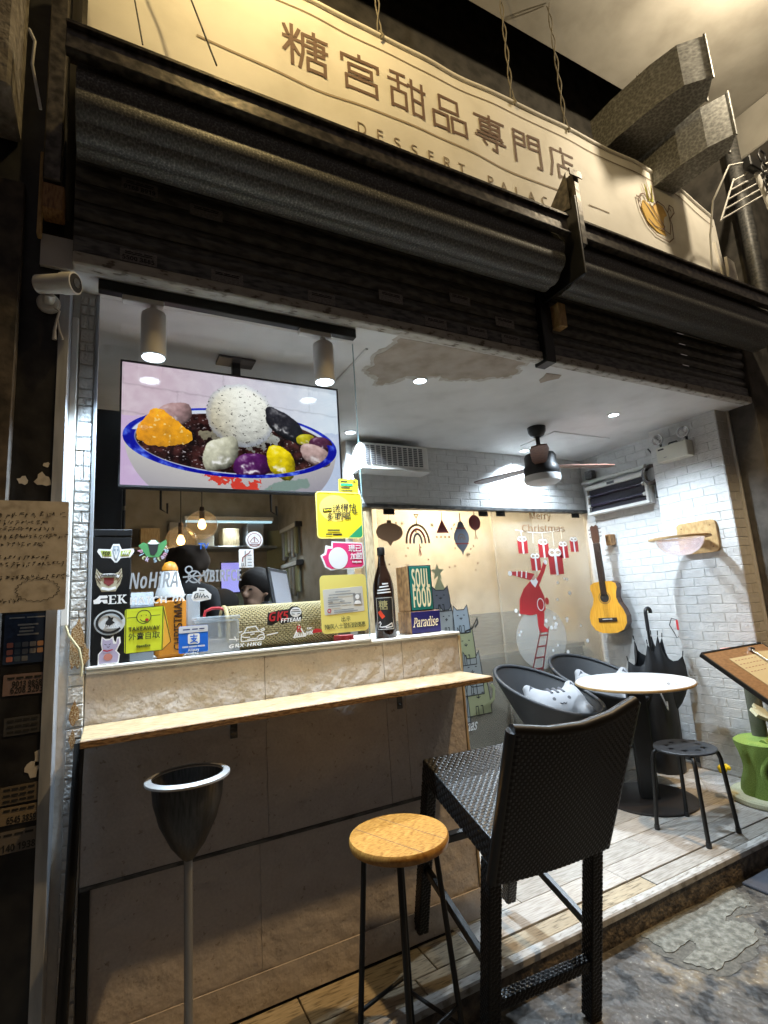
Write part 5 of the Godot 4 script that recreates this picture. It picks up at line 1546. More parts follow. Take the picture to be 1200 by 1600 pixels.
func booth() -> void:
	var hw := th("booth_half_wall", "half wall of the takeaway booth papered in pale plaster-look sheets", "half wall", V(0, FL, 0))
	mi("core", boxm(V(-0.078, 0.0, -0.11), V(1.462, 1.203, -0.006), 0.001), M.joint, hw)
	var xs := [-0.078, 0.535, 1.06, 1.155, 1.462]
	for i in 4:
		mi("upper_sheet", papered(xs[i] + 0.001, xs[i + 1] - 0.001, 0.545, 1.203, i), M.half_wall, hw)
	var ys := [-0.045, 0.50, 1.462]
	for i in 2:
		mi("lower_sheet", papered(ys[i] + 0.001, ys[i + 1] - 0.001, 0.002, 0.530, 7 + i, -0.003), M.half_wall, hw)
	mi("trim_strip", boxm(V(-0.078, 0.531, -0.005), V(1.462, 0.544, 0.003), 0.001), M.steel_dark, hw)
	mi("corner_trim", boxm(V(-0.078, 0.002, -0.005), V(-0.047, 0.530, 0.004), 0.001), M.black_metal, hw)
	mi("skirting", papered(-0.04, 1.46, 0.002, 0.115, 12, 0.009), M.half_wall, hw)
	mi("end_panel", boxm(V(1.463, 0.0, -0.30), V(1.476, 1.20, 0.004), 0.002), M.pine, hw)
	var ct := mi("counter_top", boxm(V(-0.078, 1.3235, -0.46), V(1.474, 1.337, 0.006), 0.003), M.white_plastic)
	tag(ct, "thin white counter top along the booth half wall", "counter")
	var lg := th("bar_ledge", "long plank ledge fixed along the booth wall", "shelf", V(-0.078, 1.146, 0.0))
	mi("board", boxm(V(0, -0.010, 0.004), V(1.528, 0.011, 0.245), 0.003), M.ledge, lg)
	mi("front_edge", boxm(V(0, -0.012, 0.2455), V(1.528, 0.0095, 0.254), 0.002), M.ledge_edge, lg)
	for x in [0.49, 1.20]:
		var bk := mi("bracket", boxm(V(x - 0.013, -0.11, 0.0045), V(x + 0.013, -0.0125, 0.0085), 0.001), M.steel_dark, lg)
		mi("arm", boxm(V(x - 0.013, -0.0165, 0.009), V(x + 0.013, -0.0125, 0.17), 0.001), M.steel_dark, bk)
		mi("screw", tube([V(x, -0.09, 0.0086), V(x, -0.09, 0.011)], 0.004, 8), M.chrome, bk)
	# jamb of small white blocks
	var jb := struct("jamb", boxm(V(-0.157, FL, -0.2), V(-0.080, CEIL - 0.001, -0.001), 0.0), M.joint)
	var y := FL + 0.004
	while y < CEIL - 0.03:
		var h := rng.randf_range(0.030, 0.062)
		if rng.randf() < 0.35:
			mi("brick", brick_mesh(0.026, snappedf(h - 0.004, 0.006), 0.006, rng.randi() % 4), M.white_paint, jb, V(-0.118, y + h / 2, -0.001))
			mi("brick", brick_mesh(0.022, snappedf(h - 0.004, 0.006), 0.006, rng.randi() % 4), M.white_paint_b, jb, V(-0.0925, y + h / 2, -0.001))
		else:
			mi("brick", brick_mesh(0.048, snappedf(h - 0.004, 0.006), 0.006, rng.randi() % 4), M.white_paint, jb, V(-0.1055, y + h / 2, -0.001), V(0, 0, rng.randf_range(-.02, .02)))
		y += h
	for a in [[-0.115, 1.42, .05, .17], [-0.095, 1.39, .035, .07], [-0.118, 1.20, .03, .08], [-0.12, 1.12, .02, .06]]:
		var poly := []
		for k in 14:
			var f := TAU * k / 14.0
			poly.append_array([clampf(a[2] * rng.randf_range(0.35, 0.6) * cos(f), -0.021, 0.021), a[3] * rng.randf_range(0.35, 0.6) * sin(f)])
		var o := mi("rust_stain", slab(poly, 0.0012), M.rust, self, V(a[0] + 0.01, a[1], 0.0105))
		tag(o, "flaking rust-brown patch on the white block jamb", "stain", "rust patches on the jamb")
	# window
	var wd := th("booth_window", "large fixed glass pane of the takeaway booth", "window", V(0, 1.337, 0))
	mi("pane", boxm(V(-0.066, 0.012, -0.010), V(1.002, CEIL - 1.337 - 0.004, -0.002), 0.0008), M.pane, wd)
	mi("glass_edge", boxm(V(1.0025, 0.012, -0.0105), V(1.0055, CEIL - 1.337 - 0.004, -0.0015), 0.0008), M.glass_edge, wd)
	mi("sill_channel", boxm(V(-0.078, 0.0005, -0.022), V(1.004, 0.011, 0.010), 0.002), M.white_plastic, wd)
	mi("side_frame", boxm(V(-0.079, 0.012, -0.022), V(-0.067, CEIL - 1.337 - 0.003, 0.008), 0.002), M.alu, wd)
	# track light
	var tr := th("track_light", "black track rail with two white spot lamps above the window", "track light", V(0, -0.008, 0.105))
	mi("rail", boxm(V(-0.07, 2.703, -0.018), V(0.965, 2.7465, 0.018), 0.003), M.black_metal, tr)
	for x in [0.118, 0.806]:
		var hd := mi("lamp_head", lathe([[0.001, 2.655], [0.036, 2.655], [0.043, 2.648], [0.045, 2.63], [0.045, 2.475], [0.0405, 2.470], [0.0405, 2.484], [0.001, 2.484]], 28), M.white_plastic, tr, V(x, 0, 0))
		mi("stem", tube([V(0, 2.655, 0), V(0, 2.682, 0)], 0.013, 10), M.white_plastic, hd)
		mi("adapter", boxm(V(-0.11, 2.680, -0.017), V(0.035, 2.7025, 0.017), 0.003), M.white_plastic, hd)
		mi("bulb", lathe([[0.001, 2.4775], [0.038, 2.4775], [0.038, 2.4832], [0.001, 2.4832]], 24), M.cool_glow, hd)
		lamp_spot(hd, V(0, 2.472, 0), V(0, -1, 0.02), SPOT_TRACK, Color(0.82, 0.92, 1.0), 56.0, 0.035)
	# television
	var tv := th("television", "wide flat television showing a bowl of ice cream and dumplings", "television", V(0.524, 2.34, -0.30))
	mi("casing", boxm(V(-0.515, -0.288, -0.05), V(0.515, 0.288, -0.004), 0.006), M.black_plastic, tv)
	var fr := begin()
	for e in [[V(-0.515, -0.288, -0.0035), V(0.515, -0.279, 0.006)], [V(-0.515, 0.281, -0.0035), V(0.515, 0.288, 0.006)], [V(-0.515, -0.2788, -0.0035), V(-0.508, 0.2808, 0.006)], [V(0.508, -0.2788, -0.0035), V(0.515, 0.2808, 0.006)]]:
		add_box(fr, e[0], e[1], 0.001)
	mi("bezel", fr.commit(), M.black_plastic, tv)
	var pm := PlaneMesh.new()
	pm.size = Vector2(1.015, 0.558)
	pm.orientation = PlaneMesh.FACE_Z
	var sm := mat(Color(0.02, 0.02, 0.02), 0.04)
	sm.metallic_specular = 0.2
	sm.emission_enabled = true
	sm.emission = Color.BLACK
	sm.emission_operator = BaseMaterial3D.EMISSION_OP_ADD
	sm.emission_texture = screen_picture()
	sm.emission_energy_multiplier = 0.55
	mi("screen", pm, sm, tv, V(0, 0.001, 0.0))
	mi("ceiling_plate", boxm(V(-0.09, 0.385, -0.12), V(0.09, 0.397, -0.02), 0.002), M.black_metal, tv)
	mi("mount_pole", boxm(V(-0.02, 0.10, -0.09), V(0.02, 0.386, -0.055), 0.003), M.black_metal, tv)
	# bottle
	var bt := th("sake_bottle", "tall dark brown glass bottle with a black label on the counter", "bottle", V(1.12, 1.3375, -0.075))
	mi("glass_body", lathe([[0.001, 0.0], [0.046, 0.0], [0.049, 0.006], [0.049, 0.215], [0.046, 0.245], [0.036, 0.285], [0.022, 0.325], [0.0165, 0.355], [0.0155, 0.392], [0.001, 0.392]], 36), mat(lin(.022, .010, .006), 0.08), bt)
	mi("cap", lathe([[0.0175, 0.378], [0.0185, 0.381], [0.0185, 0.412], [0.016, 0.416], [0.001, 0.416]], 20), M.black_plastic, bt)
	var lbst := begin()
	for k in 14:
		var q := []
		for c in [[k, 0.035], [k + 1, 0.035], [k + 1, 0.185], [k, 0.185]]:
			var f: float = PI * 0.5 + 1.05 - 1.9 * c[0] / 14.0 + 0.35
			q.append([V(0.0496 * cos(f), c[1], 0.0496 * sin(f)), V(cos(f), 0, sin(f))])
		sm_quad(lbst, q[0], q[1], q[2], q[3])
	mi("label", lbst.commit(), M.black_ink, bt)
	wrap_strokes(bt, "label_border", [[-.04, .04, -.04, .18, .04, .18, .04, .04, -.04, .04]], 0.0022, 0.0502, M.white)
	var cg := []
	for l in G["糖"]:
		var k := []
		for i in l.size():
			k.append(-0.028 + l[i] * 0.0042 if i % 2 == 0 else 0.168 - l[i] * 0.0042)
		cg.append(k)
	wrap_strokes(bt, "character", cg, 0.0034, 0.0504, mat(lin(.42, .36, .16), 0.5))
	wrap_strokes(bt, "red_fish", [[-.026, .118, -.018, .104, -.010, .094]], 0.018, 0.0504, mat(lin(.75, .06, .02), 0.5))
	wrap_strokes(bt, "white_swan", [[-.034, .068, -.026, .074, -.022, .066, -.030, .052, -.018, .050, .0, .052], [-.006, .05, .01, .056, .03, .066, .032, .05, .0, .047]], 0.005, 0.0504, M.white)
	wrap_strokes(bt, "neck_print", [[-.030, .215, .030, .218], [-.032, .203, .034, .205], [-.02, .229, .024, .232], [-.004, .243, .022, .244]], 0.006, 0.0498, M.white)
	# two little sign boxes
	var pb := th("sign_box", "low wooden sign box lettered Paradise on dark blue", "sign", V(1.272, 1.3375, -0.10))
	mi("box", boxm(V(0, 0, -0.13), V(0.168, 0.106, -0.004), 0.002), M.box_wood, pb)
	mi("panel", boxm(V(0.002, 0.002, -0.0035), V(0.166, 0.104, 0.0), 0.001), M.navy, pb)
	text("Paradise", 0.044, mat(lin(.80, .66, .42), 0.5), pb, V(0.083, 0.053, 0.0012), false, "Droid Serif", 0.14, "lettering", 0.25)
	var sb := th("sign_box", "tall wooden sign box lettered SOUL FOOD on green", "sign", V(1.278, 1.4440, -0.105))
	mi("box", boxm(V(0, 0, -0.125), V(0.132, 0.222, -0.004), 0.002), M.box_wood, sb)
	mi("frame", boxm(V(0.0, 0.0, -0.0035), V(0.132, 0.222, -0.001), 0.001), M.black_plastic, sb)
	mi("panel", boxm(V(0.006, 0.006, -0.0008), V(0.126, 0.216, 0.0015), 0.001), M.teal, sb)
	var cream_ink := mat(lin(.82, .72, .46), 0.5)
	for a in [["SOUL", 0.157], ["FOOD", 0.064]]:
		var tx := text(a[0], 0.040, cream_ink, sb, V(0.066, a[1], 0.0026), true, "Droid Sans", 0.1)
		tx.scale.y = 2.35
	var mug := mi("mug_ear", tube([V(1.275, 1.40, -0.27), V(1.262, 1.42, -0.27), V(1.258, 1.45, -0.27), V(1.268, 1.48, -0.27), V(1.28, 1.485, -0.27)], 0.006, 8), M.grey)
	tag(mug, "grey cup handle peeping out behind the sign boxes", "cup handle")

func wrap_strokes(parent: Node3D, n: String, lines: Array, w: float, r: float, m: Material) -> void:
	# strokes laid round an upright cylinder; x is arc length, turned towards the street
	var st := begin()
	for l in lines:
		var p := pv(l)
		for i in p.size() - 1:
			var d := (p[i + 1] - p[i])
			var steps := maxi(1, int(d.length() / 0.008))
			var nn := Vector2(-d.y, d.x).normalized() * w / 2
			for k in steps:
				var a := p[i] + d * (k / float(steps)) - d.normalized() * (w * 0.2 if k == 0 else 0.0)
				var b := p[i] + d * ((k + 1) / float(steps)) + d.normalized() * (w * 0.2 if k == steps - 1 else 0.0)
				var q := []
				for c in [a + nn, a - nn, b - nn, b + nn]:
					var f: float = PI * 0.5 + 0.45 - c.x / r
					q.append([V((r + 0.0001 * i) * cos(f), c.y, (r + 0.0001 * i) * sin(f)), V(cos(f), 0, sin(f))])
				sm_quad(st, q[0], q[1], q[2], q[3])
	mi(n, st.commit(), m, parent)

func papered(x0: float, x1: float, y0: float, y1: float, seed_no: int, z := 0.0) -> ArrayMesh:
	# a sheet of wall paper: faint bulges, thickness 5 mm
	var nz := noise(400 + seed_no, 3.0)
	var nx := maxi(4, int((x1 - x0) / 0.035))
	var ny := maxi(3, int((y1 - y0) / 0.035))
	var g := []
	for j in ny + 1:
		var row := []
		for i in nx + 1:
			var x := lerpf(x0, x1, i / float(nx))
			var y := lerpf(y0, y1, j / float(ny))
			var e := 0.0 if i == 0 or i == nx or j == 0 or j == ny else 1.0
			row.append(V(x, y, z + e * 0.0028 * nz.get_noise_2d(x, y) * 1.6))
		g.append(row)
	var st := begin()
	for j in ny:
		for i in nx:
			var q := []
			for c in [[j, i], [j, i + 1], [j + 1, i + 1], [j + 1, i]]:
				var jj: int = c[0]
				var ii: int = c[1]
				var tx: Vector3 = g[jj][mini(ii + 1, nx)] - g[jj][maxi(ii - 1, 0)]
				var ty: Vector3 = g[mini(jj + 1, ny)][ii] - g[maxi(jj - 1, 0)][ii]
				q.append([g[jj][ii], tx.cross(ty).normalized()])
			sm_quad(st, q[0], q[1], q[2], q[3])
	for e in [[V(x0, y0, z), V(x1, y0, z), V(0, -1, 0)], [V(x0, y1, z), V(x1, y1, z), V(0, 1, 0)], [V(x0, y0, z), V(x0, y1, z), V(-1, 0, 0)], [V(x1, y0, z), V(x1, y1, z), V(1, 0, 0)]]:
		face(st, [e[0], e[1], e[1] + V(0, 0, -0.0055), e[0] + V(0, 0, -0.0055)], e[2])
	return st.commit()

# ---------------------------------------------------------------- stickers on the window
func sticker(n: String, label: String, x: float, y: float, outline, m: Material, z := -0.0012) -> Node3D:
	var o := th(n, label, "sticker", V(x, y, z), "stickers on the booth window")
	mi("backing", slab(outline, 0.0009), m, o)
	return o

func window_stickers() -> void:
	var s: Node3D
	# the yellow card above, with a square yellow-orange one below it
	s = sticker("price_sticker", "tiny yellow sticker with green lines at the window edge", 0.938, 2.027, rrect(0.094, 0.062, 0.005), M.yellow)
	mi("green_bars", strokes([[-.036, .006, .018, .006]], 0.012, 1.0, Vector2.ZERO, 0.001), M.green, s)
	mi("small_print", strokes([[-.036, .021, -.005, .021], [-.036, -.008, .006, -.008], [.022, .021, .036, .021], [-.036, -.021, .018, -.021]], 0.005, 1.0, Vector2.ZERO, 0.001), M.black_ink, s)
	s = sticker("delivery_sticker", "square yellow delivery sticker with black slanting characters on the window", 0.888, 1.892, rrect(0.220, 0.210, 0.018), M.yellow)
	mi("border", strokes([border(0.220, 0.210, 0.018)], 0.004, 1.0, Vector2.ZERO, 0.0009), mat(lin(.85, .75, .2), 0.5), s)
	mi("glow_print", slab(disc(0.075, 0.06, 24, -0.02, 0.03), 0.0003), mat(lin(.82, .58, .10), 0.5), s, V(0, 0, 0.0009))
	mi("corner_print", slab([0.108, -0.042, 0.108, -0.095, 0.098, -0.103, 0.035, -0.103], 0.0004), M.green, s, V(0, 0, 0.0009))
	cjk("送得快", 0.036, 0.0032, M.black_ink, s, V(0.025, 0.034, 0.0014), 1.12, 0.15).rotation.z = 0.11
	cjk("多啲嗌", 0.036, 0.0032, M.black_ink, s, V(-0.005, -0.004, 0.0014), 1.10, 0.15).rotation.z = 0.11
	mi("name_tag", slab(rrect(0.042, 0.017, 0.002), 0.0004), M.black_ink, s, V(-0.058, 0.022, 0.0014), V(0, 0, 0.11))
	text("Keeta", 0.010, M.yellow, s, V(-0.058, 0.022, 0.0024), true, "Droid Sans", 0.034).rotation.z = 0.11
	mi("scribble", strokes([[.062, .026, .07, .012], [.066, .022, .078, .02], [.064, .014, .076, .008], [.08, .024, .076, .006], [.078, .014, .088, .012]], 0.003, 1.0, Vector2.ZERO, 0.0012), M.black_ink, s)
	mi("small_print", strokes([[-.06, -.068, -.005, -.068], [-.068, -.086, -.042, -.086], [-.035, -.086, .004, -.086]], 0.006, 1.0, Vector2.ZERO, 0.0011), M.black_ink, s)
	# pink sticker; its mascot is left out
	s = sticker("pink_sticker", "pink cut-out sticker with white characters and a white blob on the window", 0.893, 1.7125, [-.05, .062, .098, .056, .104, -.045, .09, -.058, -.06, -.064, -.085, -.05, -.104, .0, -.085, .012, -.078, .045, -.052, .04], M.white)
	mi("pink_print", slab([-.044, .056, .093, .050, .098, -.043, .087, -.052, -.055, -.058, -.078, -.046, -.095, -.003, -.078, .004, -.07, .03, -.046, .03], 0.0004), M.pink, s, V(0, 0, 0.0009))
	mi("white_print", slab(disc(0.045, 0.048, 24, -0.022, -0.012), 0.0004), mat(lin(.72, .72, .74), 0.5), s, V(0, 0, 0.0014))
	cjk("現已", 0.030, 0.0036, M.white, s, V(0.060, 0.031, 0.0015), 1.05)
	cjk("加盟", 0.028, 0.0034, M.white, s, V(0.065, -0.004, 0.0015), 1.05)
	text("foodpanda", 0.009, M.white, s, V(0.066, -0.030, 0.0018), true, "Droid Sans", 0.045)
	# pale yellow card
	s = sticker("card_sticker", "pale yellow sticker picturing an identity card low on the window", 0.889, 1.505, rrect(0.218, 0.245, 0.020), M.pale_yellow)
	mi("card", slab(rrect(0.186, 0.108, 0.004), 0.0004), mat(lin(.55, .54, .50), 0.5), s, V(-0.002, 0.012, 0.0009), V(0, 0, 0.04))
	mi("photo", slab(rrect(0.038, 0.046, 0.001), 0.0004), M.grey, s, V(0.062, 0.016, 0.0014), V(0, 0, 0.04))
	mi("photo_figure", slab(disc(0.010, 0.011, 18, 0.0, 0.010), 0.0004), M.white, s, V(0.062, 0.014, 0.0019))
	mi("photo_figure", slab(disc(0.017, 0.016, 18, 0.0, -0.021, 0.0, PI), 0.0004), M.white, s, V(0.062, 0.014, 0.0019))
	mi("card_print", strokes([[-.04, .05, .03, .052], [-.07, .038, .05, .04], [-.075, .026, -.06, .026], [-.054, .026, -.03, .027], [-.075, .017, -.01, .018], [-.075, .008, -.055, .008], [-.02, .009, .0, .010], [-.075, -.001, -.02, 0], [-.015, .0, .03, .001], [-.075, -.010, -.02, -.009], [-.05, -.028, .04, -.026], [-.05, -.035, .06, -.033]], 0.0035, 1.0, Vector2.ZERO, 0.0014), M.grey, s)
	mi("red_ring", strokes([ring2(0.007, -0.072, -0.028)], 0.004, 1.0, Vector2.ZERO, 0.0014), M.red, s)
	cjk("出示", 0.021, 0.0019, M.black_ink, s, V(0.002, -0.066, 0.0012), 1.1)
	cjk("殘疾人士登記證優惠", 0.0215, 0.0017, M.black_ink, s, V(-0.001, -0.094, 0.0012), 0.98)
	# round and oblong ones
	s = sticker("round_sticker", "round white sticker with a small red crest on the window", 0.507, 1.782, disc(0.035, 0.035), M.white)
	mi("print", strokes([ring2(0.027, 0, 0), [-.018, -.008, -.01, .004, 0, .012, .01, .004, .018, -.008], [-.014, -.012, .014, -.012], [-.02, -.018, .02, -.018], [0, .012, 0, -.008]], 0.0028, 1.0, Vector2.ZERO, 0.001), M.maroon, s)
	s = sticker("route_sticker", "small white rectangular sticker with a red curved line on the window", 0.473, 1.708, rrect(0.058, 0.074, 0.003), M.white)
	mi("print", strokes([[-.016, -.012, -.014, .004, .0, .014, .012, .022, .016, .03]], 0.004, 1.0, Vector2.ZERO, 0.001), M.maroon, s)
	mi("marks", strokes([[-.018, -.03, -.018, -.02], [-.012, -.03, -.012, -.02], [.006, .012, .02, .012], [.006, -.004, .02, -.004], [.006, -.018, .02, -.018], [.006, -.028, .02, -.028], [-.004, .03, -.004, -.03]], 0.004, 1.0, Vector2.ZERO, 0.001), M.grey, s)
	# car-club stickers, upper left
	s = sticker("winged_sticker", "white and green winged badge sticker on the window", 0.007, 1.737, [-.056, .016, -.018, .014, -.01, .033, .010, .033, .018, .014, .056, .016, .060, .006, .046, -.016, .016, -.018, .004, -.034, -.004, -.034, -.016, -.018, -.046, -.016, -.060, .006], M.white)
	mi("wing", slab([-.050, .010, -.016, .008, -.014, -.011, -.042, -.011], 0.0004), M.lime_dull, s, V(0, 0, 0.0009))
	mi("wing", slab([.050, .010, .016, .008, .014, -.011, .042, -.011], 0.0004), M.lime_dull, s, V(0, 0, 0.0009))
	mi("badge", slab([-.010, .026, .010, .026, .012, .006, .003, -.028, -.003, -.028, -.012, .006], 0.0004), mat(lin(.30, .36, .42), 0.5), s, V(0, 0, 0.0009))
	mi("badge_print", strokes([[-.005, .018, .005, .018], [0, .022, 0, -.02], [-.006, .006, -.002, -.016], [.006, .006, .002, -.016]], 0.003, 1.0, Vector2.ZERO, 0.0013), M.white, s)
	text("TCO", 0.012, M.black_ink, s, V(-.031, 0.0, 0.0018), true, "Droid Sans", 0.024, "lettering", 0.2)
	text("HK", 0.012, M.white, s, V(.031, 0.0, 0.0018), true, "Droid Sans", 0.022, "lettering", 0.2)
	s = sticker("fish_sticker", "green pick-up badge sticker with pastel letters beneath on the window", 0.130, 1.742, [-.05, .022, -.034, .034, -.02, .028, -.014, .040, .014, .040, .02, .028, .044, .044, .048, .03, .03, -.006, .02, -.022, -.02, -.022, -.032, -.004], M.green_dull)
	mi("black_patch", slab([-.018, .026, .018, .026, .014, .0, .004, -.016, -.01, -.012], 0.0004), M.black_ink, s, V(0, 0, 0.0009))
	mi("white_cap", slab([-.02, .030, -.012, .034, -.008, .042, .008, .042, .012, .034, .022, .030, .012, .026, -.012, .026], 0.0004), M.white, s, V(0, 0, 0.0014))
	var word := "Pick Stand"
	for i in word.length():
		if word[i] == " ":
			continue
		var f := PI + 0.25 + (PI - 0.5) * i / 9.0
		var tx := text(word[i], 0.017, [mat(lin(.62, .34, .45), .5), mat(lin(.35, .5, .6), .5), mat(lin(.5, .55, .3), .5), mat(lin(.55, .45, .6), .5)][i % 4], s, V(0.046 * cos(f), 0.012 + 0.046 * sin(f), 0.0008), true)
		tx.rotation.z = f - PI * 1.5
	s = sticker("crest_sticker", "cream winged crest sticker with a red centre on the window", -0.014, 1.643, [-.040, .040, -.030, .026, -.016, .018, .016, .018, .030, .026, .040, .040, .043, .01, .036, -.018, .028, -.03, .022, -.043, -.022, -.043, -.028, -.03, -.036, -.018, -.043, .01], mat(lin(.46, .42, .30), 0.5))
	mi("shield", slab([-.016, .006, .016, .006, .016, -.012, .0, -.024, -.016, -.012], 0.0004), M.maroon, s, V(0, 0, 0.0009))
	mi("ribbon", strokes([[-.030, .010, -.015, .016, 0, .017, .015, .016, .030, .010]], 0.009, 1.0, Vector2.ZERO, 0.001), M.white, s)
	mi("ribbon", strokes([[-.02, -.03, 0, -.036, .02, -.03]], 0.009, 1.0, Vector2.ZERO, 0.001), M.white, s)
	mi("feathers", strokes([[-.038, .032, -.024, .004], [-.041, .02, -.026, -.006], [-.040, .006, -.026, -.016], [.038, .032, .024, .004], [.041, .02, .026, -.006], [.040, .006, .026, -.016]], 0.0025, 1.0, Vector2.ZERO, 0.001), M.brown_print, s)
	text("Dark Knights", 0.006, M.black_ink, s, V(0, 0.0155, 0.0028), true, "Droid Serif", 0.05)
	# cut-letter stickers have no backing
	s = th("letter_sticker", "thick white cut-out letters ending a car shape on the window", "sticker", V(-0.006, 1.571, -0.0012), "stickers on the booth window")
	mi("car_print", slab([-.053, -.012, -.055, .0, -.045, .006, -.036, .016, -.012, .016, -.010, .008, -.014, .006, -.032, .006, -.034, .001, -.012, .001, -.010, -.012, -.022, -.012, -.028, -.004, -.036, -.012], 0.0009), M.white, s)
	text("EK", 0.031, M.white, s, V(0.020, 0.0, 0.0008), true, "Droid Serif", 0.06)
	s = th("letter_sticker", "squared white cut-out letters in one row above the yellow bag sticker", "sticker", V(0.151, 1.562, -0.0012), "stickers on the booth window")
	text("HATCH", 0.026, M.white, s, V(-0.035, 0.0, 0.0008), true, "Droid Sans", 0.122)
	text("HK", 0.024, M.white, s, V(0.068, 0.004, 0.0008), true, "Droid Sans", 0.045, "lettering", 0.2)
	s = th("silver_lettering", "overlapping silver cut-out lettering across the window", "sticker", V(0.135, 1.634, -0.0012), "stickers on the booth window")
	text("NoHiRA", 0.058, M.silver, s, V(0.0, 0.0, 0.0008), true, "Droid Sans", 0.165, "lettering", 0.1)
	s = th("silver_lettering", "silver emblem and large letters beside it in the middle of the window", "sticker", V(0.345, 1.642, -0.0012), "stickers on the booth window")
	text("VBIRFCE", 0.045, M.silver, s, V(0.035, 0.0, 0.0008), true, "Droid Sans", 0.145)
	mi("emblem", strokes([ring2(0.022, -0.07, 0.0), ring2(0.012, -0.09, 0.028), [-.1, -.02, -.06, .02], [-.1, .02, -.05, -.025], [-.11, .0, -.03, .004], [-.055, -.012, -.02, .026, .0, .01, -.018, -.02]], 0.005, 1.0, Vector2.ZERO, 0.0002), M.silver, s)
	s = sticker("script_sticker", "small white script badge with dark edge on the window", 0.300, 1.574, [-.036, -.012, -.03, .010, -.016, .014, -.014, .026, .012, .022, .03, .004, .037, -.002, .034, -.02, .0, -.026, -.03, -.024], M.white)
	mi("script", strokes([[-.026, -.012, -.022, .002, -.012, .004, -.014, -.01, -.024, -.014], [-.008, -.012, -.004, .004, .0, -.012, .008, .0, .012, -.012, .02, -.006, .026, -.014], [-.008, .016, .01, .014]], 0.0032, 1.0, Vector2.ZERO, 0.001), M.black_ink, s)
	s = th("script_sticker", "thin blue handwritten letters TV on the window", "sticker", V(0.305, 1.757, -0.0012), "stickers on the booth window")
	mi("script", strokes([[-.014, .012, .004, .012], [-.005, .012, -.006, -.008], [.008, .012, .014, -.006, .022, .014]], 0.004, 1.0, Vector2.ZERO, 0.0), M.blue, s)
	s = sticker("dragon_sticker", "round black and white brush-ring sticker low on the window", -0.008, 1.492, disc(0.049, 0.044), mat(lin(.55, .58, .60), 0.5))
	mi("brush_ring", strokes([arc2(0.040, 0.035, 0.3, 5.6)], 0.008, 1.0, Vector2.ZERO, 0.001), M.black_ink, s)
	mi("creature", slab([-.016, -.014, -.012, .004, -.004, .012, -.006, .024, .004, .016, .012, .018, .008, .006, .016, -.002, .004, -.008, -.002, -.018], 0.0004), M.black_ink, s, V(0, 0, 0.0012))
	text("Pacific", 0.014, M.white, s, V(0.006, -0.014, 0.0028), true, "Droid Serif", 0.05, "lettering", 0.3)
	s = sticker("lucky_cat_sticker", "lilac beckoning-cat sticker at the bottom left of the window", -0.008, 1.400, [-.034, -.05, .030, -.05, .034, -.02, .024, -.008, .028, .004, .036, .02, .034, .04, .024, .040, .020, .022, .014, .03, .012, .046, .002, .036, -.012, .036, -.024, .046, -.026, .02, -.022, .0, -.034, -.014], M.white)
	mi("cat_print", slab([-.030, -.046, .026, -.046, .030, -.02, .018, -.006, .024, .004, .031, .02, .030, .035, .025, .034, .022, .016, .012, .018, .009, .038, .0, .031, -.012, .031, -.021, .039, -.022, .018, -.018, .0, -.030, -.014], 0.0004), M.lilac, s, V(0, 0, 0.0009))
	mi("cat_face", strokes([[-.015, .018, -.009, .016], [-.001, .016, .005, .018], [-.007, .009, -.003, .007, .001, .009]], 0.002, 1.0, Vector2.ZERO, 0.0014), M.black_ink, s)
	mi("collar", strokes([[-.018, -.002, -.006, -.006, .010, -.002]], 0.004, 1.0, Vector2.ZERO, 0.0014), M.red, s)
	mi("coin", slab(disc(0.014, 0.012, 20, -0.003, -0.026), 0.0004), mat(lin(.5, .2, .16), 0.5), s, V(0, 0, 0.0014))
	# takeaway sign
	s = sticker("takeaway_sticker", "yellow takeaway sticker drawn as a paper bag with a smiling face", 0.113, 1.459, [-.070, .076, .052, .080, .057, .076, .080, -.050, .052, -.078, -.070, -.080, -.074, -.074, -.074, .070], M.lime)
	mi("bag_side", slab([.057, .072, .078, -.050, .052, -.074], 0.0004), M.amber, s, V(0, 0, 0.0009))
	mi("outline", strokes([[-.070, .076, .052, .080, .049, -.078, -.070, -.080, -.070, .076], [.052, .080, .079, -.050, .050, -.078], [-.066, .044, -.036, .045], [.012, .047, .042, .048]], 0.0022, 1.0, Vector2.ZERO, 0.0014), M.black_ink, s)
	mi("face_ring", strokes([ring2(0.0235, -0.012, 0.045)], 0.003, 1.0, Vector2.ZERO, 0.0014), M.black_ink, s)
	mi("face", strokes([[-.024, .036, -.018, .030, -.010, .028, -.004, .031], [-.021, .049, -.0195, .049], [-.005, .050, -.0035, .050]], 0.003, 1.0, Vector2.ZERO, 0.0014), M.black_ink, s)
	mi("tongue", slab(disc(0.006, 0.005, 14, -0.002, 0.034), 0.0004), M.red, s, V(0, 0, 0.0014))
	text("TAKEAWAY", 0.0145, M.black_ink, s, V(-0.010, 0.004, 0.0018), false, "Droid Sans", 0.102)
	cjk("外賣自取", 0.0245, 0.0022, M.black_ink, s, V(-0.010, -0.022, 0.0014), 1.06)
	text("OpenRice", 0.009, M.black_ink, s, V(-0.012, -0.057, 0.0018), true, "Droid Sans", 0.045)
	# blue payment sticker
	s = sticker("payment_sticker", "blue payment sticker with a white square sign at the window bottom", 0.271, 1.410, rrect(0.104, 0.098, 0.005), M.blue)
	mi("top_band", slab([-.0515, .024, .0515, .024, .0515, .045, .048, .0485, -.048, .0485, -.0515, .045], 0.0004), mat(lin(.6, .62, .66), 0.5), s, V(0, 0, 0.0009))
	mi("band_print", strokes([[-.036, .036, -.014, .036], [-.004, .036, .014, .036], [.022, .036, .038, .036]], 0.004, 1.0, Vector2.ZERO, 0.0014), M.navy, s)
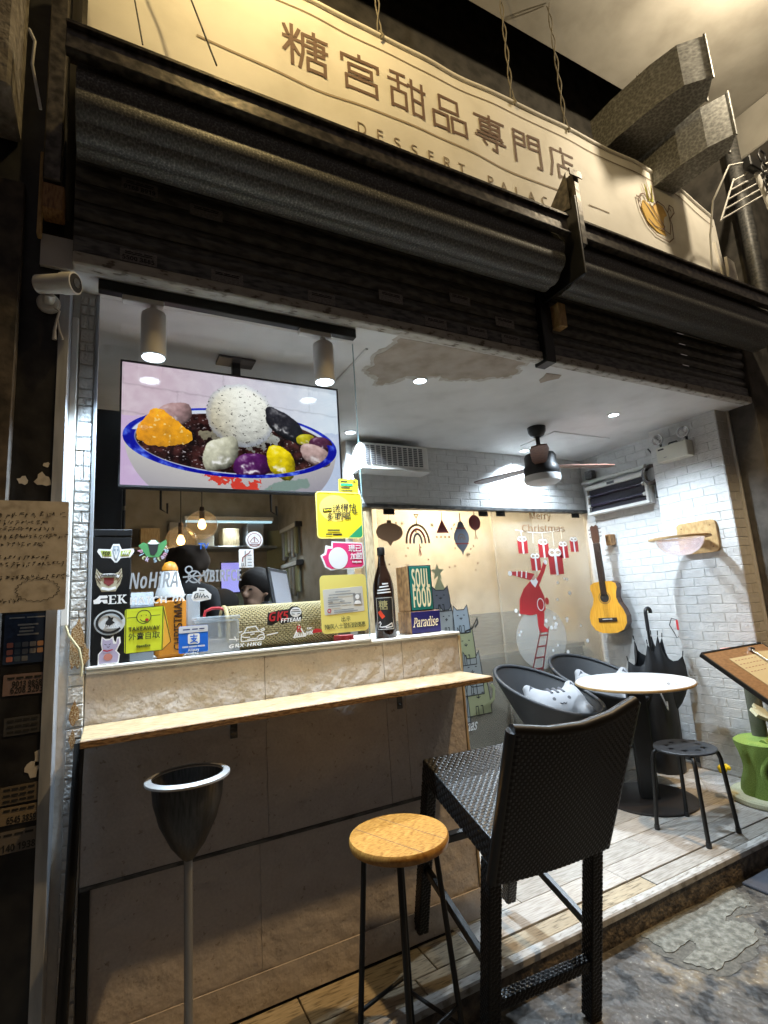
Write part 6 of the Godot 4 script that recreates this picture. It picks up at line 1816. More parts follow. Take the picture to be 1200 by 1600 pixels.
	mi("square", slab(rrect(0.042, 0.038, 0.007), 0.0004), M.white, s, V(0.001, 0.001, 0.0009))
	cjk("支", 0.030, 0.0038, M.blue, s, V(0.001, 0.001, 0.0016))
	mi("print", strokes([[-.038, -.027, -.02, -.027], [-.014, -.027, .01, -.027], [.016, -.027, .038, -.027]], 0.006, 1.0, Vector2.ZERO, 0.0012), mat(lin(.5, .55, .65), .5), s)
	text("Alipay", 0.011, mat(lin(.6, .65, .72), .5), s, V(0.0, -0.039, 0.0016), true, "Droid Sans", 0.04)
	# right-hand car stickers
	s = th("team_sticker", "red and white letters on black with a small white car on the window", "sticker", V(0.628, 1.470, -0.0012), "stickers on the booth window")
	mi("backing", slab([-.078, -.03, -.074, .016, -.03, .024, .012, .026, .024, .036, .05, .036, .066, .018, .07, -.012, .064, -.022, -.02, -.032, -.03, -.02, -.06, -.034], 0.0007), M.black_ink, s)
	text("GK5", 0.036, M.red, s, V(-0.030, 0.0, 0.0014), true, "Droid Sans", 0.078, "lettering", 0.15)
	text("FFTEAM", 0.016, M.white, s, V(0.020, -0.018, 0.0017), true, "Droid Sans", 0.082, "lettering", 0.15)
	mi("car_print", slab(disc(0.024, 0.020, 18, 0.042, 0.012), 0.0004), M.white, s, V(0, 0, 0.0008))
	mi("car_lines", strokes([[.022, .014, .062, .014], [.028, .022, .056, .022], [.024, .006, .036, .004], [.048, .004, .06, .006]], 0.003, 1.0, Vector2.ZERO, 0.0012), M.black_ink, s)
	s = th("coupe_sticker", "white outline of a car above slanting white letters on the window", "sticker", V(0.492, 1.402, -0.0012), "stickers on the booth window")
	mi("car_outline", strokes([[-.046, -.012, -.044, .008, -.034, .014, -.022, .034, .012, .036, .026, .016, .042, .008, .046, -.008, .042, -.016, -.044, -.018, -.046, -.012], [-.034, .014, .026, .016], [-.052, .018, -.042, .02], [.032, .022, .044, .026, .046, .020, .034, .016], [.018, -.004, .03, .002, .042, .002], [-.042, .0, -.028, -.004, -.012, -.004], [-.02, -.012, .02, -.01], [.026, -.012, .04, -.008], [.056, -.002, .10, .004], [-.09, -.006, -.056, -.008], [-.07, .002, -.062, -.014], [-.008, .006, .006, .008]], 0.0042, 1.0, Vector2.ZERO, 0.0), M.white, s)
	text("GRX·HKG", 0.014, M.white, s, V(-0.028, -0.032, 0.0008), true, "Droid Sans", 0.125, "lettering", 0.25)
	s = th("club_sticker", "white triangle with red letter R and a small red car on the window", "sticker", V(0.718, 1.403, -0.0012), "stickers on the booth window")
	mi("triangle", strokes([[-.060, -.022, -.035, .024, -.012, -.020, -.060, -.022]], 0.005, 1.0, Vector2.ZERO, 0.0), M.white, s)
	text("R", 0.026, M.red, s, V(-0.038, 0.010, 0.0012), true)
	text("Run", 0.018, M.white, s, V(-0.030, -0.013, 0.0012), true, "Droid Sans", 0.045)
	text("car", 0.010, M.white, s, V(0.008, 0.010, 0.0012), true)
	text("HK", 0.016, M.white, s, V(0.008, -0.009, 0.0012), true)
	mi("small_car", slab([.022, -.012, .022, -.002, .034, .006, .05, .004, .066, -.002, .066, -.010], 0.0006), M.red, s)

func ring2(r: float, x: float, y: float) -> Array:
	var a := []
	for k in 25:
		a.append(x + r * cos(TAU * k / 24.0))
		a.append(y + r * sin(TAU * k / 24.0))
	return a

func arc2(rx: float, ry: float, a0: float, a1: float, x := 0.0, y := 0.0) -> Array:
	var a := []
	for k in 21:
		var f := lerpf(a0, a1, k / 20.0)
		a.append(x + rx * cos(f))
		a.append(y + ry * sin(f))
	return a

func border(w: float, h: float, r: float) -> Array:
	var a := []
	var p := rrect(w - 0.004, h - 0.004, r)
	for v in p:
		a.append(v.x)
		a.append(v.y)
	a.append(p[0].x)
	a.append(p[0].y)
	return a

# ---------------------------------------------------------------- the kitchen behind the window
func person(label: String, at: Vector3, turn: float, nod: float, hair_m: Material, long_hair: bool, arm_up: bool) -> void:
	var t := th("person", label, "person", at, "", turn)
	# standing figure facing +z, 1.6 m tall; the head nods forward
	var hc := V(0, 1.475, 0.02 + 0.10 * nod)
	var ch := hc + V(0, -0.075, 0.035)
	var bones := [
		[V(0, 0.92, 0), V(0, 1.10, 0.0), 0.135, 0.12], [V(0, 1.10, 0), V(0, 1.26, 0.0), 0.12, 0.135],
		[V(-0.12, 1.29, 0), V(0.12, 1.29, 0), 0.075, 0.075], [V(0, 1.30, 0), hc + V(0, -0.06, -0.01), 0.055, 0.05],
		[V(-0.09, 0.90, 0), V(-0.10, 0.50, 0.01), 0.09, 0.058], [V(-0.10, 0.50, 0.01), V(-0.10, 0.08, -0.01), 0.056, 0.04], [V(-0.10, 0.04, -0.02), V(-0.11, 0.035, 0.14), 0.036, 0.03],
		[V(0.09, 0.90, 0), V(0.10, 0.50, 0.01), 0.09, 0.058], [V(0.10, 0.50, 0.01), V(0.10, 0.08, -0.01), 0.056, 0.04], [V(0.10, 0.04, -0.02), V(0.11, 0.035, 0.14), 0.036, 0.03]]
	for s in [-1.0, 1.0]:
		var el := V(0.22 * s, 1.04, 0.03)
		var wr := V(0.15 * s, 1.08, 0.25) if arm_up else V(0.20 * s, 0.86, 0.14)
		bones.append([V(0.17 * s, 1.28, 0), el, 0.055, 0.042])
		bones.append([el, wr, 0.042, 0.030])
	mi("clothing", body_mesh(bones, 0.02, 0.05), M.shirt_dark, t)
	var sk := [[hc + V(0, 0.03, -0.015), hc + V(0, 0.0, 0.0), 0.083, 0.080], [hc, ch, 0.074, 0.045], [hc + V(0, -0.01, 0.078), hc + V(0, -0.03, 0.094), 0.012, 0.016], [hc + V(-0.078, -0.01, -0.005), hc + V(-0.082, -0.03, -0.005), 0.014, 0.012], [hc + V(0.078, -0.01, -0.005), hc + V(0.082, -0.03, -0.005), 0.014, 0.012], [hc + V(0, -0.06, -0.01), V(0, 1.32, 0.0), 0.048, 0.05]]
	mi("head", body_mesh(sk, 0.009, 0.02), M.skin, t)
	for s in [-1.0, 1.0]:
		mi("eye", lathe([[0.001, -0.007], [0.009, -0.004], [0.011, 0.0], [0.009, 0.004], [0.001, 0.007]], 10), M.black_ink, t, hc + V(0.030 * s, 0.002, 0.075))
		var w := V(0.15 * s, 1.08, 0.25) if arm_up else V(0.20 * s, 0.86, 0.14)
		var fb := [[w, w + V(-0.01 * s, -0.005, 0.06), 0.026, 0.030]]
		for k in 4:
			var b := w + V(-0.01 * s + (k - 1.5) * 0.017, -0.006, 0.075)
			fb.append([b, b + V(0, -0.012, 0.032), 0.0095, 0.009])
			fb.append([b + V(0, -0.012, 0.032), b + V(0, -0.035, 0.045 - 0.004 * k), 0.009, 0.008])
		fb.append([w + V(-0.03 * s, 0.0, 0.025), w + V(-0.055 * s, -0.012, 0.06), 0.011, 0.009])
		mi("hand", body_mesh(fb, 0.007, 0.008), M.skin, t)
	var hb := [[hc + V(0, 0.055, -0.03), hc + V(0, 0.045, -0.012), 0.088, 0.090], [hc + V(-0.06, 0.03, -0.03), hc + V(0.06, 0.03, -0.03), 0.06, 0.06], [hc + V(0, 0.0, -0.05), hc + V(0, -0.07, -0.055), 0.062, 0.05]]
	if long_hair:
		for k in 14:
			var f := TAU * k / 14.0 + 0.2
			var b := hc + V(0.085 * cos(f), 0.05 + 0.04 * sin(k * 2.1), -0.03 + 0.07 * sin(f))
			hb.append([b, b + V(0.02 * cos(f), 0.02 * sin(k * 3.0), 0.012 * sin(f)), 0.03, 0.02])
	mi("hair", body_mesh(hb, 0.011, 0.06), hair_m, t)

func pendant(label: String, at: Vector3) -> void:
	var t := th("pendant_lamp", label, "lamp", at, "glass globe pendant lamps in the kitchen")
	mi("cord", tube([V(0, 0.14, 0), V(0, CEIL - at.y - 0.002, 0)], 0.004, 6), M.black_plastic, t)
	mi("socket", lathe([[0.001, 0.145], [0.016, 0.142], [0.02, 0.12], [0.02, 0.05], [0.001, 0.045]], 16), M.dark_wood, t)
	var pr := []
	for k in 17:
		var f := -PI / 2 + (PI - 0.22) * k / 16.0
		pr.append([maxf(0.001, 0.115 * cos(f)), 0.115 * sin(f)])
	mi("globe", lathe(pr, 32), M.bulb_glass, t)
	mi("bulb", lathe([[0.001, -0.034], [0.022, -0.026], [0.032, -0.004], [0.026, 0.02], [0.014, 0.044], [0.001, 0.046]], 18), M.warm_glow, t)
	lamp_omni(t, V(0, 0, 0), 0.055, Color(1.0, 0.86, 0.64), 0.03)

func kitchen() -> void:
	struct("kitchen_rear_wall", boxm(V(-0.26, 0.05, -3.5), V(1.70, CEIL + 0.01, -3.30), 0.0), M.kitchen_wall)
	struct("kitchen_left_wall", boxm(V(-0.30, 0.05, -3.3), V(-0.14, CEIL + 0.01, -0.21), 0.0), M.tile_dark)
	struct("kitchen_partition", boxm(V(1.56, 0.11, -3.3), V(1.62, CEIL + 0.01, -1.505), 0.0), M.kitchen_wall)
	var dk := th("dark_cupboard", "tall black cupboard at the left inside the window", "cupboard", V(-0.138, FL, -0.75))
	mi("carcass", boxm(V(0, 0, -0.35), V(0.17, 2.4, 0.1), 0.004), M.tile_dark, dk)
	for i in 4:
		mi("door", boxm(V(0.172, 0.9 + i * 0.34, -0.34), V(0.184, 1.22 + i * 0.34, 0.09), 0.003), M.tile_dark, dk)
	var bs := th("display_plinth", "narrow black display plinth standing on the counter by the window edge", "plinth", V(-0.066, 1.3375, -0.20))
	mi("column", boxm(V(0, 0, 0), V(0.125, 0.47, 0.13), 0.004), M.black_plastic, bs)
	mi("cap", boxm(V(-0.002, 0.471, -0.002), V(0.127, 0.497, 0.132), 0.003), M.black_plastic, bs)
	# hanging shelf rail, tiles and pipes on the rear wall
	var sh := th("kitchen_shelf", "steel shelf with stacked boxes across the kitchen rear wall", "shelf", V(0.15, 2.10, -3.28))
	mi("board", boxm(V(-0.2, 0, 0), V(1.3, 0.025, 0.3), 0.003), M.stainless, sh)
	for i in 6:
		mi("box", boxm(V(-0.18 + i * 0.24, 0.026, 0.02), V(-0.02 + i * 0.24, 0.14 + 0.06 * (i % 3), 0.26), 0.004), [M.cream, M.pine, M.grey][i % 3], sh)
	var tw := struct("tile_backsplash", boxm(V(-0.1, 0.9, -3.298), V(1.55, 1.75, -3.292), 0.0), M.joint)
	for j in 8:
		for i in 8:
			mi("tile", cbox(0.196, 0.098, 0.008, 0.002), M.tile_green, tw, V(0.0 + i * 0.2 + (0.1 if j % 2 else 0.0), 0.95 + j * 0.102, -3.288))
	var cl := th("ceiling_strip_light", "slim cool strip light under the kitchen ceiling", "lamp", V(1.0, 2.36, -3.0))
	mi("housing", boxm(V(-0.42, 0.012, -0.03), V(0.42, 0.05, 0.03), 0.004), M.white_plastic, cl)
	mi("tube", boxm(V(-0.41, -0.006, -0.02), V(0.41, 0.011, 0.02), 0.004), M.strip_glow, cl)
	lamp_spot(cl, V(0, -0.02, 0), V(0, -1, 0.2), 0.3, Color(0.85, 0.95, 1.0), 75.0, 0.1)
	for a in [[0.2, 2.55], [0.75, 2.52]]:
		var hk := mi("ceiling_hook", tube([V(a[0], CEIL - 0.001, -0.62), V(a[0], 2.02, -0.62), V(a[0] + 0.03, 2.0, -0.62), V(a[0] + 0.03, 2.05, -0.62)], 0.006, 6), M.black_metal)
		tag(hk, "thin black hook rod hanging behind the television", "hook", "hook rods behind the television")
	# screens
	var mo := th("wall_monitor", "blue glowing order screen on the kitchen rear wall", "monitor", V(0.92, 1.80, -2.62))
	mi("casing", boxm(V(-0.085, -0.14, -0.03), V(0.085, 0.14, -0.002), 0.004), M.black_plastic, mo)
	mi("screen", boxm(V(-0.078, -0.13, -0.0015), V(0.078, 0.13, 0.001), 0.0005), M.monitor_glow, mo)
	mi("stand_pole", tube([V(0, -0.14, -0.02), V(0, -0.9, -0.02)], 0.012, 8), M.black_metal, mo)
	mi("stand_foot", boxm(V(-0.1, -0.92, -0.1), V(0.1, -0.9005, 0.06), 0.003), M.black_metal, mo)
	var wt := th("work_table", "stainless kitchen work table along the rear wall", "table", V(0.7, FL, -2.9))
	mi("top", boxm(V(-0.8, 0.74, -0.37), V(0.84, 0.78, 0.4), 0.004), M.stainless, wt)
	for x in [-0.76, 0.80]:
		for z in [-0.33, 0.36]:
			mi("leg", boxm(V(x - 0.02, 0.0, z - 0.02), V(x + 0.02, 0.7395, z + 0.02), 0.003), M.stainless, wt)
	# pass counter with till
	var pc := th("inner_counter", "dark inner counter running behind the booth window", "counter", V(0, FL, -1.0))
	mi("carcass", boxm(V(0.36, 0, -0.0), V(1.45, 1.12, 0.42), 0.004), M.tile_dark, pc)
	mi("top", boxm(V(0.34, 1.121, -0.02), V(1.45, 1.15, 0.44), 0.003), M.black_plastic, pc)
	var tb := th("till_tablet", "black framed till screen tilted towards the staff", "till", V(0.81, 1.271, -0.72), "", 0.75)
	mi("foot", boxm(V(-0.07, 0, -0.05), V(0.07, 0.012, 0.06), 0.003), M.black_plastic, tb)
	mi("neck", boxm(V(-0.02, 0.0125, -0.01), V(0.02, 0.17, 0.012), 0.003), M.black_plastic, tb)
	var ts := mi("tablet", cbox(0.20, 0.28, 0.016, 0.004), M.black_plastic, tb, V(0, 0.31, 0.01), V(-0.22, 0, -0.08))
	mi("back_sheet", cbox(0.165, 0.235, 0.002, 0.0005), mat(lin(.22, .22, .24), 0.4), ts, V(0, 0, 0.0095))
	pendant("glass globe pendant lamp with a glowing bulb, the higher of two in the kitchen", V(0.60, 2.175, -2.05))
	pendant("glass globe pendant lamp with a glowing bulb, the lower of two in the kitchen", V(0.452, 2.058, -2.1))
	person("person in dark clothes with short black hair bowed over the till", V(0.86, FL + 0.03, -1.20), -0.9, 0.9, M.hair, false, true)
	person("person with bushy brown hair working in the kitchen", V(0.40, FL + 0.20, -1.35), 2.4, 0.3, M.hair_brown, true, false)
	person("person with dark hair seen far back beside the blue screen", V(0.77, FL - 0.05, -2.15), PI, 0.2, M.hair, false, false)
	# towel racks on the partition
	for a in [[2.27, "upper wall rail with hanging cloths on the kitchen partition"], [1.91, "lower wall rail with hanging cloths on the kitchen partition"]]:
		var tr := th("towel_rail", a[1], "rail", V(1.558, a[0], -2.80), "cloth rails on the kitchen partition")
		mi("rail", boxm(V(-0.06, -0.02, -0.25), V(-0.002, 0.02, 0.27), 0.004), M.white_plastic, tr)
		mi("end_cap", boxm(V(-0.065, -0.025, 0.271), V(-0.001, 0.025, 0.30), 0.003), M.black_plastic, tr)
		for k in 5:
			mi("cloth", boxm(V(-0.05, -0.30 + 0.03 * (k % 3), -0.22 + k * 0.1), V(-0.02, -0.021, -0.15 + k * 0.1), 0.008), [M.grey, M.olive, M.kitchen_wall][k % 3], tr)
	var ap := mi("hanging_apron", slab([-.1, 0, .1, 0, .12, -.5, .06, -.62, -.06, -.6, -.12, -.48], 0.03), M.olive, self, V(1.51, 2.30, -3.16), V(0, -0.5, 0))
	tag(ap, "crumpled olive cloth hanging at the kitchen corner", "cloth")
	# things on the counter just inside the pane
	var bk := th("wicker_basket", "long yellow wicker basket lying along the counter behind the window", "basket", V(0.655, 1.432, -0.19))
	var cy := begin()
	add_tube(cy, [V(-0.235, 0, 0), V(0.235, 0, 0)], 0.086, 28)
	mi("core", cy.commit(), M.wicker_under, bk)
	var wv := begin()
	for i in 26:
		for j in 64:
			var f0 := TAU * (j + 0.06) / 64
			var f1 := TAU * (j + 0.94) / 64
			var fm := (f0 + f1) / 2
			var x0 := -0.232 + (i + (0.5 if j % 2 else 0.0)) * 0.0175
			var g := []
			for t in [0.0, 0.5, 1.0]:
				var rr := 0.0865 + (0.005 if t == 0.5 else 0.0008)
				g.append([V(x0 + 0.0165 * t, rr * cos(f0), rr * sin(f0)), V(x0 + 0.0165 * t, (rr + 0.002) * cos(fm), (rr + 0.002) * sin(fm)), V(x0 + 0.0165 * t, rr * cos(f1), rr * sin(f1))])
			for k in 2:
				for m in 2:
					face(wv, [g[k][m], g[k + 1][m], g[k + 1][m + 1]], V(0, cos(fm), sin(fm)))
					face(wv, [g[k][m], g[k + 1][m + 1], g[k][m + 1]], V(0, cos(fm), sin(fm)))
	mi("weave", wv.commit(), M.basket, bk).set_meta("kind", "stuff")
	for x in [-0.238, 0.238]:
		var rp := []
		for k in 25:
			rp.append(V(x, 0.090 * cos(TAU * k / 24.0), 0.090 * sin(TAU * k / 24.0)))
		mi("rim", tube(rp, 0.009, 6), M.basket, bk)
	var ob := th("orange_jug", "tall orange plastic jug with a white shoulder and black writing down its side", "jug", V(0.206, 1.3375, -0.20))
	mi("jug_body", boxm(V(-0.058, 0, -0.055), V(0.058, 0.235, 0.055), 0.016), M.orange, ob)
	mi("shoulder", lathe([[0.056, 0.236], [0.056, 0.25], [0.045, 0.285], [0.030, 0.345], [0.001, 0.345]], 20), M.white, ob)
	mi("cap", lathe([[0.032, 0.3455], [0.030, 0.36], [0.020, 0.378], [0.001, 0.385]], 18), M.orange, ob)
	text("CHRISTMAS", 0.030, M.black_ink, ob, V(0.026, 0.13, 0.0562), false, "Droid Sans", 0.20).rotation.z = PI / 2
	var pk := th("carton", "pale grey drink carton with black cow spots beside the orange jug", "carton", V(0.098, 1.3375, -0.17))
	mi("carton_body", boxm(V(-0.045, 0, -0.035), V(0.045, 0.21, 0.035), 0.003), M.carton, pk)
	mi("gable", extrude_x([[-0.034, 0.211], [0.034, 0.211], [0.004, 0.262], [-0.004, 0.262]], -0.044, 0.044, true), M.carton, pk)
	for k in 5:
		mi("spot", slab(disc(0.010 + 0.004 * (k % 2), 0.014, 12), 0.0006), M.black_ink, pk, V(-0.028 + (k % 3) * 0.027, 0.10 + k * 0.018, 0.0352))
	var gt := mi("paper_packet", boxm(V(0.272, 1.3375, -0.235), V(0.325, 1.585, -0.215), 0.004), M.milk)
	tag(gt, "clear upright plastic packet behind the white script sticker", "packet")
	var pb := th("plastic_box", "clear plastic storage box with a red handle on the counter", "box", V(0.378, 1.3375, -0.16))
	mi("box_body", boxm(V(-0.082, 0.0, -0.07), V(0.082, 0.135, 0.07), 0.008), M.milk, pb)
	mi("lid", boxm(V(-0.086, 0.136, -0.074), V(0.086, 0.15, 0.074), 0.004), M.milk, pb)
	mi("handle", tube([V(-0.045, 0.15, 0.0), V(-0.04, 0.172, 0.0), V(-0.015, 0.182, 0), V(0.015, 0.182, 0), V(0.04, 0.172, 0.0), V(0.045, 0.15, 0.0)], 0.006, 8), M.red, pb)
	mi("contents", boxm(V(-0.07, 0.008, -0.05), V(0.06, 0.06, 0.05), 0.006), M.paper, pb)
	var rd := mi("red_tin", lathe([[0.001, 0.0], [0.042, 0.0], [0.044, 0.003], [0.044, 0.03], [0.001, 0.03]], 24), M.red, self, V(0.90, 1.3375, -0.055))
	tag(rd, "flat red tin on the counter behind the identity-card sticker", "tin")

# ---------------------------------------------------------------- the open seating bay
func seating_bay() -> void:
	# downlights in the ceiling
	var which := ["above the peeled ceiling plaster", "in front of the ceiling fan over the table", "beside the air conditioner", "behind the ceiling fan"]
	var spots := [V(1.545, CEIL, -0.27), V(3.235, CEIL, -0.32), V(1.52, CEIL, -1.22), V(3.22, CEIL, -1.25)]
	for i in 4:
		var d := th("downlight", "small round cool-white ceiling downlight " + which[i], "downlight", spots[i], "downlights in the ceiling")
		mi("trim_ring", lathe([[0.047, -0.001], [0.047, -0.005], [0.036, -0.006], [0.036, -0.001]], 24), M.white_plastic, d)
		mi("bulb", lathe([[0.0355, -0.0015], [0.0355, -0.0045], [0.001, -0.0045]], 22), M.cool_glow, d)
		lamp_spot(d, V(0, -0.012, 0), V(0, -1, 0), SPOT_ROOM, Color(0.87, 0.94, 1.0), 66.0, 0.03)
	# room behind the sliding doors
	struct("store_rear_wall", boxm(V(1.625, 0.05, -2.25), V(4.3, CEIL, -2.15), 0.0), M.cream)
	var bc := th("back_cupboard", "stainless low cupboard behind the sliding glass doors", "cupboard", V(2.95, FL, -1.95))
	mi("carcass", boxm(V(-1.15, 0, -0.2), V(1.05, 0.84, 0.36), 0.004), M.black_plastic, bc)
	mi("top", boxm(V(-1.16, 0.841, -0.2), V(1.06, 0.88, 0.38), 0.004), M.stainless, bc)
	mi("splash_back", boxm(V(-1.16, 0.881, -0.198), V(1.06, 1.20, -0.185), 0.002), M.stainless, bc)
	var sl := th("store_lamp", "bare warm bulb in the room behind the glass doors", "lamp", V(2.75, 2.42, -1.70))
	mi("socket", lathe([[0.001, 0.31], [0.03, 0.31], [0.022, 0.05], [0.001, 0.045]], 14), M.white_plastic, sl)
	mi("bulb", lathe([[0.001, -0.034], [0.022, -0.026], [0.032, -0.004], [0.026, 0.02], [0.014, 0.044], [0.001, 0.046]], 18), M.warm_glow, sl)
	lamp_omni(sl, V(0, 0, 0), 0.7, Color(1.0, 0.92, 0.78), 0.03)
	# sliding doors
	var names := [[1.80, 2.945, "wide frosted sliding glass door printed with ornaments and cats"], [2.90, 4.035, "frosted sliding glass door printed with a ladder climber and gifts"]]
	for i in 2:
		var a = names[i]
		var z := -1.412 - 0.022 * (1 - i)
		var d := th("sliding_door", a[2], "door", V(a[0], FL, z), "sliding doors of the seating bay")
		var w: float = a[1] - a[0]
		mi("pane", boxm(V(0.004, 0.04, -0.008), V(w - 0.004, 2.092, 0.0), 0.001), M.frost_pane, d)
		mi("bottom_rail", boxm(V(0, 0.002, -0.012), V(w, 0.039, 0.004), 0.002), M.steel_dark, d)
		for x in [0.06, w - 0.16]:
			mi("hanger", boxm(V(x, 2.05, 0.0005), V(x + 0.10, 2.094, 0.006), 0.002), M.black_metal, d)
	var ps := mi("door_post", boxm(V(1.655, FL, -1.46), V(1.745, 2.2145, -1.395), 0.003), M.pine)
	tag(ps, "pale pine post at the left edge of the glass doors", "post")
	# air conditioner
	var ac := th("air_conditioner", "white air-conditioner casing with slotted grille high on the back wall", "air conditioner", V(1.60, 2.49, -1.396))
	mi("casing", boxm(V(0, 0, 0.001), V(0.60, 0.195, 0.15), 0.012), M.white_plastic, ac)
	mi("bottom_edge", boxm(V(0.0, -0.016, 0.001), V(0.605, -0.001, 0.165), 0.004), M.white_plastic, ac)
	for k in 11:
		var st := begin()
		var x := 0.045 + k * 0.0465
		for j in 10:
			add_box(st, V(x, 0.028 + j * 0.0150, 0.1505), V(x + 0.033, 0.0385 + j * 0.0150, 0.1525))
		mi("louvre", st.commit(), M.grille_dark, ac)
	# ceiling fan
	var fn := th("ceiling_fan", "dark ceiling fan with brown blades and a white lamp dome", "fan", V(2.86, 2.30, -0.72))
	mi("canopy", lathe([[0.025, 0.36], [0.05, 0.372], [0.066, 0.40], [0.070, 0.438], [0.001, 0.438]], 28), M.black_plastic, fn)
	mi("rod", tube([V(0, 0.24, 0), V(0, 0.362, 0)], 0.0165, 12), M.black_plastic, fn)
	mi("motor", lathe([[0.001, 0.055], [0.125, 0.055], [0.130, 0.062], [0.130, 0.12], [0.118, 0.135], [0.118, 0.205], [0.108, 0.222], [0.05, 0.228], [0.03, 0.25], [0.001, 0.252]], 36), M.black_plastic, fn)
	mi("lamp_dome", lathe([[0.001, -0.012], [0.10, -0.008], [0.128, 0.008], [0.135, 0.03], [0.135, 0.0545], [0.001, 0.0545]], 36), M.frosted, fn)
	for k in 3:
		var f := deg_to_rad([-15.0, 105.0, 225.0][k])
		var bl := mi("blade", slab([.10, -.035, .22, -.058, .50, -.064, .60, -.05, .622, 0, .60, .05, .50, .062, .22, .05, .10, .03], 0.008), M.fan_wood, fn, V(0, 0.125, 0), V(-PI / 2 + 0.0, 0, 0))
		bl.transform.basis = Basis(Vector3.UP, f) * Basis(Vector3.RIGHT, -PI / 2 + 0.06)
		mi("blade_arm", boxm(V(0.06, -0.018, 0.0085), V(0.16, 0.018, 0.014), 0.002), M.black_plastic, bl)

# ---------------------------------------------------------------- prints on the glass doors
func prt(n: String, label: String, x: float, y: float, group := "", z := -1.4325) -> Node3D:
	return th(n, label, "door sticker", V(x, y, z), group)

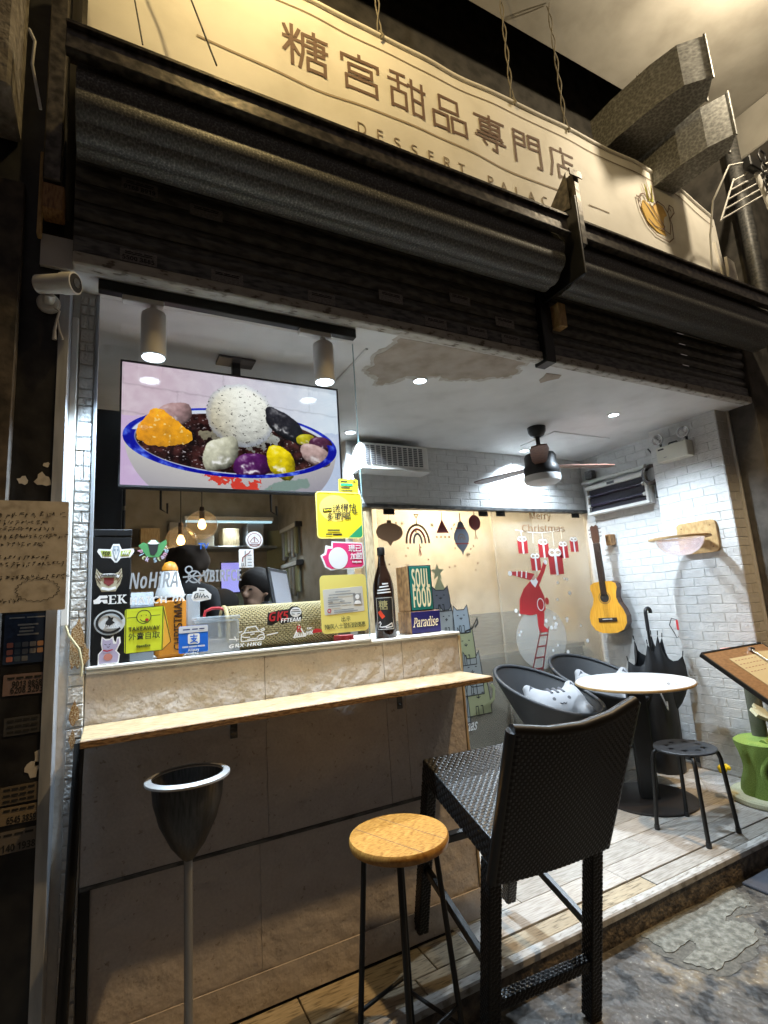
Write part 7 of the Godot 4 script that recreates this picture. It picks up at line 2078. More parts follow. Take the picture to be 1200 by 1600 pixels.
func door_prints() -> void:
	var g := "ornament stickers on the glass door"
	var o := prt("ornament_sticker", "wide brown onion-shaped ornament sticker on the glass door", 1.905, 2.03, g)
	var on := PackedVector2Array()
	for k in 40:
		var f := TAU * k / 40.0
		on.append(Vector2(0.118 * cos(f), 0.075 * sin(f)))
	mi("ball", slab(on, 0.0008), M.brown_soft, o)
	mi("tip", slab([-.03, -.07, .03, -.07, .0, -.11], 0.0007), M.brown_soft, o)
	mi("cap", slab([-.02, .072, .02, .072, .02, .095, -.02, .095], 0.0007), M.brown_print, o)
	mi("thread", strokes([[0, .095, 0, .18]], 0.003), M.brown_print, o)
	o = prt("rainbow_sticker", "small brown rainbow sticker with a tassel on the glass door", 2.155, 1.965, g)
	for k in 3:
		mi("arch", strokes([arc2(0.105 - 0.034 * k, 0.145 - 0.036 * k, 0.0, PI, 0, -0.02)], 0.018), [M.brown_print, M.maroon, M.slate_print][k], o)
	mi("tassel", strokes([[.012, -.03, .012, -.07], [.012, -.06, .0, -.12], [.012, -.06, .014, -.125], [.012, -.06, .026, -.12]], 0.006), M.maroon, o)
	mi("hanger", strokes([[0, .13, 0, .165], [-.02, .21, .02, .21, 0, .18, -.02, .21]], 0.008), M.brown_print, o)
	o = prt("tree_sticker", "small dark red triangle sticker with dots on the glass door", 2.40, 2.075, g)
	mi("triangle", slab([-.06, -.05, .06, -.05, 0, .065], 0.0008), M.maroon, o)
	for k in 4:
		mi("dot", slab(disc(0.009, 0.009, 12, -.06 + .04 * k, -.083), 0.0008), M.brown_print, o)
	mi("thread", strokes([[0, .065, 0, .13]], 0.008), M.brown_print, o)
	o = prt("drop_sticker", "tall grey drop-shaped ornament sticker on the glass door", 2.585, 2.02, g)
	mi("drop", slab([-.022, .10, .022, .10, .04, .05, .074, .0, .078, -.05, .05, -.11, .012, -.15, 0, -.185, -.012, -.15, -.05, -.11, -.078, -.05, -.074, .0, -.04, .05], 0.0008), M.slate_print, o)
	mi("band", strokes([[-.045, .045, .045, .045]], 0.012, 1.0, Vector2.ZERO, 0.0006), M.maroon, o)
	mi("band", strokes([[-.065, -.085, .065, -.085]], 0.012, 1.0, Vector2.ZERO, 0.0006), M.maroon, o)
	mi("arch", strokes([arc2(.035, .045, 0, PI, 0, -.05), arc2(.016, .022, 0, PI, 0, -.05)], 0.009, 1.0, Vector2.ZERO, 0.0006), M.brown_print, o)
	mi("thread", strokes([[0, .10, 0, .17]], 0.012), M.brown_print, o)
	o = prt("lantern_sticker", "round red lantern sticker with a tassel on the glass door", 2.735, 2.115, g)
	mi("lantern", slab(disc(0.062, 0.066), 0.0008), M.maroon, o)
	mi("ribs", strokes([arc2(.028, .06, -PI / 2, PI / 2), arc2(.028, .06, PI / 2, PI * 1.5)], 0.004, 1.0, Vector2.ZERO, 0.0006), M.brown_print, o)
	mi("tassel", strokes([[0, .066, 0, .10], [0, -.066, 0, -.10], [-.012, -.14, 0, -.10, .012, -.14]], 0.009), M.brown_print, o)
	# star bursts and dots scattered between
	var r := RandomNumberGenerator.new()
	r.seed = 12
	for a in [[2.02, 2.10], [2.30, 2.09], [2.04, 1.76], [2.63, 1.84]]:
		o = prt("snowflake_sticker", "tiny brown star-burst sticker between the ornaments on the glass door", a[0], a[1], "star-burst stickers on the glass door")
		mi("rays", strokes([[-.024, 0, .024, 0], [0, -.024, 0, .024], [-.016, -.016, .016, .016], [-.016, .016, .016, -.016]], 0.0035), M.brown_print, o)
	for k in 26:
		o = prt("dot_sticker", "tiny brown dot sticker scattered among the ornaments on the glass door", r.randf_range(1.84, 2.76), r.randf_range(1.70, 2.16), "dot stickers on the glass door")
		mi("dot", slab(disc(0.007, 0.007, 10), 0.0006), M.brown_print, o)
	# the stack of cats shaped like a tree
	o = prt("cat_tree_sticker", "cartoon cats piled up into a tree with a star on the glass door", 2.43, 1.22)
	o.scale = V(0.88, 0.94, 1.0)
	mi("star", slab(star_poly(0.075, 0.032), 0.0008), M.olive, o, V(-.13, .515, 0))
	mi("hat", slab([-.18, .36, -.04, .36, -.11, .50], 0.0007), M.olive, o, V(-.01, -.01, 0))
	var cats := [[-.12, .285, .105, .10, M.cat_dark], [-.235, .09, .085, .11, M.cat_blue], [-.075, .10, .08, .12, M.cat_grey], [.085, .10, .095, .11, M.cat_blue], [-.10, -.10, .10, .10, M.cat_dark], [.115, -.13, .10, .15, M.olive], [.16, -.36, .11, .17, M.cat_grey], [-.10, -.33, .13, .15, M.cat_blue], [.20, -.565, .135, .13, M.olive], [-.02, -.60, .11, .14, M.cat_blue]]
	for i in cats.size():
		cat_print(o, cats[i], i)
	mi("tail", strokes([[.235, .03, .27, .06, .265, .10, .20, .02, .12, .0]], 0.014, 1.0, Vector2.ZERO, 0.0012), M.black_ink, o)
	mi("tail", strokes([[.30, -.63, .37, -.58, .385, -.50, .36, -.47]], 0.03, 1.0, Vector2.ZERO, 0.0008), M.olive, o)
	o = prt("script_sticker", "white script lettering low on the glass door beside the half wall", 2.47, 0.50)
	text("Christmas", 0.075, M.white, o, V(-0.05, 0.0, 0.001), false, "Droid Serif", 0.30, "lettering", 0.35)
	# ladder climber and presents on the right-hand door
	var z2 := -1.4105
	o = prt("merry_sticker", "brown lettering Merry Christmas at the top of the right glass door", 3.50, 2.12, "", z2)
	text("Merry", 0.062, M.brown_soft, o, V(-0.03, 0.062, 0.001), false, "Droid Sans", 0.26)
	text("Christmas", 0.062, M.brown_soft, o, V(0.0, -0.055, 0.001), false, "Droid Sans", 0.52)
	o = prt("climber_sticker", "ladder climber sticker in red coat and striped cap on the glass door", 3.28, 1.42, "", z2)
	mi("coat", slab([-.02, .17, .06, .18, .09, .12, .13, .03, .13, -.08, .09, -.11, -.05, -.12, -.175, -.10, -.16, .02, -.10, .11], 0.0008), M.red, o)
	mi("arm", slab([.04, .165, .085, .135, .165, .25, .20, .31, .165, .335, .12, .255], 0.0007), M.red, o)
	mi("hand", slab(disc(.022, .022, 14, .19, .335), 0.0007), M.white, o)
	mi("beard", slab([-.02, .19, .05, .20, .075, .165, .035, .115, -.0, .15], 0.0011), M.white, o)
	mi("face", slab(disc(.03, .03, 16, .02, .21), 0.0012), mat(lin(.55, .36, .28), 0.6), o)
	mi("cap", slab([.045, .235, -.01, .18, -.22, .235, -.225, .262, -.10, .262], 0.0014), M.red, o)
	mi("cap_stripes", strokes([[-.06, .205, -.05, .258], [-.11, .215, -.10, .262], [-.16, .225, -.155, .262]], 0.014, 1.0, Vector2.ZERO, 0.0012), M.white, o)
	mi("pompom", slab(disc(.022, .022, 14, -.235, .248), 0.0016), M.white, o)
	mi("sack_pocket", strokes([arc2(.038, .052, 0, TAU, .075, -.035)], 0.008, 1.0, Vector2.ZERO, 0.0008), M.white, o)
	mi("leg", slab([.02, -.11, .11, -.105, .085, -.22, .13, -.255, .12, -.275, .03, -.275, .02, -.22], 0.0009), M.red, o)
	mi("mitten", slab(disc(.022, .032, 14, .155, -.01), 0.0009), M.red, o)
	mi("ladder", strokes([[.14, -.235, .0, -.62], [.045, -.25, -.12, -.62], [.115, -.30, .02, -.30], [.085, -.39, -.02, -.39], [.05, -.48, -.06, -.48], [.02, -.57, -.095, -.57]], 0.012, 1.0, Vector2.ZERO, 0.0002), M.maroon, o)
	for k in 22:
		var sn := prt("snow_dot_sticker", "small white snow dot sticker on the right glass door", r.randf_range(3.06, 3.94), r.randf_range(0.95, 1.62), "snow dot stickers on the right glass door", z2)
		mi("dot", slab(disc(0.012 + 0.006 * (k % 2), 0.012 + 0.006 * (k % 2), 12), 0.0004), M.white, sn)
	o = prt("moon_sticker", "large pale round snowball sticker behind the ladder on the right glass door", 3.33, 1.10, "", -1.4115)
	mi("disc", slab(disc(0.29, 0.26, 40), 0.0004), M.snow_print, o)
	o = prt("gift_string_sticker", "white looped string sticker the presents hang from", 3.44, 1.99, "", z2)
	mi("string", strokes([[-.28, .06, -.12, .04, .0, .035, .16, .045, .30, .07], [-.22, .05, -.215, -.02], [-.08, .035, -.09, -.06], [.03, .035, .03, -.03], [.16, .045, .16, -.09], [.27, .06, .27, -.02]], 0.005), M.white, o)
	for a in [[3.225, 1.90, .055], [3.355, 1.745, .055], [3.47, 1.865, .06], [3.60, 1.735, .085], [3.715, 1.85, .055], [3.86, 1.90, .05]]:
		var gf := prt("gift_sticker", ("largest red present sticker, at the raised hand of the ladder climber" if a[2] > 0.08 else "red present sticker with a white bow on the right glass door"), a[0], a[1], "red present stickers on the right glass door", z2)
		mi("parcel", slab([-a[2], -a[2] * 1.1, a[2], -a[2] * 1.1, a[2] * 1.05, a[2], -a[2] * 1.05, a[2]], 0.0008), M.red, gf)
		mi("ribbon", strokes([[0, -a[2] * 1.1, 0, a[2]]], a[2] * 0.35, 1.0, Vector2.ZERO, 0.0006), M.white, gf)
		mi("bow", strokes([arc2(a[2] * .4, a[2] * .3, 0, TAU, -a[2] * .42, a[2] * 1.25), arc2(a[2] * .4, a[2] * .3, 0, TAU, a[2] * .42, a[2] * 1.25)], a[2] * 0.22, 1.0, Vector2.ZERO, 0.0006), M.white, gf)

func star_poly(r0: float, r1: float) -> PackedVector2Array:
	var p := PackedVector2Array()
	for k in 10:
		var f := PI / 2 + TAU * k / 10.0
		var r := r0 if k % 2 == 0 else r1
		p.append(Vector2(r * cos(f), r * sin(f)))
	return p

func cat_print(o: Node3D, c: Array, i: int) -> void:
	var w: float = c[2]
	var h: float = c[3]
	var poly := [-w, -h, w, -h, w * .95, h * .1, w * .88, h * .62, w * .80, h * 1.12, w * .42, h * .78, -w * .42, h * .78, -w * .80, h * 1.12, -w * .88, h * .62, -w * .95, h * .1]
	var z := 0.0003 * (i % 4)
	var cm := mi("cat", slab(poly, 0.0008), c[4], o, V(c[0], c[1], z))
	var ol := poly.duplicate()
	ol.append_array([poly[0], poly[1]])
	mi("outline", strokes([ol, [-w * .45, h * .35, -w * .30, h * .36], [w * .30, h * .36, w * .45, h * .35], [-w * .15, h * .14, 0, h * .05, w * .15, h * .14], [0, h * .2, 0, h * .06], [-w * .3, -h * .95, -w * .28, -h * .45, -w * .1, -h * .45, -w * .08, -h * .95], [w * .3, -h * .95, w * .28, -h * .45, w * .12, -h * .45]], 0.007, 1.0, Vector2.ZERO, 0.001), M.black_ink, cm)

# ---------------------------------------------------------------- furniture in the bay
func tub_chair(label: String, at: Vector3, turn: float) -> Node3D:
	var t := th("tub_chair", label, "chair", at, "dark tub chairs round the white table", turn)
	# shell: a round tub whose rim sweeps from low at the front (+z) to high at the back
	var st := begin()
	var se := begin()
	var na := 40
	var nr := 10
	var g := []
	for k in na + 1:
		var f := TAU * k / na
		var b := (1.0 - sin(f)) / 2.0
		var rim := 0.54 + 0.28 * pow(b, 1.1)
		var col := []
		for j in nr + 1:
			var s := j / float(nr)
			var r := 0.33 * pow(s, 0.5) if s < 0.35 else lerpf(0.33 * pow(0.35, 0.5), 0.345, (s - 0.35) / 0.65)
			var y := 0.40 if s < 0.2 else lerpf(0.40, rim, pow((s - 0.2) / 0.8, 1.35))
			var lean := 0.06 * b * s * s
			col.append(V(r * cos(f), y, r * sin(f) - lean))
		g.append(col)
	for k in na:
		for j in nr:
			var q := []
			for c in [[k, j], [k + 1, j], [k + 1, j + 1], [k, j + 1]]:
				var kk: int = c[0] % na
				var p: Vector3 = g[kk][c[1]]
				var tu: Vector3 = g[(kk + 1) % na][c[1]] - g[(kk + na - 1) % na][c[1]]
				var tv: Vector3 = g[kk][mini(c[1] + 1, nr)] - g[kk][maxi(c[1] - 1, 0)]
				var n := tu.cross(tv).normalized() if c[1] > 0 else Vector3.UP
				q.append([p, n])
			sm_quad(st, q[0], q[1], q[2], q[3])
			for i in 4:
				q[i] = [q[i][0] - q[i][1] * 0.014, -q[i][1]]
			sm_quad(se, q[0], q[1], q[2], q[3])
	st.append_from(se.commit(), 0, Transform3D())
	mi("shell", st.commit(), M.tub, t)
	var rp := []
	for k in na + 1:
		rp.append(g[k % na][nr])
	mi("rim", tube(rp, 0.014, 8), M.tub_edge, t)
	for s in [[1, 1], [-1, 1], [1, -1], [-1, -1]]:
		mi("leg", tube([V(0.14 * s[0], 0.39, 0.14 * s[1]), V(0.24 * s[0], 0.0, 0.24 * s[1])], 0.013, 8), M.black_metal, t)
	mi("brace", tube([V(-0.20, 0.18, 0.20), V(0.20, 0.18, 0.20)], 0.009, 8), M.black_metal, t)
	mi("brace", tube([V(-0.20, 0.18, -0.20), V(0.20, 0.18, -0.20)], 0.009, 8), M.black_metal, t)
	return t

func cat_cushion(label: String, at: Vector3, turn: float, tilt: float) -> void:
	var t := th("plush_cushion", label, "cushion", at, "plush cat cushions on the tub chairs")
	t.basis = Basis(Vector3.UP, turn) * Basis(Vector3.RIGHT, tilt) * Basis.from_scale(V(1.2, 1.2, 1.2))
	# a fat cat face cushion: ears, cheeks and paws; front is +z
	var b := [[V(-0.10, 0.10, 0), V(0.10, 0.10, 0), 0.085, 0.085], [V(-0.11, 0.05, 0), V(0.11, 0.05, 0), 0.075, 0.075], [V(-0.13, 0.17, 0), V(-0.145, 0.215, 0), 0.045, 0.03], [V(0.13, 0.17, 0), V(0.145, 0.215, 0), 0.045, 0.03], [V(-0.15, 0.0, 0.05), V(-0.13, -0.01, 0.09), 0.042, 0.04], [V(0.15, 0.0, 0.05), V(0.13, -0.01, 0.09), 0.042, 0.04]]
	mi("body", body_mesh(b, 0.014, 0.05), M.plush, t)
	for k in 3:
		mi("stripe", tube([V(-0.04 + 0.04 * k, 0.135, 0.075), V(-0.04 + 0.04 * k, 0.18, 0.035)], [0.010, 0.014], 8), M.plush_grey, t)
	mi("inner_ear", slab([-.02, 0, .02, 0, .0, .035], 0.004), M.plush_grey, t, V(-0.138, 0.185, 0.034))
	mi("inner_ear", slab([-.02, 0, .02, 0, .0, .035], 0.004), M.plush_grey, t, V(0.138, 0.185, 0.034))
	for s in [-1.0, 1.0]:
		mi("eye", tube([V(0.05 * s, 0.095, 0.084), V(0.05 * s, 0.095, 0.090)], 0.011, 10), M.plush_grey, t)
		var sp := []
		for k in 19:
			var f := k * 0.6
			sp.append(V(0.105 * s + 0.0018 * k * cos(f), 0.065 + 0.0014 * k * sin(f), 0.084 - 0.0009 * k))
		mi("cheek_spiral", tube(sp, 0.0028, 6), mat(lin(.32, .12, .12), 0.9), t)
	mi("mouth", tube([V(-0.022, 0.068, 0.088), V(-0.01, 0.060, 0.090), V(0.0, 0.068, 0.090), V(0.01, 0.060, 0.090), V(0.022, 0.068, 0.088)], 0.0028, 6), M.plush_grey, t)

func furniture() -> void:
	# round white table
	var t := th("round_table", "round white-topped table on a black pedestal", "table", V(3.13, FL, -0.39))
	mi("top", lathe([[0.001, 0.722], [0.355, 0.722], [0.368, 0.726], [0.372, 0.736], [0.368, 0.744], [0.355, 0.746], [0.001, 0.746]], 64), M.white_table, t)
	mi("edge_band", lathe([[0.3725, 0.727], [0.3745, 0.730], [0.3745, 0.739], [0.3725, 0.742]], 64), M.shelf_wood, t)
	mi("pedestal", boxm(V(-0.055, 0.02, -0.055), V(0.055, 0.7215, 0.055), 0.004), M.black_metal, t, Vector3.ZERO, V(0, 0.8, 0))
	mi("foot_plate", lathe([[0.001, 0.0], [0.282, 0.0], [0.285, 0.004], [0.285, 0.010], [0.275, 0.016], [0.06, 0.0195], [0.001, 0.0195]], 56), mat(lin(.018, .014, .012), 0.45, 0.2), t)
	var sh := mi("table_sticker", boxm(V(-0.06, 0, -0.03), V(0.06, 0.0006, 0.03)), M.clear, self, V(3.16, FL + 0.7465, -0.13), V(0, 0.7, 0))
	tag(sh, "small clear sticker on the white table top", "sticker")
	# low stool with holes in the seat
	var ls := th("low_stool", "low black metal stool with holes in its round seat", "stool", V(2.935, FL, 0.045))
	var plate := begin()
	var rr := 0.158
	var holes := []
	for k in 8:
		holes.append(Vector2(0.093 * cos(TAU * k / 8.0 + 0.2), 0.093 * sin(TAU * k / 8.0 + 0.2)))
	var hr := 0.0165
	# plate built from a polar grid with the holes left open
	var na := 96
	var rads := []
	for j in 21:
		rads.append(rr * j / 20.0)
	for j in 20:
		for k in na:
			var f0 := TAU * k / na
			var f1 := TAU * (k + 1) / na
			var mid: Vector2 = Vector2(cos((f0 + f1) / 2), sin((f0 + f1) / 2)) * (rads[j] + rads[j + 1]) / 2
			var open := false
			for h in holes:
				if mid.distance_to(h) < hr:
					open = true
			if open:
				continue
			for e in [[0.448, 1.0], [0.442, -1.0]]:
				face(plate, [V(rads[j] * cos(f0), e[0], rads[j] * sin(f0)), V(rads[j + 1] * cos(f0), e[0], rads[j + 1] * sin(f0)), V(rads[j + 1] * cos(f1), e[0], rads[j + 1] * sin(f1)), V(rads[j] * cos(f1), e[0], rads[j] * sin(f1))], V(0, e[1], 0))
	add_lathe(plate, [[rr, 0.436], [rr + 0.006, 0.438], [rr + 0.006, 0.446], [rr, 0.4482]], 64)
	mi("seat", plate.commit(), M.stool_grey, ls)
	for k in 4:
		var f := 0.75 + PI / 2 * k
		var d := V(cos(f), 0, sin(f))
		var lg := mi("leg", tube([d * 0.10 + V(0, 0.430, 0), d * 0.145 + V(0, 0.430, 0), d * 0.166 + V(0, 0.415, 0), d * 0.175 + V(0, 0.385, 0), d * 0.205 + V(0, 0.012, 0)], 0.0115, 10), M.black_metal, ls)
		mi("foot_cap", tube([d * 0.205 + V(0, 0.0, 0), d * 0.204 + V(0, 0.025, 0)], 0.014, 10), M.black_plastic, lg)
	tub_chair("dark grey tub chair standing left of the white table", V(2.84, FL, -0.86), 0.35)
	tub_chair("dark grey tub chair standing behind the white table", V(3.50, FL, -0.98), 0.1)
	cat_cushion("pale grey plush cat cushion in the tub chair left of the table", V(2.88, FL + 0.46, -0.82), -0.25, -0.65)
	cat_cushion("pale plush cat cushion in the tub chair behind the table", V(3.48, FL + 0.47, -0.92), -0.6, -0.5)
	# umbrella stand and umbrella
	var us := th("umbrella_stand", "black box-shaped umbrella stand behind the white table", "umbrella stand", V(3.72, FL, -0.66))
	mi("bin", lathe([[0.115, 0.0], [0.12, 0.02], [0.128, 0.60], [0.124, 0.60], [0.116, 0.03], [0.001, 0.03]], 12), M.black_plastic, us)
	mi("strap", tube([V(-0.10, 0.58, 0.10), V(-0.10, 0.50, 0.13), V(-0.085, 0.46, 0.13), V(-0.075, 0.52, 0.125)], 0.006, 6), M.grey, us)
	var um := th("umbrella", "half-folded black umbrella with a crook handle", "umbrella", V(3.72, FL + 0.031, -0.66))
	mi("shaft", tube([V(0, 0.0, 0), V(0, 1.08, 0)], 0.011, 8), M.black_metal, um)
	var hk := [V(0, 0.99, 0), V(0, 1.10, 0)]
	for k in 9:
		var f := PI - PI * 1.1 * k / 8.0
		hk.append(V(0.030 + 0.030 * cos(f), 1.13 + 0.032 * sin(f), 0.0))
	mi("handle", tube(hk, 0.014, 10), M.black_plastic, um)
	var cn := begin()
	var ribs := 8
	for k in ribs:
		var f0 := TAU * k / ribs + 0.3
		var f1 := TAU * (k + 1) / ribs + 0.3
		var sub := 6
		for a in sub:
			for j in 7:
				var q := []
				for c in [[a, j], [a + 1, j], [a + 1, j + 1], [a, j + 1]]:
					q.append(umbrella_point(f0, f1, c[0] / float(sub), c[1] / 7.0, k))
				face(cn, [q[0], q[1], q[2]], V(cos(f0 + 0.4), 0.2, sin(f0 + 0.4)))
				face(cn, [q[0], q[2], q[3]], V(cos(f0 + 0.4), 0.2, sin(f0 + 0.4)))
		var e := umbrella_point(f0, f1, 0.0, 1.0, k)
		mi("rib_tip", tube([e, e + V(0.006 * cos(f0), 0.035, 0.006 * sin(f0))], 0.004, 6), M.black_metal, um)
	cn.index()
	cn.generate_normals()
	mi("canopy", cn.commit(), M.cloth_black, um)
	# cat house
	var ct := th("cat_tree", "green felt cat house on a pale base with a post and pink perch", "cat tree", V(3.70, FL, 0.06))
	mi("base", lathe([[0.001, 0.0], [0.225, 0.0], [0.235, 0.01], [0.235, 0.03], [0.225, 0.04], [0.001, 0.04]], 40), M.beige_felt, ct)
	mi("house", cat_house(), M.green_felt, ct)
	mi("hole_lining", lathe([[0.001, 0.045], [0.118, 0.045], [0.128, 0.08], [0.128, 0.26], [0.001, 0.27]], 24), M.black_plastic, ct)
	mi("roof_pad", tube([V(-0.10, 0.345, 0.05), V(0.0, 0.352, 0.08), V(0.10, 0.345, 0.05)], [0.035, 0.045, 0.035], 10), M.green_felt, ct)
	mi("post", tube([V(0.06, 0.34, -0.05), V(0.06, 0.86, -0.05)], 0.045, 16), M.post_rope, ct)
	mi("leaf", slab([-.1, 0, -.06, .05, 0, .03, .06, .06, .1, 0, .04, -.05, -.04, -.06], 0.02), M.beige_felt, ct, V(-0.03, 0.52, 0.02), V(-0.9, 0.3, 0))
	mi("perch", lathe([[0.001, 0.86], [0.12, 0.86], [0.135, 0.875], [0.135, 0.90], [0.12, 0.915], [0.001, 0.915]], 28), M.pink_felt, ct, V(0.02, 0, -0.05))
	var fw := th("felt_flower", "little yellow felt flower on a spring beside the cat house", "toy flower", V(3.50, FL, -0.10))
	mi("stem", tube([V(0, 0.0, 0), V(0.004, 0.09, 0.0), V(0.0, 0.17, 0.0)], 0.006, 6), M.white_plastic, fw)
	for k in 5:
		mi("petal", body_mesh([[V(0.022 * cos(TAU * k / 5), 0.185 + 0.012 * sin(TAU * k / 5 + 1), 0.022 * sin(TAU * k / 5)), V(0.026 * cos(TAU * k / 5), 0.19, 0.026 * sin(TAU * k / 5)), 0.015, 0.014]], 0.006, 0.004), M.yellow, fw)
	var wb := mi("water_bowl", lathe([[0.001, 0.0], [0.06, 0.0], [0.075, 0.03], [0.09, 0.062], [0.087, 0.062], [0.071, 0.03], [0.056, 0.006], [0.001, 0.006]], 32), M.clear, self, V(3.60, FL, -0.24))
	tag(wb, "clear plastic water bowl on the floor beside the cat house", "bowl")

func umbrella_point(f0: float, f1: float, s: float, v: float, k: int) -> Vector3:
	# v 0 at the ferrule (low), 1 at the rib ends (high); cloth sags inwards between ribs
	var tips := [0.93, 0.80, 0.96, 0.90, 0.78, 0.92, 0.84, 0.95]
	var outs := [0.09, 0.19, 0.08, 0.11, 0.19, 0.09, 0.16, 0.08]
	var f := lerpf(f0, f1, s)
	var sag := sin(PI * s)
	var w := s * s * (3.0 - 2.0 * s)
	var tip: float = lerpf(tips[k], tips[(k + 1) % 8], w)
	var out: float = lerpf(outs[k], outs[(k + 1) % 8], w)
	var r := 0.02 + out * sin(PI * 0.5 * pow(v, 0.7)) * (1.0 - 0.30 * sag * v) + 0.03 * sin(PI * v)
	var y := lerpf(0.32, tip, v) - 0.09 * sag * v * v
	return V(r * cos(f), y, r * sin(f))

func cat_house() -> ArrayMesh:
	# a waisted felt drum with a big round doorway facing the street
	var st := begin()
	var na := 64
	var ny := 20
	for k in na:
		for j in ny:
			var q := []
			var open := false
			for c in [[k, j], [k + 1, j], [k + 1, j + 1], [k, j + 1]]:
				var f: float = TAU * c[0] / na
				var v: float = c[1] / float(ny)
				var r := 0.150 + 0.016 * cos(v * TAU) + 0.004 * sin(f * 9.0 + v * 7.0)
				q.append([V(r * cos(f), 0.04 + 0.31 * v, r * sin(f)), V(cos(f), 0, sin(f))])
			var m: Vector3 = (q[0][0] + q[2][0]) / 2
			var ang := atan2(m.z, m.x) - 2.05
			if Vector2(wrapf(ang, -PI, PI) * 0.15 / 0.115, (m.y - 0.185) / 0.115).length() < 1.0:
				open = true
			if not open:
				sm_quad(st, q[0], q[1], q[2], q[3])
	# thick lip round the doorway
	var lip := []
	for k in 33:
		var f := TAU * k / 32.0
		var a := 2.05 + 0.118 * cos(f) / 0.15
		lip.append(V(0.150 * cos(a), 0.185 + 0.118 * sin(f), 0.150 * sin(a)))
	add_tube(st, lip, 0.018, 8)
	add_lathe(st, [[0.166, 0.35], [0.15, 0.362], [0.001, 0.365]], 40)
	return st.commit()

# ---------------------------------------------------------------- things on the right wall
func wall_things() -> void:
	# guitar; local front is +z
	var gt := th("guitar", "honey-coloured guitar hanging in the corner of the white brick wall", "guitar", V(3.895, 1.30, -1.17))
	gt.basis = Basis(Vector3.UP, -1.36) * Basis(Vector3.BACK, 0.02)
	var half := [[0.0, -0.205], [.07, -.202], [.13, -.175], [.165, -.12], [.170, -.06], [.150, .0], [.118, .055], [.105, .10], [.112, .15], [.125, .19], [.118, .225], [.08, .245], [.03, .25]]
	var poly := []
	for p in half:
		poly.append_array([p[0], p[1]])
	for i in range(half.size() - 1, 0, -1):
		poly.append_array([-half[i][0], half[i][1]])
	mi("sides", slab(poly, 0.085), M.guitar_side, gt, V(0, 0, -0.085))
	mi("top", slab(poly, 0.004), M.guitar_top, gt, V(0, 0, 0.0005))
	mi("rosette", strokes([ring2(0.052, 0, 0.105)], 0.007, 1.0, Vector2.ZERO, 0.0047), M.brown_board, gt)
	mi("sound_hole", slab(disc(0.042, 0.042, 28, 0, 0.105), 0.0006), M.black_ink, gt, V(0, 0, 0.0047))
	mi("bridge", boxm(V(-0.085, -0.105, 0.0047), V(0.085, -0.070, 0.012), 0.002), M.dark_wood, gt)
	mi("saddle", boxm(V(-0.045, -0.086, 0.0123), V(0.045, -0.081, 0.015), 0.001), M.white_plastic, gt)
	mi("fingerboard", boxm(V(-0.027, 0.135, 0.0052), V(0.027, 0.595, 0.014), 0.001), M.dark_wood, gt)
	mi("neck", boxm(V(-0.025, 0.25, -0.02), V(0.025, 0.595, 0.005), 0.004), M.guitar_side, gt)
	var hd := mi("headstock", slab([-.027, .597, .027, .597, .036, .64, .036, .745, .02, .762, .0, .75, -.02, .762, -.036, .745, -.036, .64], 0.014), M.guitar_side, gt, V(0, 0, -0.008))
	for s in [-1.0, 1.0]:
		for k in 3:
			mi("tuner", tube([V(0.037 * s, 0.655 + 0.035 * k, 0.002), V(0.058 * s, 0.655 + 0.035 * k, 0.002)], [0.003, 0.007], 8), M.chrome, hd)
	for k in 6:
		mi("string", tube([V(-0.02 + 0.008 * k, -0.083, 0.0158), V(-0.017 + 0.0068 * k, 0.60, 0.0165)], 0.0006, 4), M.chrome, gt)
	var gh := mi("guitar_hook", boxm(V(-0.03, -0.05, -0.05), V(0.03, 0.05, 0.02), 0.006), M.box_wood, self, V(4.02, 1.92, -1.14), V(0, -PI / 2, 0))
	tag(gh, "small wooden wall hook behind the guitar neck", "hook")
	# insect lamp
	var zp := th("insect_lamp", "white framed insect lamp with dark tubes high on the brick wall", "insect lamp", V(4.06, 2.17, -1.30))
	mi("back_box", boxm(V(-0.055, 0.0, 0.0), V(-0.001, 0.275, 0.64), 0.004), M.white_plastic, zp)
	mi("dark_panel", boxm(V(-0.060, 0.03, 0.025), V(-0.0555, 0.235, 0.615), 0.001), mat(lin(.010, .007, .016), 0.7), zp)
	var zf := begin()
	for e in [[V(-0.085, 0.0, 0.0), V(-0.056, 0.028, 0.64)], [V(-0.085, 0.237, 0.0), V(-0.056, 0.275, 0.64)], [V(-0.085, 0.0285, 0.0), V(-0.056, 0.2365, 0.022)], [V(-0.085, 0.0285, 0.618), V(-0.056, 0.2365, 0.64)]]:
		add_box(zf, e[0], e[1], 0.003)
	mi("frame", zf.commit(), M.white_plastic, zp)
	for y in [0.085, 0.175]:
		var tb := mi("uv_tube", tube([V(-0.074, y, 0.04), V(-0.074, y, 0.60)], 0.013, 12), mat(lin(.014, .009, .03), 0.4), zp)
		mi("socket", tube([V(-0.074, y, 0.024), V(-0.074, y, 0.045)], 0.017, 10), M.white_plastic, tb)
		mi("socket", tube([V(-0.074, y, 0.595), V(-0.074, y, 0.616)], 0.017, 10), M.white_plastic, tb)
	mi("warning_plate", boxm(V(-0.0865, 0.245, 0.25), V(-0.0855, 0.268, 0.33), 0.0003), M.black_ink, zp)
	# conduit above it and a dark round speaker-like fan
	var cd := mi("conduit", tube([V(4.05, 2.50, -1.38), V(4.05, 2.50, -0.70)], 0.02, 10), M.white_plastic)
	tag(cd, "white conduit pipe above the insect lamp", "conduit")
	var ap := mi("corner_bracket", boxm(V(4.0, 2.52, -1.30), V(4.06, 2.60, -1.22), 0.004), M.steel_dark)
	tag(ap, "small grey junction box above the white conduit", "junction box")
	var wf := th("wall_speaker", "dark brown round wall speaker at the pillar edge", "speaker", V(4.06, 2.40, -0.60))
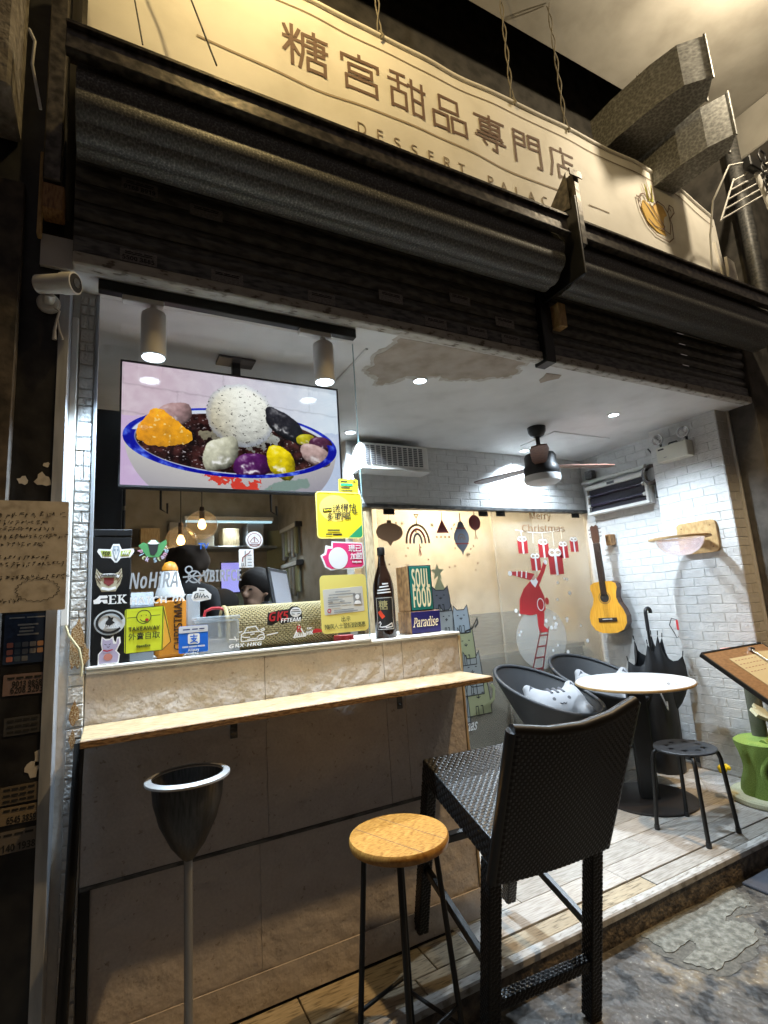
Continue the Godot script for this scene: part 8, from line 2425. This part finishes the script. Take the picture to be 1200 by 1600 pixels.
	mi("ring", lathe([[0.06, -0.05], [0.085, -0.045], [0.09, 0.0], [0.085, 0.04], [0.06, 0.045]], 28), M.dark_wood, wf, V(-0.06, 0, 0), V(0.3, 0, PI / 2))
	mi("cone", lathe([[0.001, 0.0], [0.058, 0.0], [0.058, 0.01], [0.001, 0.01]], 24), M.grey, wf, V(-0.06, 0, 0), V(0.3, 0, PI / 2))
	mi("arm", boxm(V(-0.05, -0.20, -0.02), V(-0.001, -0.05, 0.02), 0.004), M.black_plastic, wf)
	mi("lead", tube([V(-0.01, 0.24, -0.05), V(-0.012, 0.16, 0.0), V(-0.02, 0.09, 0.01)], 0.006, 6), M.black_plastic, wf)
	# twin-head emergency light
	var em := th("emergency_light", "cream twin-head emergency light box on the white pillar", "emergency light", V(3.926, 2.44, -0.445))
	mi("battery_box", boxm(V(-0.085, 0.0, 0.0), V(-0.001, 0.125, 0.255), 0.006), mat(lin(.56, .55, .47), 0.45), em)
	mi("handle", tube([V(-0.05, 0.125, 0.09), V(-0.05, 0.142, 0.10), V(-0.05, 0.142, 0.16), V(-0.05, 0.125, 0.17)], 0.006, 8), M.black_plastic, em)
	mi("badge", boxm(V(-0.0862, 0.095, 0.02), V(-0.0854, 0.108, 0.07), 0.0003), M.black_ink, em)
	mi("badge", boxm(V(-0.0862, 0.03, 0.06), V(-0.0854, 0.036, 0.085), 0.0003), M.grey, em)
	for z in [0.02, 0.235]:
		var h := mi("lamp_head", lathe([[0.001, 0.0], [0.03, 0.004], [0.044, 0.025], [0.046, 0.045], [0.041, 0.045], [0.036, 0.028], [0.001, 0.016]], 24), M.chrome, em, V(-0.035, 0.185, z), V(0.35, 0.0, 1.45))
		mi("lens", lathe([[0.001, 0.046], [0.04, 0.0445], [0.001, 0.0435]], 24), M.clear, h)
		mi("stalk", tube([V(-0.04, 0.126, z), V(-0.032, 0.17, z)], 0.009, 8), M.black_plastic, em)
	# cat shelf: wooden plate and clear bowl
	var cs := th("cat_shelf", "wooden wall plate holding a clear half-bowl cat perch on the pillar", "cat perch", V(3.926, 1.82, -0.27))
	mi("wall_plate", slab(rrect(0.30, 0.24, 0.035), 0.020), M.shelf_wood, cs, V(-0.001, 0, 0), V(0, -PI / 2, 0))
	for s in [[-.11, -.08], [.11, -.08], [-.11, .08], [.11, .08]]:
		mi("screw", tube([V(-0.0215, s[1], s[0]), V(-0.024, s[1], s[0])], 0.006, 8), M.brown_board, cs)
	var rg := begin()
	for k in 32:
		var f0 := TAU * k / 32
		var f1 := TAU * (k + 1) / 32
		for e in [[0.0, -1.0], [0.014, 1.0]]:
			face(rg, [V(-0.235 + 0.165 * cos(f0), e[0], 0.165 * sin(f0)), V(-0.235 + 0.165 * cos(f1), e[0], 0.165 * sin(f1)), V(-0.235 + 0.205 * cos(f1), e[0], 0.205 * sin(f1)), V(-0.235 + 0.205 * cos(f0), e[0], 0.205 * sin(f0))], V(0, e[1], 0))
		face(rg, [V(-0.235 + 0.205 * cos(f0), 0, 0.205 * sin(f0)), V(-0.235 + 0.205 * cos(f1), 0, 0.205 * sin(f1)), V(-0.235 + 0.205 * cos(f1), 0.014, 0.205 * sin(f1)), V(-0.235 + 0.205 * cos(f0), 0.014, 0.205 * sin(f0))], V(cos(f0), 0, sin(f0)))
		face(rg, [V(-0.235 + 0.165 * cos(f0), 0, 0.165 * sin(f0)), V(-0.235 + 0.165 * cos(f1), 0, 0.165 * sin(f1)), V(-0.235 + 0.165 * cos(f1), 0.014, 0.165 * sin(f1)), V(-0.235 + 0.165 * cos(f0), 0.014, 0.165 * sin(f0))], V(-cos(f0), 0, -sin(f0)))
	mi("ring_board", rg.commit(), M.shelf_wood, cs, V(0, -0.01, 0))
	mi("bowl", lathe([[0.001, -0.135], [0.06, -0.128], [0.115, -0.10], [0.15, -0.055], [0.164, -0.004], [0.180, 0.006], [0.180, 0.009], [0.161, -0.001], [0.147, -0.055], [0.112, -0.097], [0.06, -0.124], [0.001, -0.131]], 40), M.acrylic, cs, V(-0.235, 0.0, 0))
	# sockets and a red key box with its cord
	for a in [[1.36, -0.60], [1.28, -0.60]]:
		var so := th("wall_socket", ("upper" if a[0] > 1.3 else "lower") + " white wall socket beside the pillar", "socket", V(4.062, a[0], a[1]), "wall sockets beside the pillar")
		mi("plate", boxm(V(-0.012, -0.035, -0.035), V(0.0, 0.035, 0.035), 0.003), M.white_plastic, so)
		mi("rocker", boxm(V(-0.016, -0.012, -0.010), V(-0.0123, 0.012, 0.010), 0.001), M.grey, so)
	var rb := th("red_box", "small dark red box with a white cord at the pillar edge", "box", V(4.055, 1.16, -0.60))
	mi("case", boxm(V(-0.03, -0.04, -0.03), V(0.0, 0.04, 0.03), 0.004), M.red, rb)
	mi("cord", tube([V(-0.02, 0.04, -0.02), V(-0.03, 0.055, -0.06), V(-0.03, 0.0, -0.085), V(-0.03, -0.07, -0.05), V(-0.03, -0.10, -0.04), V(-0.03, -0.09, -0.02)], 0.0035, 6), M.black_plastic, rb)
